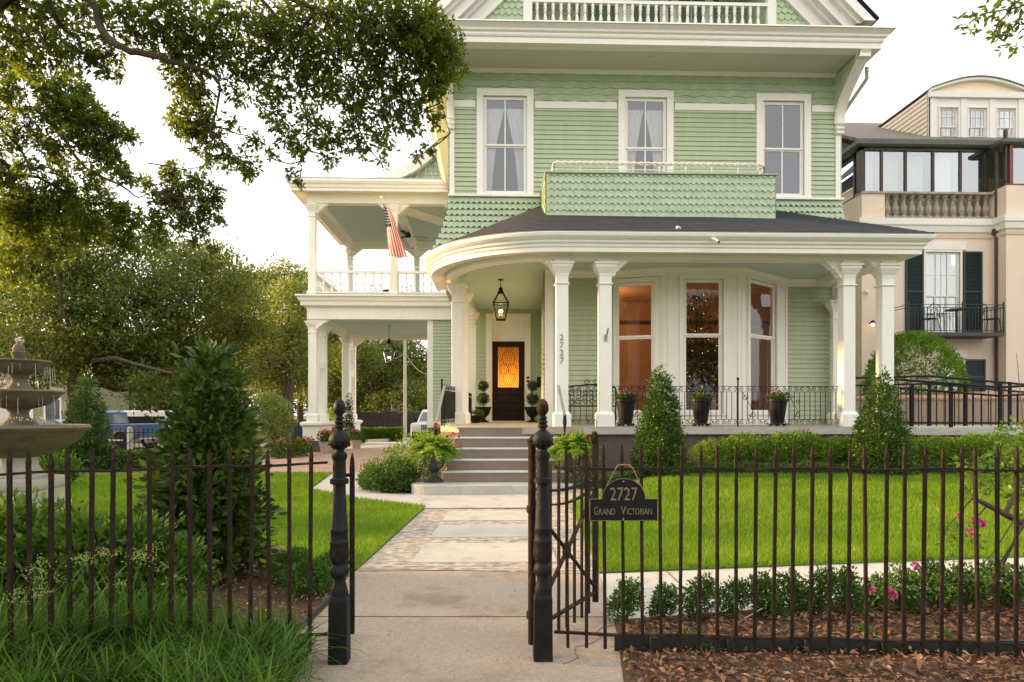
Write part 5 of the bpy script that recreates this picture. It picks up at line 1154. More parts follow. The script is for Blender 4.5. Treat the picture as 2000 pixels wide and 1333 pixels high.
rp([(c[0]-.095, y+.006, c[2]+.075), (c[0]-.045, y-.01, zr+.0), (c[0]-.03, y+.02, zr+.014), (c[0]+.03, y+.02, zr+.012), (c[0]+.05, y-.01, zr+.0), (c[0]+.10, y+.006, c[2]+.07)]); rp([(c[0]-.03, y-.012, zr+.016), (c[0]+.0, y-.012, zr+.02), (c[0]+.04, y-.012, zr+.014)]); b.build('cord', mat('jute_cord', (.32, .20, .12), .95, .2, 40), s)
# ================================================================ FOUNTAIN
fc = T(37, 1000, 9.3); s = empty('tiered_fountain', 'three tiered mossy cast stone fountain on a pale square pedestal', 'fountain')
K = 9.3/1333; zf = lambda py: EYE+(HZ-py)*K
b = MB(); zb = -.02; b.sqlathe([(.44, 0), (.44, .10), (.42, .12), (.42, zf(955)-zb), (.44, zf(952)-zb), (.45, zf(945)-zb), (.44, zf(935)-zb), (.30, zf(930)-zb)], (0,0,zb)); b.build('square_pedestal', M_fpd, s, bevel=.008)
b = MB(); q = .27
for sg in (-1, 1): b.box(-.36, .36, -.428, -.42, zf(988), zf(986)) if False else None
for (x0, x1, z0, z1) in ((-.36, .36, zf(960), zf(962)), (-.36, .36, zf(986), zf(988)), (-.36, -.345, zf(988), zf(960)), (.345, .36, zf(988), zf(960))): b.box(x0, x1, -.432, -.421, min(z0,z1), max(z0,z1))
b.build('panel_moulding', M_fpd, s)
def fluted(b, prof, seg=64, amp=.05, nfl=20):
    n = len(prof); vs = []; fs = []
    for k in range(seg):
        a = 2*math.pi*k/seg; m_ = 1+amp*(abs(math.sin(a*nfl/2))-.5)
        for r, z in prof: vs.append((r*m_*math.cos(a), r*m_*math.sin(a), z))
    for k in range(seg):
        k2 = (k+1) % seg
        for i in range(n-1): fs.append((k*n+i, k2*n+i, k2*n+i+1, k*n+i+1))
    b.add(vs, fs)
def ff(px): return (px-37)*K
b = MB(); fluted(b, [(.33, zf(930)), (.27, zf(922)), (.22, zf(908)), (.215, zf(893)), (.26, zf(886))]); b.build('lower_stem', M_fpd, s, True)
def basin(r, pt, pb_, rb, nm):
    b = MB(); zt_, zb_ = zf(pt), zf(pb_); h_ = zt_-zb_
    b.lathe([(rb, zb_), (rb+.08*r, zb_+.04*h_), (r*.62, zb_+.22*h_), (r*.86, zb_+.55*h_), (r*.93, zb_+.75*h_), (r*.96, zb_+.80*h_), (r, zb_+.84*h_), (r*1.02, zb_+.92*h_), (r*.99, zt_), (r*.93, zt_-.01), (r*.90, zb_+.8*h_), (0, zb_+.62*h_)], (0,0,0), 48); o = b.build(nm, M_fst, s, True)
    b = MB(); b.lathe([(r*.925, zt_-.035), (0, zt_-.032)], (0,0,0), 40); b.build('basin_water', mat('dark_fountain_water', (.05, .045, .03), .05, .2, 6, .3, 20), o); return o
basin(ff(157), 830, 893, .22, 'lower_basin'); basin(ff(112), 762, 800, .13, 'middle_basin'); basin(ff(90), 704, 733, .10, 'upper_basin')
b = MB(); fluted(b, [(.24, zf(833)), (.20, zf(826)), (.12, zf(815)), (.11, zf(806)), (.14, zf(799))], 56, .07, 18); b.build('middle_stem', M_fst, s, True)
b = MB(); fluted(b, [(.17, zf(764)), (.15, zf(757)), (.09, zf(748)), (.085, zf(740)), (.12, zf(732))], 48, .06, 16); b.build('upper_stem', M_fst, s, True)
b = MB(); b.lathe([(.06, zf(704)), (.07, zf(699)), (.085, zf(694)), (.09, zf(690)), (.095, zf(688)), (.07, zf(686)), (.075, zf(682)), (.06, zf(676)), (.03, zf(672)), (.025, zf(668)), (.0, zf(664))], (0,0,0), 18); b.build('finial', M_fst, s, True)
# water
M_wat, nt, N, L = _nodes('falling_water'); out = N('ShaderNodeOutputMaterial'); tr = N('ShaderNodeBsdfTransparent'); gl = N('ShaderNodeBsdfPrincipled'); gl.inputs['Base Color'].default_value = (.9, .9, .88, 1); gl.inputs['Roughness'].default_value = .25
mx = N('ShaderNodeMixShader'); mx.inputs[0].default_value = .45; L(tr.outputs[0], mx.inputs[1]); L(gl.outputs[0], mx.inputs[2]); L(mx.outputs[0], out.inputs[0])
b = MB()
for r, z0, z1, n in ((ff(90)*1.01, zf(708), zf(760), 26), (ff(112)*1.01, zf(768), zf(828), 26)):
    for k in range(n):
        a = random.random()*6.283
        zz = z0-random.random()*(z0-z1)*.25; ze_ = zz-(zz-z1)*random.uniform(.3, 1); rr = r+random.uniform(0, .03); b.tube([(rr*math.cos(a), rr*math.sin(a), zz), ((rr+.015)*math.cos(a), (rr+.015)*math.sin(a), ze_)], random.uniform(.001, .0032), 3)
for k in range(40): x, y_, z = rng.normal(size=3)*np.array([.02, .02, .03]); b.lathe([(0, -.012), (.008, 0), (0, .012)], (x, y_, zf(664)+z), 4)
for k in range(90):
    a = random.random()*6.283; r0 = random.choice((.30, .22)); z = zf(757) if r0 < .25 else zf(826); b.lathe([(0, -.015), (.006, 0), (0, .02)], (r0*math.cos(a), r0*math.sin(a), z+random.uniform(0, .10)), 4)
b.build('water_spray', M_wat, s); s.location = (fc[0], fc[1], 0); s.rotation_euler = (0, 0, R(4))
# ================================================================ GROUND
def smooth(x): x = np.clip(x, 0, 1); return x*x*(3-2*x)
def hz(X, Y):
    "terrain height"
    X = np.asarray(X, float); Y = np.asarray(Y, float)
    crown = .32*smooth((X-.9)/2.2)*smooth((Y-7.0)/4.6)*smooth((13.5-Y)/.4)
    street = -.32*smooth((-X-11)/3)*smooth((Y-21)/5)
    far = -.18*smooth((Y-33)/6)*(1-smooth((-X-11)/3))
    return crown+street+far
def sheet(name, pts, z, mt, step=.35, thick=0, label=None, kind='structure'):
    import bmesh
    bm = bmesh.new(); vs = [bm.verts.new((p[0], p[1], 0)) for p in pts]; bm.faces.new(vs)
    xs = [p[0] for p in pts]; ys = [p[1] for p in pts]
    for ax, lo, hi in ((0, min(xs), max(xs)), (1, min(ys), max(ys))):
        k = lo+step
        while k < hi:
            co = (k, 0, 0) if ax == 0 else (0, k, 0); no = (1, 0, 0) if ax == 0 else (0, 1, 0)
            bmesh.ops.bisect_plane(bm, geom=bm.verts[:]+bm.edges[:]+bm.faces[:], plane_co=co, plane_no=no); k += step
    for v in bm.verts: v.co.z = z+float(hz(v.co.x, v.co.y))
    if thick:
        r = bmesh.ops.extrude_face_region(bm, geom=bm.faces[:]); 
        for e_ in r['geom']:
            if isinstance(e_, bmesh.types.BMVert): e_.co.z -= thick
    bmesh.ops.recalc_face_normals(bm, faces=bm.faces)
    me = bpy.data.meshes.new(name); bm.to_mesh(me); bm.free(); me.materials.append(mt)
    for p in me.polygons: p.use_smooth = False
    o = bpy.data.objects.new(name, me); COL.objects.link(o); tag(o, label, None, None, kind); return o
M_grd = mat('ground_earth_and_grass', (.075, .085, .03), .95, .45, .9, .4, 8)
b = MB(); n = 90; xs = np.concatenate([[-400, -120], np.linspace(-50, 40, n), [120, 400]]); ys = np.concatenate([[-60, -10], np.linspace(0, 80, n), [160, 600]])
XX, YY = np.meshgrid(xs, ys); ZZ = hz(XX, YY)-.03
m_ = len(xs); b.add(list(zip(XX.ravel(), YY.ravel(), ZZ.ravel())), [(j*m_+i, j*m_+i+1, (j+1)*m_+i+1, (j+1)*m_+i) for j in range(len(ys)-1) for i in range(m_-1)]); o = b.build('ground', M_grd); tag(o, kind='structure')
gp = lambda L_: [G(px, py)[:2] for px, py in L_]
# front walk
walk = gp([(525, 1420), (560, 1333), (588, 1235), (648, 1174), (668, 1140), (702, 1112)]); walkR = gp([(1171, 1123), (1186, 1170), (1200, 1215), (1212, 1290), (1218, 1333), (1240, 1420)])
sheet('front_walk', [(walk[0][0]-.2, 1.0)]+walk+walkR+[(walkR[-1][0], 1.0)], .006, M_conp, 2)
cw = gp([(1171, 1123), (2350, 1076)]); cw2 = [G(2350, 1128)[:2], G(1200, 1213)[:2]]
sheet('cross_walk', cw+cw2, .008, M_con, 2)
# control joints and cracks in the concrete
b = MB(); M_jnt = mat('dark_joint_dirt', (.12, .095, .07), .95, .3, 20)
def gline(P, w, z):
    for a, c in zip(P, P[1:]): b.bar((a[0], a[1], z), (c[0], c[1], z), w, .003)
for px0, px1, py in ((700, 1171, 1117), (622, 1190, 1207)): gline([G(px0+(px1-px0)*k/6, py+random.uniform(-.5, .5)) for k in range(7)], .008, .0085)
q = G(1100, 1300); gline([(q[0]+.05*math.sin(k*1.7)+k*.05, q[1]+k*.09+.02*math.sin(k*3.1), 0) for k in range(9)], .0025, .0085)
for px in (1290, 1500, 1760): a = G(px, 1110); gline([(a[0], a[1]-1.0, 0), (a[0]+.02, a[1]+.25, 0)], .008, .0105)
o = b.build('walk_joints', M_jnt); tag(o, kind='structure')
# brick edged path: continuous brick ground with flagstones on it
pb1 = gp([(702, 1112), (829, 996), (800, 968)]); pb2 = gp([(1185, 968), (1118, 1000), (1171, 1123)])
M_pb = brickmat('old_path_brick', (.235, .165, .13), (.37, .30, .25), (.38, .34, .285), .20, .105, .026, 0, .45)
sheet('brick_path', pb1+pb2, .009, M_pb, 2)
ledge = []; 
for k, (ya, yb2) in enumerate(((1101, 1063), (1051.5, 1027), (1019, 999))):
    x0a, x0b = G(700, ya)[0]+.46, G(700, yb2)[0]+.46
    A = G(700+0, ya); ya_, yb_w = G(900, ya)[1], G(900, yb2)[1]
    xl = lambda Y: -1.17+.42+(Y-6.4)*.045; xr = lambda Y: G(1160, 1110)[0]-.32+(Y-6.4)*.02
    sheet('flagstone', [(xl(ya_), ya_), (xl(yb_w), yb_w), (xr(yb_w), yb_w), (xr(ya_), ya_)], .014, M_slab, 3, .012)
sheet('landing_walk', gp([(728, 995), (800, 968), (1185, 968), (1135, 994), (900, 994.5)])[0:1]+[G(738, 989)[:2], G(800, 966)[:2], G(1185, 966)[:2], G(1120, 995)[:2]], .013, M_con, 3)
side = gp([(838, 992), (700, 976), (606, 958), (652, 924), (742, 923), (700, 948), (800, 964)])
sheet('side_walk', side, .011, M_con, 3)
M_db = brickmat('driveway_brick', (.34, .175, .125), (.47, .29, .215), (.46, .37, .30), .22, .11, .012, .05, .25)
sheet('brick_driveway', gp([(420, 925), (440, 905), (600, 886), (640, 880), (715, 877), (780, 872), (850, 880), (850, 923)]), .007, M_db, 3)
sheet('concrete_driveway', gp([(640, 880), (700, 871), (716, 863), (800, 853), (870, 848), (900, 850), (900, 882), (780, 872), (715, 877)]), .012, M_con, 3)
st_ = sheet('street', [(-60, 26.5), (-9.5, 26.5), (-9.5, 38), (-60, 38)], .004, M_asp, 1.5)
kb = sheet('kerb', [(-60, 26.3), (-9.5, 26.3), (-9.5, 26.48), (-60, 26.48)], .10, M_con, 1.5, .16)
b = MB(); k0 = [G(716, 863), (G(800, 853)), (G(865, 848))]
for a, c in zip(k0, k0[1:]): b.bar((a[0], a[1]+.1, .04+float(hz(*a[:2]))), (c[0], c[1]+.1, .04+float(hz(*c[:2]))), .18, .16)
o = b.build('driveway_kerb', M_con); tag(o, kind='structure')
# beds
sheet('mulch_bed', [G(1200, 1214)[:2], G(2350, 1129)[:2], (G(2350, 1129)[0], .5), (1.2, .5)]+gp([(1240, 1420), (1218, 1333), (1212, 1290)]), .010, M_mul, 1.0)
sheet('mulch_bed', gp([(560, 1333), (588, 1235), (648, 1174), (668, 1140), (640, 1098), (520, 1060), (200, 1050), (-250, 1050)])+[(-4.5, 1.2), (-1.35, 1.2)], .0, M_mul, 1.0)
sheet('mulch_bed', gp([(700, 948), (742, 923), (850, 921), (850, 964), (800, 966)]), .018, M_mul, 3)
# lawns
lawnR = gp([(1171, 1121), (1118, 1001), (1120, 975)])+[T(1170, 940, 11.2)[:2], T(1280, 930, 11.7)[:2], T(1400, 920, 12.0)[:2], T(2300, 920, 12.0)[:2], G(2350, 1078)[:2]]
lawnL = gp([(701, 1111), (832, 991), (700, 977), (604, 957), (648, 926), (420, 926), (100, 932), (-300, 940), (-300, 1050), (200, 1052), (520, 1062), (640, 1100)])
M_bl = leafmat('grass_blades', (.065, .145, .008), (.205, .335, .014), (.36, .37, .08), .4, .6, 1.1)
def inside(P, poly):
    x, y = P[:,0], P[:,1]; c = np.zeros(len(P), bool); n = len(poly)
    for i in range(n):
        x1, y1 = poly[i]; x2, y2 = poly[(i+1) % n]
        if y1 == y2: continue
        k = ((y1 > y) != (y2 > y)) & (x < (x2-x1)*(y-y1)/(y2-y1)+x1); c ^= k
    return c
def grass(name, poly, n, h, w, z0=.02, mt=None, lab='short bright green lawn grass'):
    pl_ = np.array(poly); lo = pl_.min(0); hi = pl_.max(0); P = []
    cnt = 0
    while cnt < n:
        q = lo+rng.random((n, 2))*(hi-lo)
        # density falls with distance
        t = q[:,0]*SA+q[:,1]*CA; keep = rng.random(n) < np.clip((6.5/np.maximum(t, 3))**1.0, .25, 1); q = q[keep]
        q = q[inside(q, poly)]; P.append(q); cnt += len(q)
    P = np.concatenate(P)[:n]; t = P[:,0]*SA+P[:,1]*CA
    Hh = h*(.55+.8*rng.random(n)); sc = np.clip(t/7, 1, 2.2); ww = w*sc
    a = rng.random(n)*6.283; ln = rng.normal(size=(n, 2))*.35*Hh[:,None]
    z = hz(P[:,0], P[:,1])+z0-.01
    B0 = np.stack([P[:,0]-np.cos(a)*ww, P[:,1]-np.sin(a)*ww, z], 1); B1 = np.stack([P[:,0]+np.cos(a)*ww, P[:,1]+np.sin(a)*ww, z], 1)
    Tt = np.stack([P[:,0]+ln[:,0], P[:,1]+ln[:,1], z+Hh], 1)
    o = npmesh(name, np.stack([B0, B1, Tt], 1).reshape(-1, 3), 3, mt or M_bl); tag(o, lab, 'grass', None, 'stuff'); return o
sheet('lawn', lawnR, .02, M_lawn, .5, .03); sheet('lawn', lawnL, .02, M_lawn, .8, .03)
grass('lawn_grass', lawnR, 190000, .062, .0042, lab='bright green lawn grass right of the path'); grass('lawn_grass', lawnL, 130000, .060, .0048, lab='bright green lawn grass left of the path')
# leaf litter
def litter(name, poly, n, s0, s1, mt, lab, z=.02):
    pl_ = np.array(poly); lo = pl_.min(0); hi = pl_.max(0); q = lo+rng.random((n*4, 2))*(hi-lo); q = q[inside(q, poly)][:n]; n = len(q)
    zz = hz(q[:,0], q[:,1])+z+rng.random(n)*.02; P = np.stack([q[:,0], q[:,1], zz], 1); D = sph(n); D[:,2] = D[:,2]*.28+.05
    s = s0+(s1-s0)*rng.random(n)**1.6; D = unit(D); S = unit(np.cross(D, np.array([0,0,1.])+sph(n)*.5)); U = np.cross(S, D); L_ = s[:,None]; wr = (.32+.25*rng.random(n))[:,None]
    V = np.stack([P, P+D*L_*.5-S*L_*wr*.5+U*L_*.10, P+D*L_, P+D*L_*.5+S*L_*wr*.5+U*L_*.10], 1).reshape(-1, 3)
    o = npmesh(name, V, 4, mt); tag(o, lab, 'leaves', None, 'stuff'); return o
M_lit = leafmat('dry_fallen_leaves', (.10, .045, .022), (.34, .18, .10), (.58, .42, .27), .1, .75, 14, .25)
litR = [(walkR[-2][0]+.03, 2.2), (4.6, 2.2), (4.6, G(2350, 1135)[1]), G(1212, 1222)[:2], (G(1205, 1270)[0], G(1205, 1270)[1])]
litter('fallen_leaves', litR, 15000, .018, .070, M_lit, 'brown fallen leaves over the mulch right of the gate'); 
litter('mulch_chips', litR, 16000, .008, .03, leafmat('bark_chips', (.03, .014, .008), (.13, .06, .03), None, 0, .9, 14, .2), 'fine dark bark chips under the fallen leaves')
litL = gp([(570, 1250), (640, 1185), (660, 1150), (600, 1095), (520, 1075), (250, 1085), (250, 1160)])
litter('fallen_leaves', litL, 3800, .014, .05, M_lit, 'brown fallen leaves over the mulch left of the gate')
litter('walk_debris', gp([(600, 1333), (600, 1220), (700, 1115), (1165, 1125), (1200, 1215), (1212, 1333)]), 90, .008, .03, M_lit, 'few stray leaf bits on the concrete walk', .006)
litter('lawn_debris', lawnR, 90, .02, .05, M_lit, 'few brown leaves fallen on the right lawn', .06); litter('lawn_debris', lawnL, 60, .02, .05, M_lit, 'few brown leaves fallen on the left lawn', .06)
litter('fallen_leaves', gp([(700, 948), (742, 930), (840, 930), (800, 964)]), 500, .015, .05, M_lit, 'brown mulch leaves under the shrubs beside the steps')
# dark edging board
def edging(name, lab, P, h):
    b = MB(); 
    for a, c in zip(P, P[1:]): b.bar((a[0], a[1], h/2), (c[0], c[1], h/2), .02, h)
    for p in P[1:-1:2]: b.bar((p[0], p[1]-.02, h/2), (p[0]+.001, p[1]-.045, h/2), .05, h*1.1)
    o = b.build(name, M_edge); tag(o, lab, 'edging')
edging('garden_edging', 'dark metal garden edging along the foot of the right fence', [T(1200+75*k, 1000, 4.07-.008*k) for k in range(14)], .095)
edging('garden_edging', 'dark green metal edging at the corner of the left bed by the walk', [G(588, 1232), G(648, 1174)], .05)
# ================================================================ SHRUBS
M_cone = leafmat('holly_leaves', (.016, .046, .008), (.075, .15, .022), (.20, .26, .045), .25, .38, 3, .5)
M_mag = leafmat('glossy_camellia_leaves', (.010, .030, .007), (.085, .145, .02), (.36, .29, .05), .28, .38, 2.2, .5)
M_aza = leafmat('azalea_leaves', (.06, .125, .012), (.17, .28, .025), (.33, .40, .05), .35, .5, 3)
M_azd = leafmat('shaded_azalea_leaves', (.028, .075, .010), (.11, .20, .024), (.25, .29, .05), .3, .45, 3)  # darker copy of the azalea leaves, shade put into the colour
M_box = leafmat('boxwood_leaves', (.022, .065, .010), (.085, .18, .028), (.15, .25, .05), .3, .45, 6)
M_gld = leafmat('variegated_leaves', (.10, .15, .03), (.28, .34, .12), (.50, .52, .25), .3, .5, 3)
M_fern = leafmat('fern_fronds', (.085, .17, .012), (.23, .36, .03), (.36, .42, .06), .4, .5, 4)
M_hed = leafmat('laurel_leaves', (.05, .12, .010), (.17, .30, .022), (.26, .26, .05), .3, .4, 2.5)
M_lir = leafmat('liriope_blades', (.020, .060, .010), (.08, .17, .026), (.17, .26, .06), .35, .6, 4, .15)
def shrub(name, lab, cat, base, blobs, nc, nl, cr, ls, mt, stem=.03, group=None, inner=.5, wr=.45, core=.62, **kw):
    t = empty(name, lab, cat, group=group)
    b = MB(); top = max(q[2] for q in blobs)
    for k in range(5):
        q = blobs[int(k*(len(blobs)-1)/4)]; b.tube([(0, 0, -.02), (q[0]*.3+random.uniform(-.03, .03), q[1]*.3, top*.4), (q[0]*.7, q[1]*.7, q[2])], [stem, stem*.7, stem*.3], 5)
    b.build('stem', M_bark, t)
    o = foliage('foliage', blobs, nc, nl, cr, ls, mt, t, inner=inner, wr=wr, **kw)
    t.location = base; return t
def conepile(H, r0, r1, n=9, z0=.12, e=1.55): return [(random.uniform(-.03, .03), random.uniform(-.03, .03), z0+(H-z0)*k/n, (r0+(r1-r0)*(k/n)**e), (r0+(r1-r0)*(k/n)**e), H/n*1.1) for k in range(n+1)]
def gl(px, py, t): p = T(px, py, t); return (p[0], p[1], float(hz(p[0], p[1])))
shrub('conical_shrub', 'conical dark green shrub in front of the porch beside the left planter', 'shrub', gl(1290, 900, 11.9), conepile(1.72, .47, .10), 1700, 10, .055, .055, M_cone, group='conical shrubs', outw=.8, inner=.7)
shrub('conical_shrub', 'conical dark green shrub at the right end of the porch below the ramp railing', 'shrub', gl(1722, 900, 11.95), conepile(1.74, .52, .06), 1700, 10, .055, .055, M_cone, group='conical shrubs', outw=.8, inner=.7)
shrub('conical_shrub', 'conical shrub beside the fountain in front of the blue truck', 'shrub', gl(170, 900, 17.5), conepile(2.3, .66, .12), 1300, 10, .075, .072, M_cone, group='conical shrubs', outw=.8)
shrub('camellia_bush', 'tall glossy broadleaf bush behind the left fence', 'bush', gl(400, 1100, 5.8), [(0, 0, .25, .46, .42, .3), (.0, 0, .55, .47, .44, .3), (.0, 0, .85, .42, .40, .3), (.02, 0, 1.12, .35, .35, .28), (.04, 0, 1.38, .29, .28, .25), (.03, 0, 1.62, .21, .20, .22), (.03, 0, 1.84, .10, .10, .18)], 950, 11, .085, .104, M_mag, .04, inner=.42, wr=.38, outw=.6)
shrub('clipped_bush', 'large round clipped bush behind the ramp railing', 'bush', gl(1785, 800, 18.2), [(0, 0, 1.95, 1.22, 1.1, 1.62), (.0, 0, .9, 1.18, 1.0, .9)], 3800, 9, .07, .075, M_hed, .08, inner=.86, outw=1.0)
for lab, px, t_, H, r in (('yellow-green azalea beside the left of the steps', 812, 12.9, 1.02, .66), ('lower spreading shrub in the mulch left of the steps', 758, 12.4, .58, .52), ('small dark shrub at the corner of the side walk', 735, 12.7, .38, .30), ('feathery juniper tuft at the foot of the landing', 775, 12.2, .30, .30)):
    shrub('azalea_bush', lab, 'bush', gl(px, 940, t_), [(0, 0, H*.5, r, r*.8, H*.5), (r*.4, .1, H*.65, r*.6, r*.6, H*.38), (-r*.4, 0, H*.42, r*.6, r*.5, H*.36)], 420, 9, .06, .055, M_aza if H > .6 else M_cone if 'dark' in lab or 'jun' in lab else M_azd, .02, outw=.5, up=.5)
# azaleas in front of porch
k = 0; azx = [(1395, .60), (1450, .72), (1510, .70), (1570, .74), (1630, .66), (1675, .60), (1785, .62), (1835, .66), (1885, .68), (1945, .70), (2010, .70)]
words = ['first', 'second', 'third', 'fourth', 'fifth', 'sixth', 'seventh', 'eighth', 'ninth', 'tenth', 'eleventh', 'twelfth', 'thirteenth', 'fourteenth', 'fifteenth', 'sixteenth']
az0 = None
for k, (px, H) in enumerate(azx):
    lab = f'{words[k]} azalea from the left in the bed along the porch base'
    if k < 3: az0 = shrub('azalea_bush', lab, 'bush', gl(px, 900, 12.55), [(0, 0, .40, .34, .3, .28), (.2, .05, .42, .22, .22, .24), (-.2, -.03, .36, .24, .22, .22)], 330, 9, .05, .05, M_aza, .02, group='azaleas along the porch', up=.5); az = [az0] if k == 0 else az+[az0]
    else: dup(az[k % 3], gl(px, 900, 12.55+.08*(k % 2)), random.uniform(-.5, .5)+(k % 2)*3.1, lab, scale=(1.1, 1, H/.66))
for k, o in enumerate(az): o.scale = (1.1, 1, azx[k][1]/.66)
# clipped low box hedge
def hedge(name, lab, P, w, h, n, ls, mt, cat='hedge'):
    t = empty(name, lab, cat, loc=P[0]); segs = list(zip(P, P[1:])); L_ = [math.dist(a[:2], c[:2]) for a, c in segs]; tot = sum(L_)
    pts = []
    for _ in range(n):
        r_ = random.random()*tot; i = 0
        while r_ > L_[i] and i < len(L_)-1: r_ -= L_[i]; i += 1
        a, c = segs[i]; q = r_/L_[i]; dx, dy = (c[0]-a[0])/L_[i], (c[1]-a[1])/L_[i]; s_ = random.choice((0, 0, 1, 2)); u = random.uniform(-1, 1)*w/2; z = random.random()*h
        wob = .04*math.sin(r_*5+i*2)
        if s_ == 1: u = w/2*random.choice((-1, 1))
        else: z = h+wob*.6
        if s_ == 2: u = -w/2*1.0; z = random.random()*h
        pts.append((a[0]+(c[0]-a[0])*q-dy*u, a[1]+(c[1]-a[1])*q+dx*u, z+float(hz(a[0]+(c[0]-a[0])*q, a[1]+(c[1]-a[1])*q))))
    pts = np.array(pts)+rng.normal(size=(n, 3))*.018; o = npmesh('foliage', rosettes(pts, np.tile([0, -.3, .8], (n, 1))+rng.normal(size=(n, 3))*.3, 8, ls, .5), 4, mt, t)
    b = MB(); d = float(hz(P[0][0], P[0][1]))
    for a, c in segs: b.bar((a[0], a[1], h*.4+float(hz(a[0], a[1]))), (c[0], c[1], h*.4+float(hz(c[0], c[1]))), w*.8, h*.75)
    b.build('dense_twigs', mat('hedge_inner_twigs', (.022, .030, .010), .95, .4, 20), t); return t
hedge('box_hedge', 'low dark clipped box hedge curving along the back of the right lawn', [gl(1130, 950, 11.9), gl(1180, 940, 11.6), gl(1290, 930, 11.75), gl(1400, 920, 12.05), gl(1700, 920, 12.0), gl(2250, 920, 11.9)], .22, .20, 3600, .028, M_box)
hedge('driveway_hedge', 'clipped bright green hedge along the far driveway kerb', [T(695, 850, 38), T(742, 850, 38.2), T(785, 850, 38.5)], .9, .75, 1500, .10, M_aza)
hedge('driveway_hedge', 'short piece of clipped hedge left of the white car', [T(822, 850, 38.5), T(838, 850, 38.5)], .8, .75, 400, .10, M_aza)
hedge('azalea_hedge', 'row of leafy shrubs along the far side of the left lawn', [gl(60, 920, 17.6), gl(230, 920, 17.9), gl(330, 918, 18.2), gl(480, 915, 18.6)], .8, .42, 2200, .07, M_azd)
# boxwood row by right fence
bxp = [(1222, 4.62, .115), (1297, 4.66, .10), (1366, 4.70, .12), (1432, 4.74, .105), (1490, 4.74, .12), (1545, 4.80, .115), (1600, 4.82, .12), (1655, 4.86, .115), (1712, 4.86, .11), (1772, 4.90, .125), (1830, 4.94, .13), (1890, 4.95, .125), (1950, 4.98, .13), (2010, 5.0, .13)]
bxs = []
for k, (px, t_, r) in enumerate(bxp):
    p = T(px, 1150, t_); base = (p[0], p[1], 0); lab = f'{words[k]} young boxwood from the gate in the row behind the right fence'
    if k < 4: bxs.append(shrub('boxwood', lab, 'shrub', base, [(0, 0, .15, .115, .10, .11), (.03, 0, .22, .09, .08, .07), (-.04, 0, .10, .09, .09, .08)], 210, 8, .022, .024, M_box, .006, group='young boxwoods behind the right fence', inner=.2, wr=.55, up=.5)); bxs[-1].scale = (r/.115,)*3
    else: dup(bxs[k % 4], base, random.random()*6, lab, scale=(r/.115, r/.115, r/.115*random.uniform(.88, 1.1)))
for k, (px, py_, r) in enumerate(((600, 1165, .20), (560, 1140, .17), (632, 1150, .15))):
    p = G(px, py_); shrub('boxwood', ('largest', 'middle', 'smallest')[k]+' low boxwood at the corner of the left bed by the walk', 'shrub', (p[0], p[1], 0), [(0, 0, .13, r, r*.9, .13), (.06, .03, .20, r*.6, r*.6, .08)], 380, 8, .025, .025, M_box, .006, group='low boxwoods in the left bed', inner=.3, wr=.55, up=.5)
# azalea mass behind left fence
for k, (px, t_, H, r) in enumerate(((30, 4.9, .80, .50), (120, 4.7, .72, .45), (215, 4.75, .68, .42), (300, 4.8, .50, .34), (-60, 4.6, .8, .5))):
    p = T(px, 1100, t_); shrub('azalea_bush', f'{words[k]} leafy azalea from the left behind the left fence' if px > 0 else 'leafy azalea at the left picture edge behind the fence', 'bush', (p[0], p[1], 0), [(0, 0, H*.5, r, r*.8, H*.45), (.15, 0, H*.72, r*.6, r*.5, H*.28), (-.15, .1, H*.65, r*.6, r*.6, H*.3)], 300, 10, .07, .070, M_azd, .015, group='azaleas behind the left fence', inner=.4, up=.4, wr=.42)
shrub('broadleaf_tuft', 'bright broad leaves beside the fountain pedestal', 'plant', gl(110, 960, 13.0), [(0, 0, .35, .45, .3, .30)], 130, 9, .07, .09, M_azd, .01, inner=.2, up=.6)
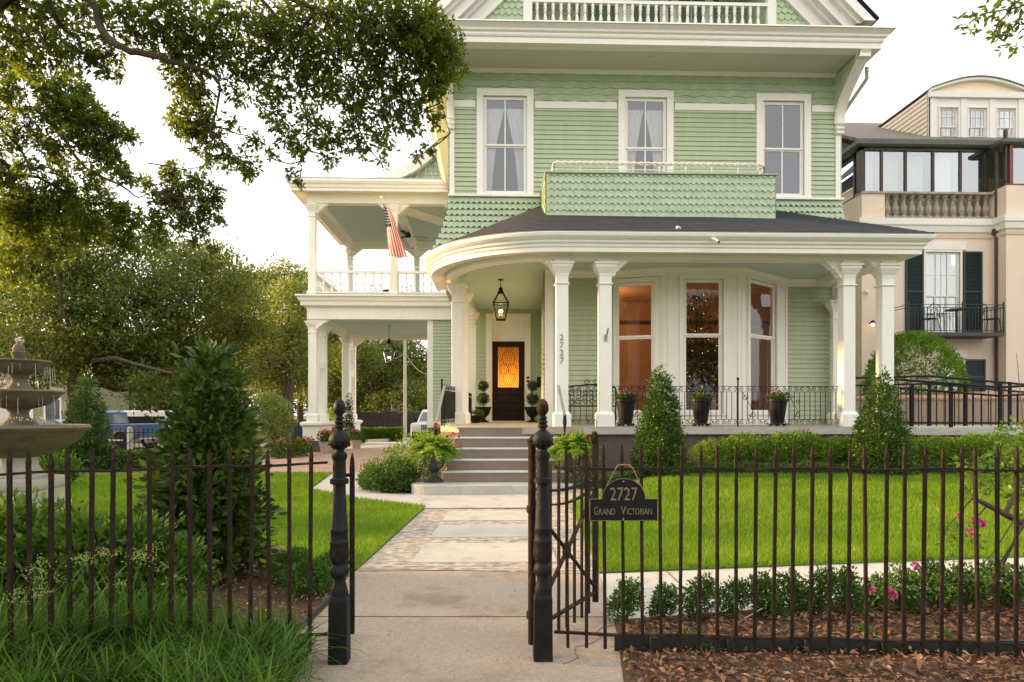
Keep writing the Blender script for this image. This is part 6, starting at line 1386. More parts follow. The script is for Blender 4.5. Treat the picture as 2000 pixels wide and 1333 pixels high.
# liriope & sedge
def blades(n, pos, L0, w, lean, mt, name, lab, parent=None, seg=5, zfun=True):
    q = pos; n = len(q); a = rng.random(n)*6.283; L_ = L0*(.6+.6*rng.random(n)); ln = lean*(.3+1.0*rng.random(n)); h = np.stack([np.cos(a), np.sin(a)], 1); sd = np.stack([-np.sin(a), np.cos(a)], 1)
    rows = []
    for k in range(seg+1):
        s_ = k/seg; th = ln*s_*1.0; r_ = L_*(np.sin(th)/np.maximum(ln, .05)) if False else L_*s_*np.sin(th*.9); z = L_*s_*np.cos(th*.95)
        wd = w*(1-s_**2.2)*(.55+.45*min(1, s_*4))+.0004
        c = np.stack([q[:,0]+h[:,0]*r_, q[:,1]+h[:,1]*r_, q[:,2]+z], 1)
        o_ = np.stack([sd[:,0]*wd, sd[:,1]*wd, np.zeros(n)], 1); rows.append((c-o_, c+o_))
    F_ = [np.stack([rows[k][0], rows[k][1], rows[k+1][1], rows[k+1][0]], 1) for k in range(seg)]
    # build with shared islands: vertices shared per blade so colour is per blade
    me = bpy.data.meshes.new(name); V = np.stack([x for r_ in rows for x in r_], 1).reshape(-1, 3); m2 = 2*(seg+1)
    base_ = np.arange(n)[:,None]*m2; Fi = np.concatenate([np.stack([base_[:,0]+2*k, base_[:,0]+2*k+1, base_[:,0]+2*k+3, base_[:,0]+2*k+2], 1)[:,None] for k in range(seg)], 1).reshape(-1, 4)
    me.vertices.add(len(V)); me.vertices.foreach_set('co', V.astype(np.float32).ravel()); me.loops.add(Fi.size); me.loops.foreach_set('vertex_index', Fi.astype(np.int32).ravel())
    me.polygons.add(len(Fi)); me.polygons.foreach_set('loop_start', np.arange(0, Fi.size, 4, dtype=np.int32)); me.polygons.foreach_set('loop_total', np.full(len(Fi), 4, dtype=np.int32)); me.materials.append(mt); me.update(calc_edges=True)
    me.polygons.foreach_set('use_smooth', [True]*len(me.polygons))
    o = bpy.data.objects.new(name, me); COL.objects.link(o)
    if parent: o.parent = parent; o.matrix_parent_inverse = parent.matrix_basis.inverted()
    elif lab: tag(o, lab, 'grass', None, 'stuff')
    return o
polyL = [T(-120, 1000, 3.0)[:2], T(-120, 1000, 4.5)[:2], T(330, 1000, 4.35)[:2], T(450, 1000, 4.0)[:2], T(590, 1000, 3.95)[:2], T(572, 1000, 3.5)[:2], T(555, 1000, 3.2)[:2], T(520, 1000, 2.9)[:2]]
pl_ = np.array(polyL); q = pl_.min(0)+rng.random((900, 2))*(pl_.max(0)-pl_.min(0)); q = q[inside(q, polyL)][:330]; qq = np.repeat(q, 24, 0)+rng.normal(size=(len(q)*24, 2))*.035
pos = np.concatenate([qq, np.zeros((len(qq), 1))], 1); blades(0, pos, .37, .0062, 1.25, M_lir, 'liriope_grass', 'long dark green strappy grass filling the bed before the left fence')
# taller sedge clump
ced = [T(230, 1000, 3.75), T(160, 1000, 3.7), T(80, 1000, 3.6), T(300, 1000, 3.8), T(10, 1000, 3.5)]
t = empty('sedge_clump', 'taller arching sedge with pale seed heads in front of the left fence', 'plant'); pos = np.concatenate([np.array(c)*[1,1,0]+rng.normal(size=(90, 3))*[.07,.06,0] for c in ced]); blades(0, pos, .62, .005, 1.15, M_lir, 'blades', None, t, 7)
stp = np.array([(random.uniform(-.25, .25)+c[0], c[1]+random.uniform(-.05, .05), 0) for c in ced for _ in range(4)]); b = MB(); tips = []
for x, y, z in stp: dx = random.uniform(-.12, .18); h = random.uniform(.48, .68); b.tube([(x, y, 0), (x+dx*.4, y, h*.6), (x+dx, y-.03, h)], .0016, 4); tips.append((x+dx, y-.03, h))
b.build('stem', M_lir, t); P = np.repeat(np.array(tips), 45, 0); P = P+rng.normal(size=P.shape)*[.028, .028, .014]; npmesh('seed_head', leafquads(P, sph(len(P)), np.full(len(P), .012), .7), 4, leafmat('pale_seed_heads', (.16, .24, .07), (.30, .36, .16), None, .3, .7, 10), t)
# weeds in right mulch
for k, (px, py) in enumerate(((1690, 1245), (1350, 1262), (1375, 1275), (1505, 1205), (1530, 1210), (1690, 1210), (1840, 1255))):
    p = G(px, py); t = empty('small_weed', f'{words[k]} small green weed in the right mulch bed counted from the far side of the list' if False else ['weed tuft against the metal edging right of centre', 'tiny weed at the front mulch below the plaque side', 'tiny pale weed in the front mulch near the walk', 'low leafy weed between the boxwoods and the fence', 'wider leafy weed beside the bare twig', 'round-leaved weed under the pink roses', 'thin weed by the edging near the rose branch'][k], 'weed', group=None)
    foliage('leaves', [(0, 0, .03, .05, .05, .03)], 14, 6, .02, .03, M_azd, t, .1, .5); b = MB(); b.tube([(0,0,0), (0,0,.04)], .003, 4); b.build('stem', M_lir, t); t.location = (p[0], p[1], .01)
a = G(1440, 1217); t = empty('bare_twig', 'pale bare twig lying on the mulch behind the right fence', 'twig', a); b = MB(); c_ = T(1490, 1188, a[1]); b.tube([a, c_], [.006, .004], 5); b.build('twig', mat('pale_bare_wood', (.50, .44, .34), .8), t)
# fern urns
def fernurn(lab, px, t_, red, rz=0, s_=1.0):
    t = empty('fern_urn', lab, 'plant pot', group='fern urns on the landing'); b = MB(); b.lathe([(.155, 0), (.155, .025), (.13, .04), (.06, .09), (.045, .12), (.05, .15), (.085, .18), (.15, .26), (.18, .36), (.20, .45), (.225, .47), (.20, .48), (0, .46)], (0,0,0), 24); b.build('urn', mat('dark_verdigris_urn', (.04, .045, .042), .5, .3, 8), t, True)
    n = 300; a = rng.random(n)*6.283; V = []
    for i in range(n):
        L_ = random.uniform(.38, .66); el = random.uniform(.15, 1.45); drop = random.uniform(.35, 1.0); ca, sa = math.cos(a[i]), math.sin(a[i]); m2 = 20; prev = None
        for k in range(1, m2):
            s2 = k/m2; r_ = L_*s2*math.cos(el)*(1.15-.25*s2)+.03; z = .46+L_*s2*math.sin(el)-drop*L_*s2**2.1; P_ = np.array([r_*ca, r_*sa, z]); w_ = .078*math.sin(math.pi*min(1, s2*.9+.12))*(1-s2*.5)+.006
            for sg in (-1, 1):
                D_ = np.array([-sa*sg, ca*sg, -.15])+np.array([ca, sa, 0])*.5; D_ /= np.linalg.norm(D_); V.append((P_, D_, w_))
    P_ = np.array([v[0] for v in V]); D_ = np.array([v[1] for v in V]); S_ = np.array([v[2] for v in V]); npmesh('fern_fronds', leafquads(P_, D_, S_, .48), 4, M_fern, t)
    if red: flowers(t, red, 26, .03, .045, M_red, 'flowers')
    p = T(px, 940, t_); t.location = (p[0], p[1], LT); t.rotation_euler = (0,0,rz); t.scale = (s_,)*3
fernurn('fern and red flowers in a dark urn on the left end of the landing', 848, 12.3, [(.36, -.1, .60), (.28, -.05, .72), (.02, 0, .86)], 0, 1.18); fernurn('fern with one bright red bloom in an urn behind the gate post', 1118, 12.25, [(.05, -.30, .42), (.10, -.2, .62)], 1.0, 1.2)
# carport pots and flower bed
def flowerpot(lab, px, t_, potc, r, h, fc_, n=1):
    t = empty('flower_pot', lab, 'plant pot', group='flower pots by the carport'); b = MB(); b.lathe([(r*.75, 0), (r, h*.9), (r*1.08, h*.92), (r*1.08, h), (r*.9, h), (0, h*.93)], (0,0,0), 18); b.build('pot', potc, t, True); foliage('leaves', [(0, 0, h+.16, r*1.2, r*1.1, .2)], 60, 8, .06, .09, M_gerl, t, .2, .7); flowers(t, [(random.uniform(-.8, .8)*r, -r*.4, h+.3+random.uniform(-.05, .1)) for _ in range(6)], 70, .05, .07, fc_)
    p = T(px, 880, t_); t.location = (p[0], p[1], 0)
M_grpot = mat('pale_grey_pot', (.42, .36, .31), .8, .15, 6, .2, 50); M_pnk = mat('coral_petals', (.62, .13, .07), .6, .2, 9); M_rose = mat('pink_rose_petals', (.72, .16, .32), .5, .25, 30)
flowerpot('pale pot of coral flowers at the foot of the left carport pedestal', 638, 24.2, M_grpot, .26, .42, M_pnk); flowerpot('low pot with leafy flowers beside the second carport pedestal', 695, 27.5, M_grpot, .24, .35, M_pnk); flowerpot('small pot tucked behind the pale pot by the carport', 660, 26.5, mat('terracotta_pot', (.38, .17, .10), .85), .2, .4, M_red)
for k, (px, t_, lab) in enumerate(((545, 21.5, 'coral flowering plant at the left end of the driveway bed'), (570, 22.0, 'coral flowering plant in the middle of the driveway bed'), (592, 22.6, 'coral flowering plant nearest the carport pedestal'))):
    t = empty('flowering_plant', lab, 'plant', group='flowering plants in the driveway bed'); foliage('leaves', [(0, 0, .3, .35, .35, .3)], 90, 8, .08, .09, M_azd, t, .2, .5); flowers(t, [(random.uniform(-.3, .3), random.uniform(-.3, .1), random.uniform(.3, .65)) for _ in range(12)], 42, .03, .07, M_pnk); b = MB(); b.tube([(0,0,0), (0,0,.3)], .02, 5); b.build('stem', M_bark, t); p = T(px, 880, t_); t.location = (p[0], p[1], 0)
shrub('variegated_tree', 'small rounded variegated tree right of the big camellia bush', 'tree', gl(533, 870, 22.5), [(0, 0, 1.35, .62, .55, .6), (.15, 0, 1.0, .58, .5, .4), (-.15, 0, 1.75, .42, .4, .35)], 700, 8, .09, .085, M_gld, .05, up=.5)
shrub('columnar_shrub', 'slim dark columnar evergreen between the carport pedestals', 'shrub', (T(682, 860, 29)[0], T(682, 860, 29)[1], 0), [(0, 0, .5+.3*k, .2-.02*k, .2-.02*k, .3) for k in range(6)], 260, 8, .06, .07, M_top, .03)
shrub('driveway_shrub', 'light green shrub seen between the carport columns', 'bush', (T(650, 850, 33)[0], T(650, 850, 33)[1], 0), [(0, 0, .9, .7, .6, .8), (.2, 0, .5, .7, .6, .5)], 300, 8, .1, .11, M_aza, .04)
# rose bush on the right
t = empty('rose_bush', 'gnarled rose bush with pink blooms leaning over the right fence', 'bush'); bp = T(2110, 1100, 4.7); R0 = np.array([bp[0], bp[1], 0.])
def TR(px, py, t_): p = T(px, py, t_); return (p[0]-R0[0], p[1]-R0[1], p[2])
b = MB(); b.tube([(0, 0, 0), TR(2050, 1050, 4.7), TR(1960, 1003, 4.65), TR(1925, 985, 4.6), TR(1898, 972, 4.6)], [.035, .028, .022, .017, .013], 8); b.tube([TR(1962, 1004, 4.65), TR(1985, 960, 4.7), TR(2005, 920, 4.8)], [.018, .015, .010], 6)
b.tube([TR(1960, 1150, 4.75), TR(1935, 1130, 4.72), TR(2010, 1010, 4.6)], [.004, .007, .008], 5); b.tube([TR(1930, 1165, 4.8), TR(1965, 1090, 4.7), TR(2000, 1015, 4.65)], [.006, .009, .009], 5)
for a_, c_ in ((TR(1900, 972, 4.6), TR(1830, 1115, 4.7)), (TR(1990, 1000, 4.6), TR(1880, 1150, 4.6)), (TR(2020, 950, 4.7), TR(1985, 690, 5)), (TR(1930, 985, 4.6), TR(1900, 1040, 4.5))): b.tube([a_, tuple((np.array(a_)+np.array(c_))/2+rng.normal(size=3)*.05), c_], [.006, .004, .002], 4)
b.build('branch', M_bark, t)
bl = [TR(px, py, tt)+(r, r, r*.8) for px, py, tt, r in ((1985, 850, 4.9, .13), (1950, 890, 4.8, .14), (1995, 900, 4.9, .18), (1925, 935, 4.75, .12), (1985, 950, 4.8, .16), (2040, 880, 5, .25), (2040, 980, 5, .2), (1905, 905, 4.8, .10), (1910, 960, 4.7, .08))]
foliage('leaves', bl, 230, 8, .035, .040, leafmat('rose_leaves', (.05, .11, .012), (.16, .26, .03), (.32, .32, .06), .35, .45, 4), t, .2, .5)
bl = [TR(px, py, tt)+(r, r, r*.8) for px, py, tt, r in ((1880, 1050, 4.5, .09), (1850, 1100, 4.6, .09), (1900, 1130, 4.5, .10), (1760, 1130, 4.5, .10), (1720, 1150, 4.45, .10), (1830, 1150, 4.5, .1), (1960, 1130, 4.6, .1))]
foliage('lower_leaves', bl, 110, 6, .05, .034, leafmat('rose_leaves', (.05, .11, .012), (.16, .26, .03)), t, .2, .5)
for px, py, rr in ((1875, 1007, .016), (1905, 1018, .026), (1917, 1023, .02), (1895, 1038, .02), (1786, 1105, .021), (1703, 1152, .019), (1741, 1162, .026), (1736, 1156, .02)):
    c_ = np.array(TR(px, py, 4.4)); n = 26; d = sph(n); d[:,1] = -abs(d[:,1])*1.0; P_ = c_+d*rr*.35; npmesh('rose_bloom', leafquads(P_, d+sph(n)*.5, np.full(n, rr*1.25), 1.0, .5), 4, M_rose, t)
t.location = tuple(R0)
# red tuft bottom right
# ================================================================ TREES
M_oakN = leafmat('near_oak_leaves', (.036, .064, .010), (.14, .185, .026), (.30, .30, .06), .60, .45, 1.6, .4)
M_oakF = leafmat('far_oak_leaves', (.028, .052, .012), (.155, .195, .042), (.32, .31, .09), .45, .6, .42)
M_oakL = leafmat('sunlit_far_leaves', (.075, .11, .028), (.25, .28, .085), (.40, .37, .15), .42, .6, .25)  # lighter copy of the far leaves, with sunlight put into the colour
def PBl(px, py, t_, r): c = T(px, py, t_); m_ = r*t_/F; return (c[0], c[1], c[2], m_, m_, m_*.85)
def limb(b, a, c, r0, r1, wob=.06, seg=6, n=6):
    a = np.array(a); c = np.array(c); L_ = np.linalg.norm(c-a); pts = []; 
    off = rng.normal(size=3)*wob*L_
    for k in range(n+1): s_ = k/n; pts.append(tuple(a+(c-a)*s_+off*math.sin(math.pi*s_)+rng.normal(size=3)*wob*L_*.12*(0 < k < n)))
    b.tube(pts, [r0+(r1-r0)*k/n for k in range(n+1)], seg); return pts
def bigtree(name, lab, base, tr, fork, blobs, nc, nl, cr, ls, mt, inner=.35, group=None, twigs=60, droop=.2):
    t = empty(name, lab, 'tree', loc=base, group=group); b = MB(); b.tube([base, (base[0]+.05, base[1], base[2]+(fork-base[2])*.15), ((base[0]), base[1], fork)], [tr*1.35, tr, tr*.8], 10); top = (base[0], base[1], fork)
    ends = []
    for q in blobs: ends.append(limb(b, top, q[:3], tr*.30, tr*.05, .12))
    b.build('trunk', M_bark, t, True)
    P, d = ball_clumps(blobs, nc, inner); n = nc*nl; c = np.repeat(P, nl, 0); dd = np.repeat(d, nl, 0); cs = np.repeat(cr*(.5+rng.random(nc)), nl); off = rng.normal(size=(n, 3))*cs[:,None]*.5; off[:,2] *= .7
    D = unit(off)*.8+dd*.4+rng.normal(size=(n, 3))*.5+np.array([0, 0, .1-droop]); npmesh('crown', leafquads(c+off, D, ls*(.6+.7*rng.random(n)), .5), 4, mt, t)
    b = MB()
    for k in range(twigs):
        i = random.randrange(nc); src = ends[random.randrange(len(ends))]; s_ = min(ends, key=lambda e_: np.linalg.norm(np.array(e_[-1])-P[i])); j = random.randrange(3, 7); limb(b, s_[j], P[i], tr*.09, tr*.02, .1, 4, 4)
    b.build('twigs', M_bark, t); return t
rb2 = lambda L_, jt=1.5: [PBl(px, py, t_+random.uniform(-jt, jt), r) for px, py, t_, r in L_]
A = [(60, 520, 27, 105), (180, 520, 28, 85), (285, 560, 27, 85), (400, 545, 28, 85), (120, 640, 26, 110), (250, 640, 27, 115), (380, 630, 28, 110), (330, 710, 26, 75), (70, 705, 26, 70), (215, 715, 25, 60), (430, 715, 28, 60), (480, 620, 29, 60), (20, 480, 27, 60), (-40, 600, 27, 100), (345, 505, 29, 50), (290, 470, 25, 42), (200, 455, 25, 45), (90, 450, 25, 50), (390, 500, 26, 36), (20, 420, 24, 45), (150, 410, 25, 30), (395, 760, 27, 38), (295, 760, 26, 36), (460, 560, 30, 50)]
pA = T(150, 850, 27.5); bigtree('oak_tree', 'broad dark oak spreading over the street behind the fountain', (pA[0], pA[1], -.3), .42, 3.0, rb2(A, 3.2), 2300, 36, .50, .16, M_oakF, inner=.1, twigs=90)
B = [(500, 570, 38, 55), (560, 600, 39, 58), (520, 670, 38, 75), (590, 690, 39, 60), (600, 580, 40, 38), (455, 560, 38, 50), (540, 740, 38, 50), (595, 745, 39, 42), (455, 650, 38, 60), (480, 720, 37, 50), (560, 545, 40, 35)]
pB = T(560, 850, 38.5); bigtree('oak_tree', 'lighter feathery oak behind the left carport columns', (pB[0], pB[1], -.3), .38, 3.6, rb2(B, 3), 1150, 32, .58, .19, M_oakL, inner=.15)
C_l = [(700, 700, 48, 45), (745, 690, 49, 48), (790, 700, 50, 40), (825, 735, 50, 30), (720, 755, 48, 40), (800, 770, 48, 30), (765, 750, 48, 45), (660, 700, 48, 45), (640, 750, 48, 45), (690, 780, 47, 28), (740, 790, 48, 25), (840, 700, 51, 18), (620, 640, 47, 40), (780, 665, 52, 26)]
pC = T(722, 850, 48); bigtree('oak_tree', 'sunlit oak framed under the carport beam', (pC[0], pC[1], -.3), .35, 3.5, rb2(C_l, 2.5), 1500, 28, .65, .21, M_oakF)
D_l = [(30, 700, 60, 90), (150, 740, 62, 80), (300, 740, 60, 80), (420, 760, 60, 70), (520, 780, 58, 55), (-80, 700, 58, 100), (230, 700, 62, 80), (380, 700, 62, 80), (600, 760, 60, 50), (470, 700, 60, 60), (540, 700, 62, 60), (640, 700, 60, 50), (700, 740, 62, 40), (840, 780, 60, 30), (800, 750, 62, 30)]
for k, q in enumerate((D_l[:5], D_l[5:10], D_l[10:])):
    p = T(q[2][0], 840, 61); bigtree('oak_tree', ['hazy distant oak far behind the fountain', 'hazy distant oak filling the background left of the carport', 'hazy distant oak at the back of the driveway'][k], (p[0], p[1], -.3), .4, 3, rb2(q), 1300, 15, .9, .36, M_oakF, group=None, twigs=10)
# tree seen behind the gallery: tip by the chimney-like trunk
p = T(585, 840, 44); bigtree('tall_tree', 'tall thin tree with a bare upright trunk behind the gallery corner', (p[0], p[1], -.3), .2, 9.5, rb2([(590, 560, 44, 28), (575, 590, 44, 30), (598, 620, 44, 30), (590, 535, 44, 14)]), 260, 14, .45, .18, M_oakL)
# ---- the near overhanging oak
base = T(-520, 900, 6.5); base = (base[0], base[1], 0)
t = empty('overhanging_oak', 'large near oak whose leafy boughs hang across the top left of the view', 'tree', base)
b = MB(); b.tube([base, (base[0], base[1], 1.2), (base[0]+.2, base[1], 2.6), (base[0]+.5, base[1]-.1, 3.6)], [.50, .38, .34, .30], 12); tp = (base[0]+.5, base[1]-.1, 3.5)
BR = [  # px, py, depth, radius(m)
 [(-200, -60, 6.0, .12), (140, -20, 5.9, .070), (200, 60, 5.9, .055), (240, 95, 5.9, .050), (300, 110, 6.0, .045), (350, 125, 6.1, .036), (400, 140, 6.2, .028), (430, 175, 6.3, .02), (410, 260, 6.3, .012)],
 [(140, -20, 5.9, .05), (300, -60, 6, .04), (480, -30, 6.1, .035), (620, 20, 6.2, .030), (730, 60, 6.3, .022), (800, 90, 6.4, .015), (860, 130, 6.5, .010)],
 [(480, -30, 6.1, .03), (560, 60, 6.3, .022), (580, 150, 6.4, .014), (600, 240, 6.5, .008), (590, 330, 6.5, .004)],
 [(620, 20, 6.2, .025), (570, 80, 6.3, .018), (520, 120, 6.3, .012), (500, 190, 6.4, .007)],
 [(70, -40, 5.8, .05), (120, 50, 6.0, .032), (150, 75, 6.0, .026), (170, 110, 6.1, .015), (240, 150, 6.1, .008)],
 [(-150, 60, 7.5, .09), (0, 190, 8.0, .050), (30, 215, 8.2, .045), (70, 215, 8.2, .040), (120, 265, 8.4, .035), (160, 320, 8.5, .030), (205, 350, 8.6, .026), (240, 365, 8.7, .02), (270, 385, 8.8, .014), (310, 370, 8.8, .008)],
 [(-150, 250, 7.8, .08), (-20, 300, 8.0, .045), (30, 335, 8.2, .036), (90, 355, 8.4, .030), (150, 385, 8.5, .026), (200, 400, 8.6, .02), (260, 415, 8.7, .014), (330, 440, 8.8, .008)],
 [(0, 250, 8.0, .03), (40, 290, 8.1, .026), (60, 340, 8.2, .018)],
 [(235, 300, 8.0, .008), (265, 300, 8.0, .007), (290, 320, 8.0, .006), (280, 350, 8.1, .006), (295, 375, 8.2, .004)],
 [(730, 60, 6.3, .014), (700, 120, 6.4, .009), (690, 200, 6.4, .006)],
 [(800, 90, 6.4, .012), (850, 180, 6.4, .008), (880, 260, 6.4, .005)]]
allp = []
for br in BR:
    P_ = [T(px, py, t_) for px, py, t_, r in br]; rs = [q[3] for q in br]
    # densify with wobble
    pts = []; rr = []
    for i in range(len(P_)-1):
        for k in range(4): s_ = k/4; p0, p1, p2, p3 = [np.array(P_[min(max(i+j, 0), len(P_)-1)]) for j in (-1, 0, 1, 2)]; pts.append(tuple(.5*(2*p1+(p2-p0)*s_+(2*p0-5*p1+4*p2-p3)*s_**2+(3*p1-p0-3*p2+p3)*s_**3)+rng.normal(size=3)*.006)); rr.append((rs[i]*(1-s_)+rs[i+1]*s_)*.62)
    pts.append(P_[-1]); rr.append(rs[-1]*.6); b.tube(pts, rr, 7); allp += pts
for q in ((-200, -60, 6.0, .14), (-150, 60, 7.5, .10), (-150, 250, 7.8, .09), (70, -40, 5.8, .06)): limb(b, tp, T(q[0], q[1], q[2]), .2, q[3], .05, 8)
limb(b, T(-200, -60, 6.0), T(70, -40, 5.8), .10, .05, .03)
b.build('trunk', M_bark, t, True)
CL = [ # px,py,r,t,density
 (30,20,50,6,1.1),(100,15,50,6,1.1),(170,30,45,6,.9),(240,25,50,6,1.1),(310,30,55,6,1.1),(380,40,55,6,1.2),(450,40,50,6.2,1),(20,80,45,6,1.1),(85,85,45,6,1),(150,100,40,6,1),(60,130,35,6.2,.8),(120,125,32,6.2,.8),
 (205,130,30,6.2,1.1),(215,100,25,6.2,.8),(270,80,30,6.2,.9),(330,90,40,6.2,1.2),(390,110,45,6.3,1.4),(440,110,40,6.3,1.1),(500,60,50,6.3,.9),(560,40,55,6.3,1.1),(620,40,55,6.4,1.2),(690,30,55,6.4,1.5),(760,30,55,6.4,1.6),(820,40,50,6.4,1.7),(860,80,48,6.4,1.7),(880,130,35,6.4,1.3),(830,110,50,6.4,1.6),(770,90,50,6.4,1.5),(710,90,48,6.4,1.3),(650,100,45,6.4,1.1),(590,100,42,6.4,1.0),(530,120,40,6.4,.9),(480,130,38,6.4,.9),
 (360,150,40,6.4,1.5),(380,190,36,6.4,1.5),(370,235,40,6.4,1.3),(400,240,36,6.5,1.1),(345,240,24,6.5,.8),(410,290,30,6.5,.9),(380,270,30,6.5,.9),(440,310,28,6.5,.8),(480,320,28,6.5,.9),(455,240,22,6.5,.6),
 (460,180,32,6.5,.9),(520,170,38,6.5,1.0),(545,220,38,6.5,1.0),(590,170,42,6.5,1.1),(640,160,42,6.5,1.2),(680,190,40,6.5,1.3),(730,160,45,6.5,1.5),(790,170,45,6.5,1.5),(840,190,35,6.5,1.1),(700,240,36,6.5,1.1),(750,230,36,6.5,1.2),(800,240,34,6.5,1.1),(560,270,32,6.5,.9),(610,250,36,6.5,1.1),(650,270,36,6.5,1.0),(590,300,24,6.5,.7),(640,310,22,6.5,.7),(700,290,28,6.5,.9),(750,285,28,6.5,.9),(500,280,26,6.5,.7),(480,340,20,6.5,.7),
 (850,240,22,6.5,.8),(835,290,18,6.5,.7),(530,310,18,6.5,.5),(570,340,14,6.5,.5),(585,355,12,6.5,.5),(745,320,14,6.5,.5),(815,310,14,6.5,.5),(860,160,30,6.4,1),(885,95,25,6.4,1),(530,70,40,6.2,.9),(600,130,30,6.4,.8),
 (140,175,34,8,1.3),(120,215,36,8,1.2),(165,220,34,8,1.2),(200,240,30,8,1.1),(150,265,36,8,1.2),(190,285,32,8,1.1),(225,260,24,8,.9),(255,270,20,8,.8),(215,310,28,8,1),(240,345,24,8,1),(20,165,26,8,.7),(60,150,28,8,.7),(90,180,26,8,.9),(100,290,26,8,.9),(80,270,22,8,.7),(10,290,22,8,.5),(60,330,26,8,.7),
 (20,360,36,8.5,1),(70,390,36,8.5,1),(120,360,26,8.5,.8),(110,410,36,8.5,1),(170,420,34,8.5,.9),(215,400,26,8.5,.8),(30,420,40,8.5,1.2),(250,420,28,8.5,.8),(320,400,28,8.5,.9),(350,370,26,8.5,.9),(385,355,24,8.5,.9),(400,400,28,8.5,.9),(360,430,28,8.5,1),(330,350,22,8.5,.7),(420,370,18,8.5,.7),(430,430,14,8.5,.7),(300,430,26,8.5,.8),(340,330,20,8.5,.8),(230,440,30,8.5,.8),(60,460,40,9,1.1),(140,460,34,9,1),(410,320,20,8.5,.6),(20,190,30,8,.8),(50,240,28,8,.7),(100,235,26,8,.8),(30,270,24,8,.6),(120,320,26,8.4,.8),(180,340,24,8.4,.7),(0,120,34,7.5,.8),(420,395,20,8.6,.7),(400,430,22,8.6,.7),(180,450,36,8.8,.9),(250,480,30,8.8,.7),(310,465,26,8.8,.7),(100,500,36,9,.8),(20,540,34,9,.7),(60,420,40,8.6,1.1),(140,390,34,8.6,1),(0,330,30,8.4,.9),(0,230,26,8.2,.8),(190,370,26,8.6,.8),(280,360,20,8.6,.7),(345,400,30,8.6,.9),(10,500,34,9,.9),(395,460,18,8.5,.6),(375,475,14,8.5,.5),(415,490,12,8.5,.5)]
Vp = []; tw = MB(); AP = np.array(allp)
for px, py, r, t_, dn in CL:
    c = np.array(T(px, py, t_)); R_ = r*t_/F; nt_ = max(8, int(dn*r*r/(20 if t_ < 7 else 7))); d = sph(nt_); P_ = c+d*(rng.random((nt_, 1))**.4)*R_*np.array([1.08, 1.5, 1.0])
    Vp.append(rosettes(P_, d*.6+np.array([0, 0, -.35]), 6, .058, .40, .9))
    j = np.argmin(np.linalg.norm(AP-c, axis=1)); m_ = AP[j]
    if np.linalg.norm(m_-c) < 1.3: limb(tw, m_, c, .008, .004, .12, 4, 5)
    for k in range(min(9, nt_)): limb(tw, c+rng.normal(size=3)*R_*.2, P_[k], .0035, .0015, .12, 3, 3)
Pc, dc = ball_clumps([(-5, 2.5, 6.2, 2.2, 2.0, .8), (-3.4, .4, 6.6, 2.2, 2.0, .8), (-7, 5.0, 7.6, 2.2, 2.2, 1), (-1.8, 2.0, 7.0, 1.8, 1.6, .7), (-6, -2, 6.8, 2.5, 2.2, 1), (-3.2, 4.6, 7.6, 1.8, 1.6, .7)], 2600, .1); Vp.append(rosettes(Pc, dc+np.array([0, 0, -.3]), 6, .09, .45, .9))
npmesh('crown', np.concatenate(Vp), 4, M_oakN, t); tw.build('twigs', M_bark, t)
# oaks across the street behind the viewpoint, mirrored in the windows
for k, (x, y, s_) in enumerate(((-11, -17, 1.0), (3, -20, 1.15), (16, -16, .95))):
    bl = [(x+dx*s_, y+dy*s_, z*s_, 3.2*s_, 3.0*s_, 1.9*s_) for dx, dy, z in ((0, 0, 8.5), (-3, 1, 6.8), (3, -1, 6.8), (-5, 0, 5.4), (5, 0, 5.6), (0, 2, 5.2), (1.5, -2, 7.5))]
    bigtree('street_oak', ['oak across the street mirrored in the left porch window', 'largest oak across the street mirrored in the middle porch window', 'oak across the street mirrored in the right porch window'][k], (x, y, 0), .4, 3.2, bl, 900, 14, .9, .42, M_oakF, group=None, twigs=6)
# oaks added west of the garden, unseen, to keep low sun off the lawn
for k, (x, y) in enumerate(((-27, 9), (-29, 17), (-26, 24.5))):
    bl = [(x+dx, y+dy, z, 2.6, 2.8, 1.5) for dx, dy, z in ((0, 0, 5.0), (0, -2.6, 4.2), (0, 2.6, 4.2), (-1, 0, 3.0), (1, 1, 2.8))]
    bigtree('street_oak', ['low oak west of the garden nearest the viewer', 'low oak west of the garden level with the porch', 'low oak west of the garden level with the carport'][k], (x, y, -.2), .3, 2.0, bl, 700, 14, .7, .4, M_oakF, group=None, twigs=4)
# sprig at top right
base = T(2500, 900, 5.0); base = (base[0], base[1], 0); t = empty('leaning_tree', 'small tree on the right whose leafy sprig hangs into the top right corner', 'tree', base); b = MB(); b.tube([base, (base[0], base[1], 2), T(2300, -150, 4.8)], [.09, .07, .03], 8); b.tube([T(2300, -150, 4.8), T(2100, -40, 4.6), T(1990, 15, 4.5), T(1930, 25, 4.5), T(1890, 45, 4.5)], [.03, .014, .006, .004, .002], 6); b.tube([T(2020, 0, 4.5), T(1980, 50, 4.5), T(1965, 95, 4.5)], [.006, .003, .0015], 5); b.build('trunk', M_bark, t)
tips = np.array([T(px+random.uniform(-5, 5), py+random.uniform(-5, 5), 4.5+random.uniform(-.06, .06)) for px, py in ((1885, 48), (1900, 40), (1922, 25), (1945, 18), (1935, 35), (1960, 10), (1975, 25), (1985, 8), (1958, 45), (1975, 50), (1990, 40), (1952, 70), (1968, 75), (1975, 95), (1965, 105), (1945, 78), (1995, 60), (2000, 25), (1890, 60), (1915, 45))])
npmesh('crown', rosettes(np.repeat(tips, 2, 0)+rng.normal(size=(len(tips)*2, 3))*.015, np.tile([-.3, 0, -.5], (len(tips)*2, 1)), 7, .056, .38, 1.0), 4, M_oakN, t)
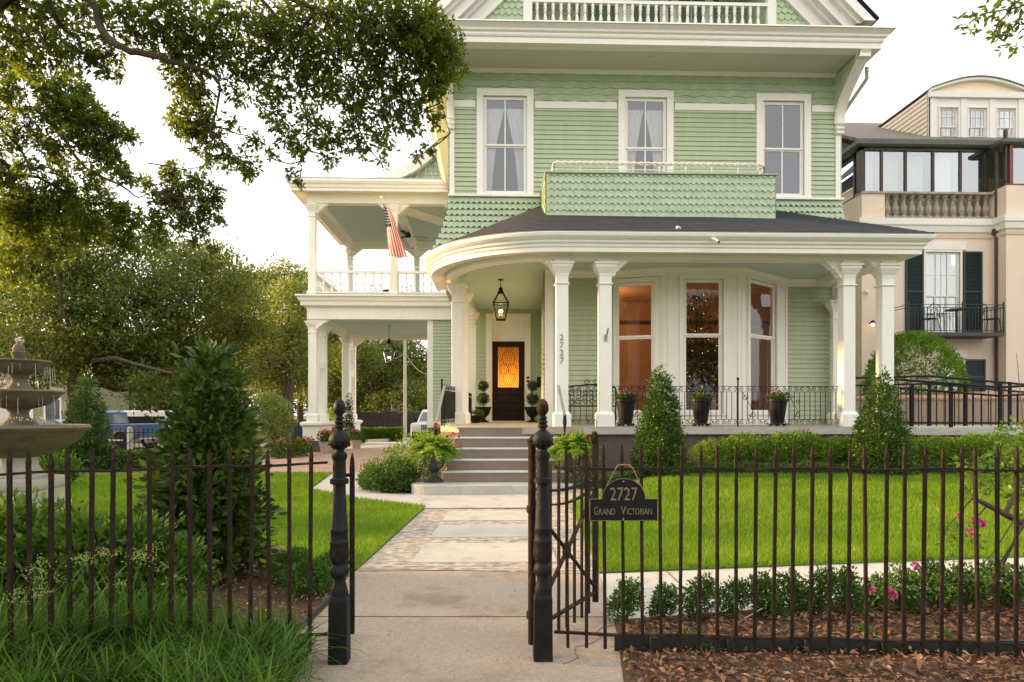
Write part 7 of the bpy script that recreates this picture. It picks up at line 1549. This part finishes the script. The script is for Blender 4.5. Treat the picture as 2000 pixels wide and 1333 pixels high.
# ================================================================ VEHICLES
def wheel(t, x, y, r, w=.24):
    for nm, prof, m_ in (('wheel', [(r*.6, -w/2), (r, -w/2*.8), (r, w/2*.8), (r*.6, w/2), (r*.6, -w/2)], M_tyre),):
        b = MB(); seg = 22; n = len(prof); vs = [(x+q*math.cos(6.2832*k/seg), y+z, r+q*math.sin(6.2832*k/seg)) for k in range(seg) for q, z in prof]; b.add(vs, [(k*n+i, ((k+1) % seg)*n+i, ((k+1) % seg)*n+i+1, k*n+i+1) for k in range(seg) for i in range(n-1)]); o = b.build('wheel', m_, t)
    b = MB(); prof = [(.02, -w*.42), (r*.5, -w*.38), (r*.62, -w*.45), (r*.62, w*.45), (r*.5, w*.38), (.02, w*.42)]; n = len(prof); vs = [(x+q*math.cos(6.2832*k/16), y+z, r+q*math.sin(6.2832*k/16)) for k in range(16) for q, z in prof]; b.add(vs, [(k*n+i, ((k+1) % 16)*n+i, ((k+1) % 16)*n+i+1, k*n+i+1) for k in range(16) for i in range(n-1)]); b.build('rim', M_chr, o)
def vehicle(name, lab, cat, L_, Wd, lower, cabin, paint, wh, r, loc, rz, glass, extras=None):
    "side profile in x (front at 0) and z; lower = body outline, cabin = greenhouse outline"
    t = empty(name, lab, cat); b = MB(); hw_ = Wd/2
    b.prism([(x, -hw_, z) for x, z in lower], (0, Wd, 0)); bo = b.build('body', paint, t, bevel=.05)
    b = MB(); ins = .16; n = len(cabin); vs = []; zmin = min(z for x, z in cabin); zmax = max(z for x, z in cabin)
    for sg in (-1, 1):
        for x, z in cabin: q = (z-zmin)/(zmax-zmin); vs.append((x, sg*(hw_-.04-ins*q), z))
    b.add(vs, [tuple(range(n))[::-1], tuple(range(n, 2*n))]+[(i, (i+1) % n, n+(i+1) % n, n+i) for i in range(n)]); b.build('cabin', paint, t, bevel=.03)
    b = MB()
    for quad in glass:
        for sg in (-1, 1):
            vs = []
            for x, z in quad: q = (z-zmin)/(zmax-zmin); vs.append((x, sg*(hw_-.028-ins*q), z))
            b.poly(vs)
    # windscreen/rear
    cs = sorted(cabin, key=lambda p: p[0])
    for (xa_, za_), (xb2, zb2), o_ in ((cabin[0], cabin[1], -.012), (cabin[-1], cabin[-2], .012)):
        q = lambda z: hw_-.14-ins*(z-zmin)/(zmax-zmin); z0 = za_+.06; z1 = zb2-.07; f = lambda z: xa_+(xb2-xa_)*(z-za_)/(zb2-za_)+o_*1.5
        b.poly([(f(z0), -q(z0), z0), (f(z0), q(z0), z0), (f(z1), q(z1), z1), (f(z1), -q(z1), z1)])
    b.build('window', mat('car_glass', (.10, .13, .15), .08, .1, 3, spec=.9), t)
    for x in wh:
        for sg in (-1, 1):
            wheel(t, x, sg*(hw_-.10), r); bb = MB(); bb.tube([(x+(r+.10)*math.cos(R(a)), sg*(hw_+.0), r+(r+.10)*math.sin(R(a))) for a in range(0, 181, 15)], .035, 5); bb.build('wheel_arch', paint if cat != 'suv' else M_blk, t)
            c = MB(); c.prism([(x+(r+.07)*math.cos(R(a)), sg*(hw_-.001), r+(r+.07)*math.sin(R(a))) for a in range(0, 361, 20)], (0, sg*.006, 0)); c.build('wheel_well', M_blk, t)
    for sg in (-1, 1):
        b = MB(); b.cbox((.06, sg*(hw_-.22), lower[2][1]-.16 if False else .78), .08, .26, .18); b.build('headlight', mat('lamp_lens', (.7, .7, .68), .2), t, bevel=.02)
        b = MB(); b.cbox((L_-.03, sg*(hw_-.10), .9), .08, .14, .28); b.build('tail_light', mat('red_lens', (.45, .02, .02), .3), t)
        b = MB(); b.cbox((cabin[0][0]+.45, sg*(hw_+.10), cabin[0][1]+.12), .16, .20, .18); b.build('wing_mirror', M_blk, t, bevel=.03)
    if extras: extras(t, hw_)
    t.location = loc; t.rotation_euler = (0, 0, rz); return t
M_blue = mat('blue_truck_paint', (.015, .075, .24), .4, .05, 2, coat=.1); M_blu2 = mat('blue_white_highlight', (.4, .5, .6), .3)
def tk(t, hw_):
    b = MB(); b.box(3.62, 5.72, -hw_+.12, hw_-.12, .95, 1.22); b.build('bed_liner', M_blk, t)
    b = MB()
    for sg in (-1, 1): b.box(.9, 5.0, sg*hw_-.03, sg*hw_+.03, .42, .50)
    b.build('side_step', M_chr, t); b = MB()
    for sg in (-1, 1): b.box(1.55, 2.95, sg*(hw_+.002)-.004, sg*(hw_+.002)+.004, 1.0, 1.03)
    b.build('chrome_strip', M_chr, t); b = MB(); b.box(5.72, 5.84, -hw_+.1, hw_-.1, .5, .68); b.box(-.06, .06, -hw_+.1, hw_-.1, .5, .72); b.build('bumper', M_chr, t)
p = T(88, 880, 35.3)
vehicle('pickup_truck', 'blue crew cab pickup truck parked in the street behind the conical shrub', 'truck', 5.85, 1.98, [(0, .5), (0, 1.0), (.12, 1.08), (1.5, 1.18), (3.6, 1.22), (5.8, 1.24), (5.85, 1.2), (5.85, .55), (5.5, .5)], [(1.35, 1.17), (2.05, 1.82), (2.3, 1.90), (3.35, 1.90), (3.62, 1.78), (3.66, 1.2)], M_blue, (.95, 4.85), .40, (T(300, 880, 33.5)[0]-5.85*math.cos(R(-14)), T(300, 880, 33.5)[1]-5.85*math.sin(R(-14)), -.32), R(-14), [[(1.72, 1.27), (2.12, 1.74), (2.55, 1.80), (2.55, 1.27)], [(2.66, 1.27), (2.66, 1.80), (3.28, 1.80), (3.45, 1.60), (3.5, 1.27)]], tk)
p = T(820, 860, 36.5); 
def sv(t, hw_):
    b = MB(); b.box(-.10, .0, -hw_+.1, hw_-.1, .32, .62); b.build('bumper', M_blk, t); b = MB()
    for k in range(7): b.box(-.03, -.005, -.32+k*.1, -.27+k*.1, .72, 1.0)
    b.build('grille', M_blk, t); b = MB(); b.lathe([(.10, 0), (.11, .02), (0, .05)], (0,0,0), 14)
    for sg in (-1, 1): h_ = MB(); h_.tube([(.0, sg*.58, .88), (-.04, sg*.58, .88)], .11, 14); h_.build('headlight', mat('lamp_lens', (.7, .7, .68), .2), t)
vehicle('parked_suv', 'white boxy four wheel drive parked at the end of the driveway', 'car', 4.4, 1.82, [(0, .40), (0, 1.02), (.1, 1.08), (1.25, 1.12), (4.38, 1.15), (4.4, .45)], [(1.2, 1.12), (1.65, 1.72), (1.8, 1.78), (4.15, 1.78), (4.38, 1.15)], mat('white_car_paint', (.72, .72, .72), .3, .03, 2, coat=.4), (.85, 3.45), .36, (p[0]+.55, p[1]-1.4, -.16), R(82), [[(1.75, 1.2), (1.95, 1.66), (2.5, 1.7), (2.5, 1.2)], [(2.6, 1.2), (2.6, 1.7), (3.4, 1.7), (3.4, 1.2)], [(3.5, 1.2), (3.5, 1.7), (4.0, 1.7), (4.15, 1.2)]], sv)
sedan = ([(0, .38), (.02, .72), (.3, .84), (1.3, .95), (3.6, .98), (4.5, .92), (4.6, .6), (4.55, .35)], [(1.2, .93), (1.95, 1.40), (3.0, 1.42), (3.9, .97)], [[(1.55, 1.0), (2.0, 1.33), (2.5, 1.36), (2.5, 1.0)], [(2.6, 1.0), (2.6, 1.36), (3.0, 1.34), (3.45, 1.02)]])
for lab, px, t_, col, rz in (('grey sedan parked behind the dark driveway fence', 722, 47, (.18, .19, .22), 2), ('dark car parked behind the fountain near the far house', 62, 36.5, (.03, .03, .035), 0), ('pale car parked under the oak left of the carport', 560, 46, (.45, .45, .44), 0)):
    p = T(px, 850, t_); vehicle('parked_car', lab, 'car', 4.6, 1.8, sedan[0], sedan[1], mat('paint_'+lab.split()[0], col, .3, .05, 2, coat=.4), (.85, 3.7), .33, (p[0]-1.4, p[1], float(hz(p[0], p[1]))-.0), R(rz), sedan[2])
# red canoe and pale roof carrier beyond truck
p = T(195, 812, 42); q = T(330, 812, 42); t = empty('trailer', 'long pale trailer with a red front beyond the blue truck', 'trailer', (p[0], p[1], -.3)); zt_ = p[2]; b = MB(); b.box(T(222, 812, 42)[0], T(338, 812, 42)[0], p[1]-1, p[1]+1, .2, zt_+.3); b.build('body', M_pwht, t, bevel=.05); b = MB(); b.box(T(190, 812, 42)[0], T(222, 812, 42)[0]-.01, p[1]-1, p[1]+1, .2, zt_+.25); b.build('red_front', mat('red_panel', (.45, .05, .05), .5), t)
b = MB(); b.box(T(230, 812, 42)[0], T(335, 812, 42)[0], p[1]-1.02, p[1]-1.005, .1, zt_-.05); b.build('dark_side', M_blk, t)
# ================================================================ BACKGROUND STRUCTURES
def farhouse(lab, px0, px1, t_, h, col, roofc, wins_, trim=True):
    a = T(px0, 840, t_); c = T(px1, 840, t_); t = empty('far_house', lab, 'house', (a[0], a[1], -.3)); b = MB(); fr = Fr((a[0], a[1]), (c[0]-a[0], c[1]-a[1])); clap(b, fr, 0, fr.L, -.3, h, ex=.18); fbox(b, fr, 0, fr.L, -.3, h, -6, -.001); b.build('wall', col, t)
    b = MB(); b.prism([fr.p(-.4, h, .5), fr.p(fr.L+.4, h, .5), fr.p(fr.L+.4, h+2.2, -3), fr.p(-.4, h+2.2, -3)], (0,0,.12)); b.prism([fr.p(-.4, h, -6.5), fr.p(fr.L+.4, h, -6.5), fr.p(fr.L+.4, h+2.2, -3), fr.p(-.4, h+2.2, -3)], (0,0,.12)); b.build('roof', roofc, t)
    for u0, u1, z0, z1 in wins_:
        b = MB(); fbox(b, fr, u0-.12, u1+.12, z0-.12, z1+.14, .0, .06); w = b.build('window', M_pwht, t); b = MB(); fbox(b, fr, u0, u1, z0, z1, .061, .075); b.build('pane', mat('dark_far_glass', (.05, .06, .07), .15), w)
    if trim: b = MB(); fbox(b, fr, -.1, .2, -.3, h, .001, .07); fbox(b, fr, fr.L-.2, fr.L+.1, -.3, h, .001, .07); fbox(b, fr, 0, fr.L, h-.3, h, .001, .075); b.build('corner_trim', M_pwht, t)
    return t, fr
farhouse('small olive sided house with a white framed window behind the fountain', 60, 150, 44, 3.2, mat('olive_siding', (.25, .23, .14), .7), M_rfg, [(1.0, 1.9, 1.0, 2.3)])
t, fr = farhouse('dark far house with pale porch columns behind the blue truck', 185, 420, 62, 4.0, mat('grey_far_wall', (.12, .11, .10), .8), M_rfg, [(1.5, 2.6, .8, 2.6), (5.5, 6.6, .8, 2.6)])
for u in (.5, 1.9, 4.2, 6.0, 8.2): b = MB(); fbox(b, fr, u, u+.45, -.3, 3.7, 1.2, 1.6); b.build('porch_column', M_pwht, t)
farhouse('pale far house glimpsed at the left picture edge', -120, 40, 52, 3.6, mat('pale_far_wall', (.55, .53, .48), .7), M_rfg, [(2.2, 3.2, .8, 2.2)])
t, fr = farhouse('distant low building behind the driveway fence', 600, 860, 75, 4.2, mat('brownish_far_wall', (.22, .17, .13), .8), M_rfg, [(2, 3.2, 1, 2.4), (8, 9.2, 1, 2.4)])
# wooden fence behind driveway
a, c = T(688, 850, 44), T(830, 850, 44); t = empty('board_fence', 'dark vertical board fence across the end of the driveway', 'fence', (a[0], a[1], -.2)); L_ = c[0]-a[0]; b = MB(); n = int(L_/.15)
for k in range(n): b.box(a[0]+k*.15, a[0]+k*.15+.138, a[1]-.02, a[1]+.02, -.3, EYE+(HZ-807)*44/F+.05+random.uniform(-.03, .03)) if not (6 < k < 18 and False) else None
b.build('boards', mat('dark_weathered_boards', (.045, .035, .03), .9, .4, 4), t); b = MB(); b.box(a[0], a[0]+L_, a[1]+.03, a[1]+.08, .9, 1.0); b.build('rail', M_blk, t)
# utility pole with wires
p = T(791, 850, 43); t = empty('utility_pole', 'pale slender pole with sagging wires beyond the carport', 'pole', (p[0], p[1], -.2)); b = MB(); b.tube([(p[0], p[1], -.3), (p[0], p[1], 8.0)], [.12, .08], 8); b.bar((p[0]-.6, p[1], 6.3), (p[0]+.6, p[1], 6.3), .1, .1); b.build('post', mat('bleached_pole', (.50, .46, .40), .8), t)
b = MB()
for q0, q1, sag in (((690, 716, 46), (791, 690, 43), .4), ((791, 690, 43), (850, 730, 40), .5), ((791, 640, 43), (850, 690, 40), .4), ((700, 620, 44), (791, 640, 43), .3)):
    A_, B_ = np.array(T(*q0)), np.array(T(*q1)); b.tube([tuple(A_+(B_-A_)*k/10-np.array([0, 0, sag*math.sin(math.pi*k/10)])) for k in range(11)], .018, 4)
b.build('wire', mat('grey_wire', (.3, .3, .28), .6), t)
# far iron fence by street, marker post, bin
p0, p1 = T(200, 900, 20.0), T(480, 900, 21.5); t = empty('iron_fence', 'far black iron fence between the lawn and the street', 'fence', (p0[0], p0[1], 0)); b = MB(); d = float(hz(p0[0], p0[1]))
for z in (.12, .85): b.bar((p0[0], p0[1], z), (p1[0], p1[1], z), .02, .02)
b.bar((p0[0]+.3, p0[1], .15), (p0[0]+1.0, p0[1]+.05, .8), .02, .02); b.build('rail', M_blk, t); b = MB(); b.sqlathe([(.009, 0), (.009, .93), (.002, .98)], (0,0,0)); f0 = b.build('picket', M_blk); n = 34
for k in range(n):
    o = f0 if k == 0 else f0.copy()
    if k: COL.objects.link(o)
    o.parent = t; o.matrix_parent_inverse = t.matrix_basis.inverted(); o.location = (p0[0]+(p1[0]-p0[0])*k/(n-1), p0[1]+(p1[1]-p0[1])*k/(n-1), .02)
p = T(254, 900, 24); t = empty('marker_post', 'short white square post standing by the street', 'post'); b = MB(); b.sqlathe([(.07, 0), (.07, .95), (.03, 1.0)], (0,0,0)); b.build('post', mat('chalky_white_post', (.55, .52, .46), .8, .2, 8), t); t.location = (p[0], p[1], -.05)
p = T(583, 860, 33); t = empty('rubbish_bin', 'dark blue wheeled rubbish bin left of the carport', 'bin'); b = MB(); b.sqlathe([(.26, .06), (.33, .95), (.35, .96), (.35, 1.02), (.30, 1.06)], (0,0,0)); b.build('body', mat('blue_plastic_bin', (.02, .04, .09), .5), t, bevel=.02); b = MB(); b.tube([(-.25, .3, .1), (.25, .3, .1)], .1, 10); b.build('wheels', M_blk, t); t.location = (p[0], p[1], -.05)
# ================================================================ LIGHT, SKY, CAMERA
SUN_AZ = R(-78); SUN_EL = R(13)       # azimuth from +Y, towards -X
w = bpy.data.worlds.new('World'); SC.world = w; w.use_nodes = True; nt = w.node_tree; nt.nodes.clear(); N = nt.nodes.new; L = nt.links.new
out = N('ShaderNodeOutputWorld'); bg = N('ShaderNodeBackground'); sky = N('ShaderNodeTexSky'); sky.sky_type = 'NISHITA'; sky.sun_disc = False; sky.sun_elevation = SUN_EL; sky.sun_rotation = SUN_AZ; sky.air_density = 1.0; sky.dust_density = 3.0; sky.ozone_density = .6
mx = N('ShaderNodeMix'); mx.data_type = 'RGBA'; mx.inputs[0].default_value = SKYMIX = .72; L(sky.outputs[0], mx.inputs[6]); mx.inputs[7].default_value = (9.6, 9.3, 8.9, 1)   # thin bright overcast veil over the clear sky
L(mx.outputs[2], bg.inputs[0]); bg.inputs[1].default_value = .12; L(bg.outputs[0], out.inputs[0])
sl = bpy.data.lights.new('sun', 'SUN'); sl.energy = 5.0; sl.angle = R(5); sl.color = (1, .62, .27); so = bpy.data.objects.new('sun', sl); COL.objects.link(so)
so.rotation_euler = Vector((math.sin(SUN_AZ)*math.cos(SUN_EL)*-1*-1, math.cos(SUN_AZ)*math.cos(SUN_EL), math.sin(SUN_EL))).to_track_quat('Z', 'Y').to_euler()
cam = bpy.data.cameras.new('camera'); cam.lens = 24*1.0; cam.sensor_width = 36; cam.clip_end = 2000; cam.shift_y = (HZ-666.5)/2000
co = bpy.data.objects.new('camera', cam); COL.objects.link(co); co.location = (0, 0, EYE); co.rotation_euler = (R(90), 0, -YAW); SC.camera = co
SC.view_settings.view_transform = 'Standard'; SC.view_settings.look = 'None'; SC.view_settings.exposure = 1.08; SC.view_settings.gamma = 1
SC.cycles.max_bounces = 6; SC.cycles.transparent_max_bounces = 12; SC.cycles.use_denoising = True
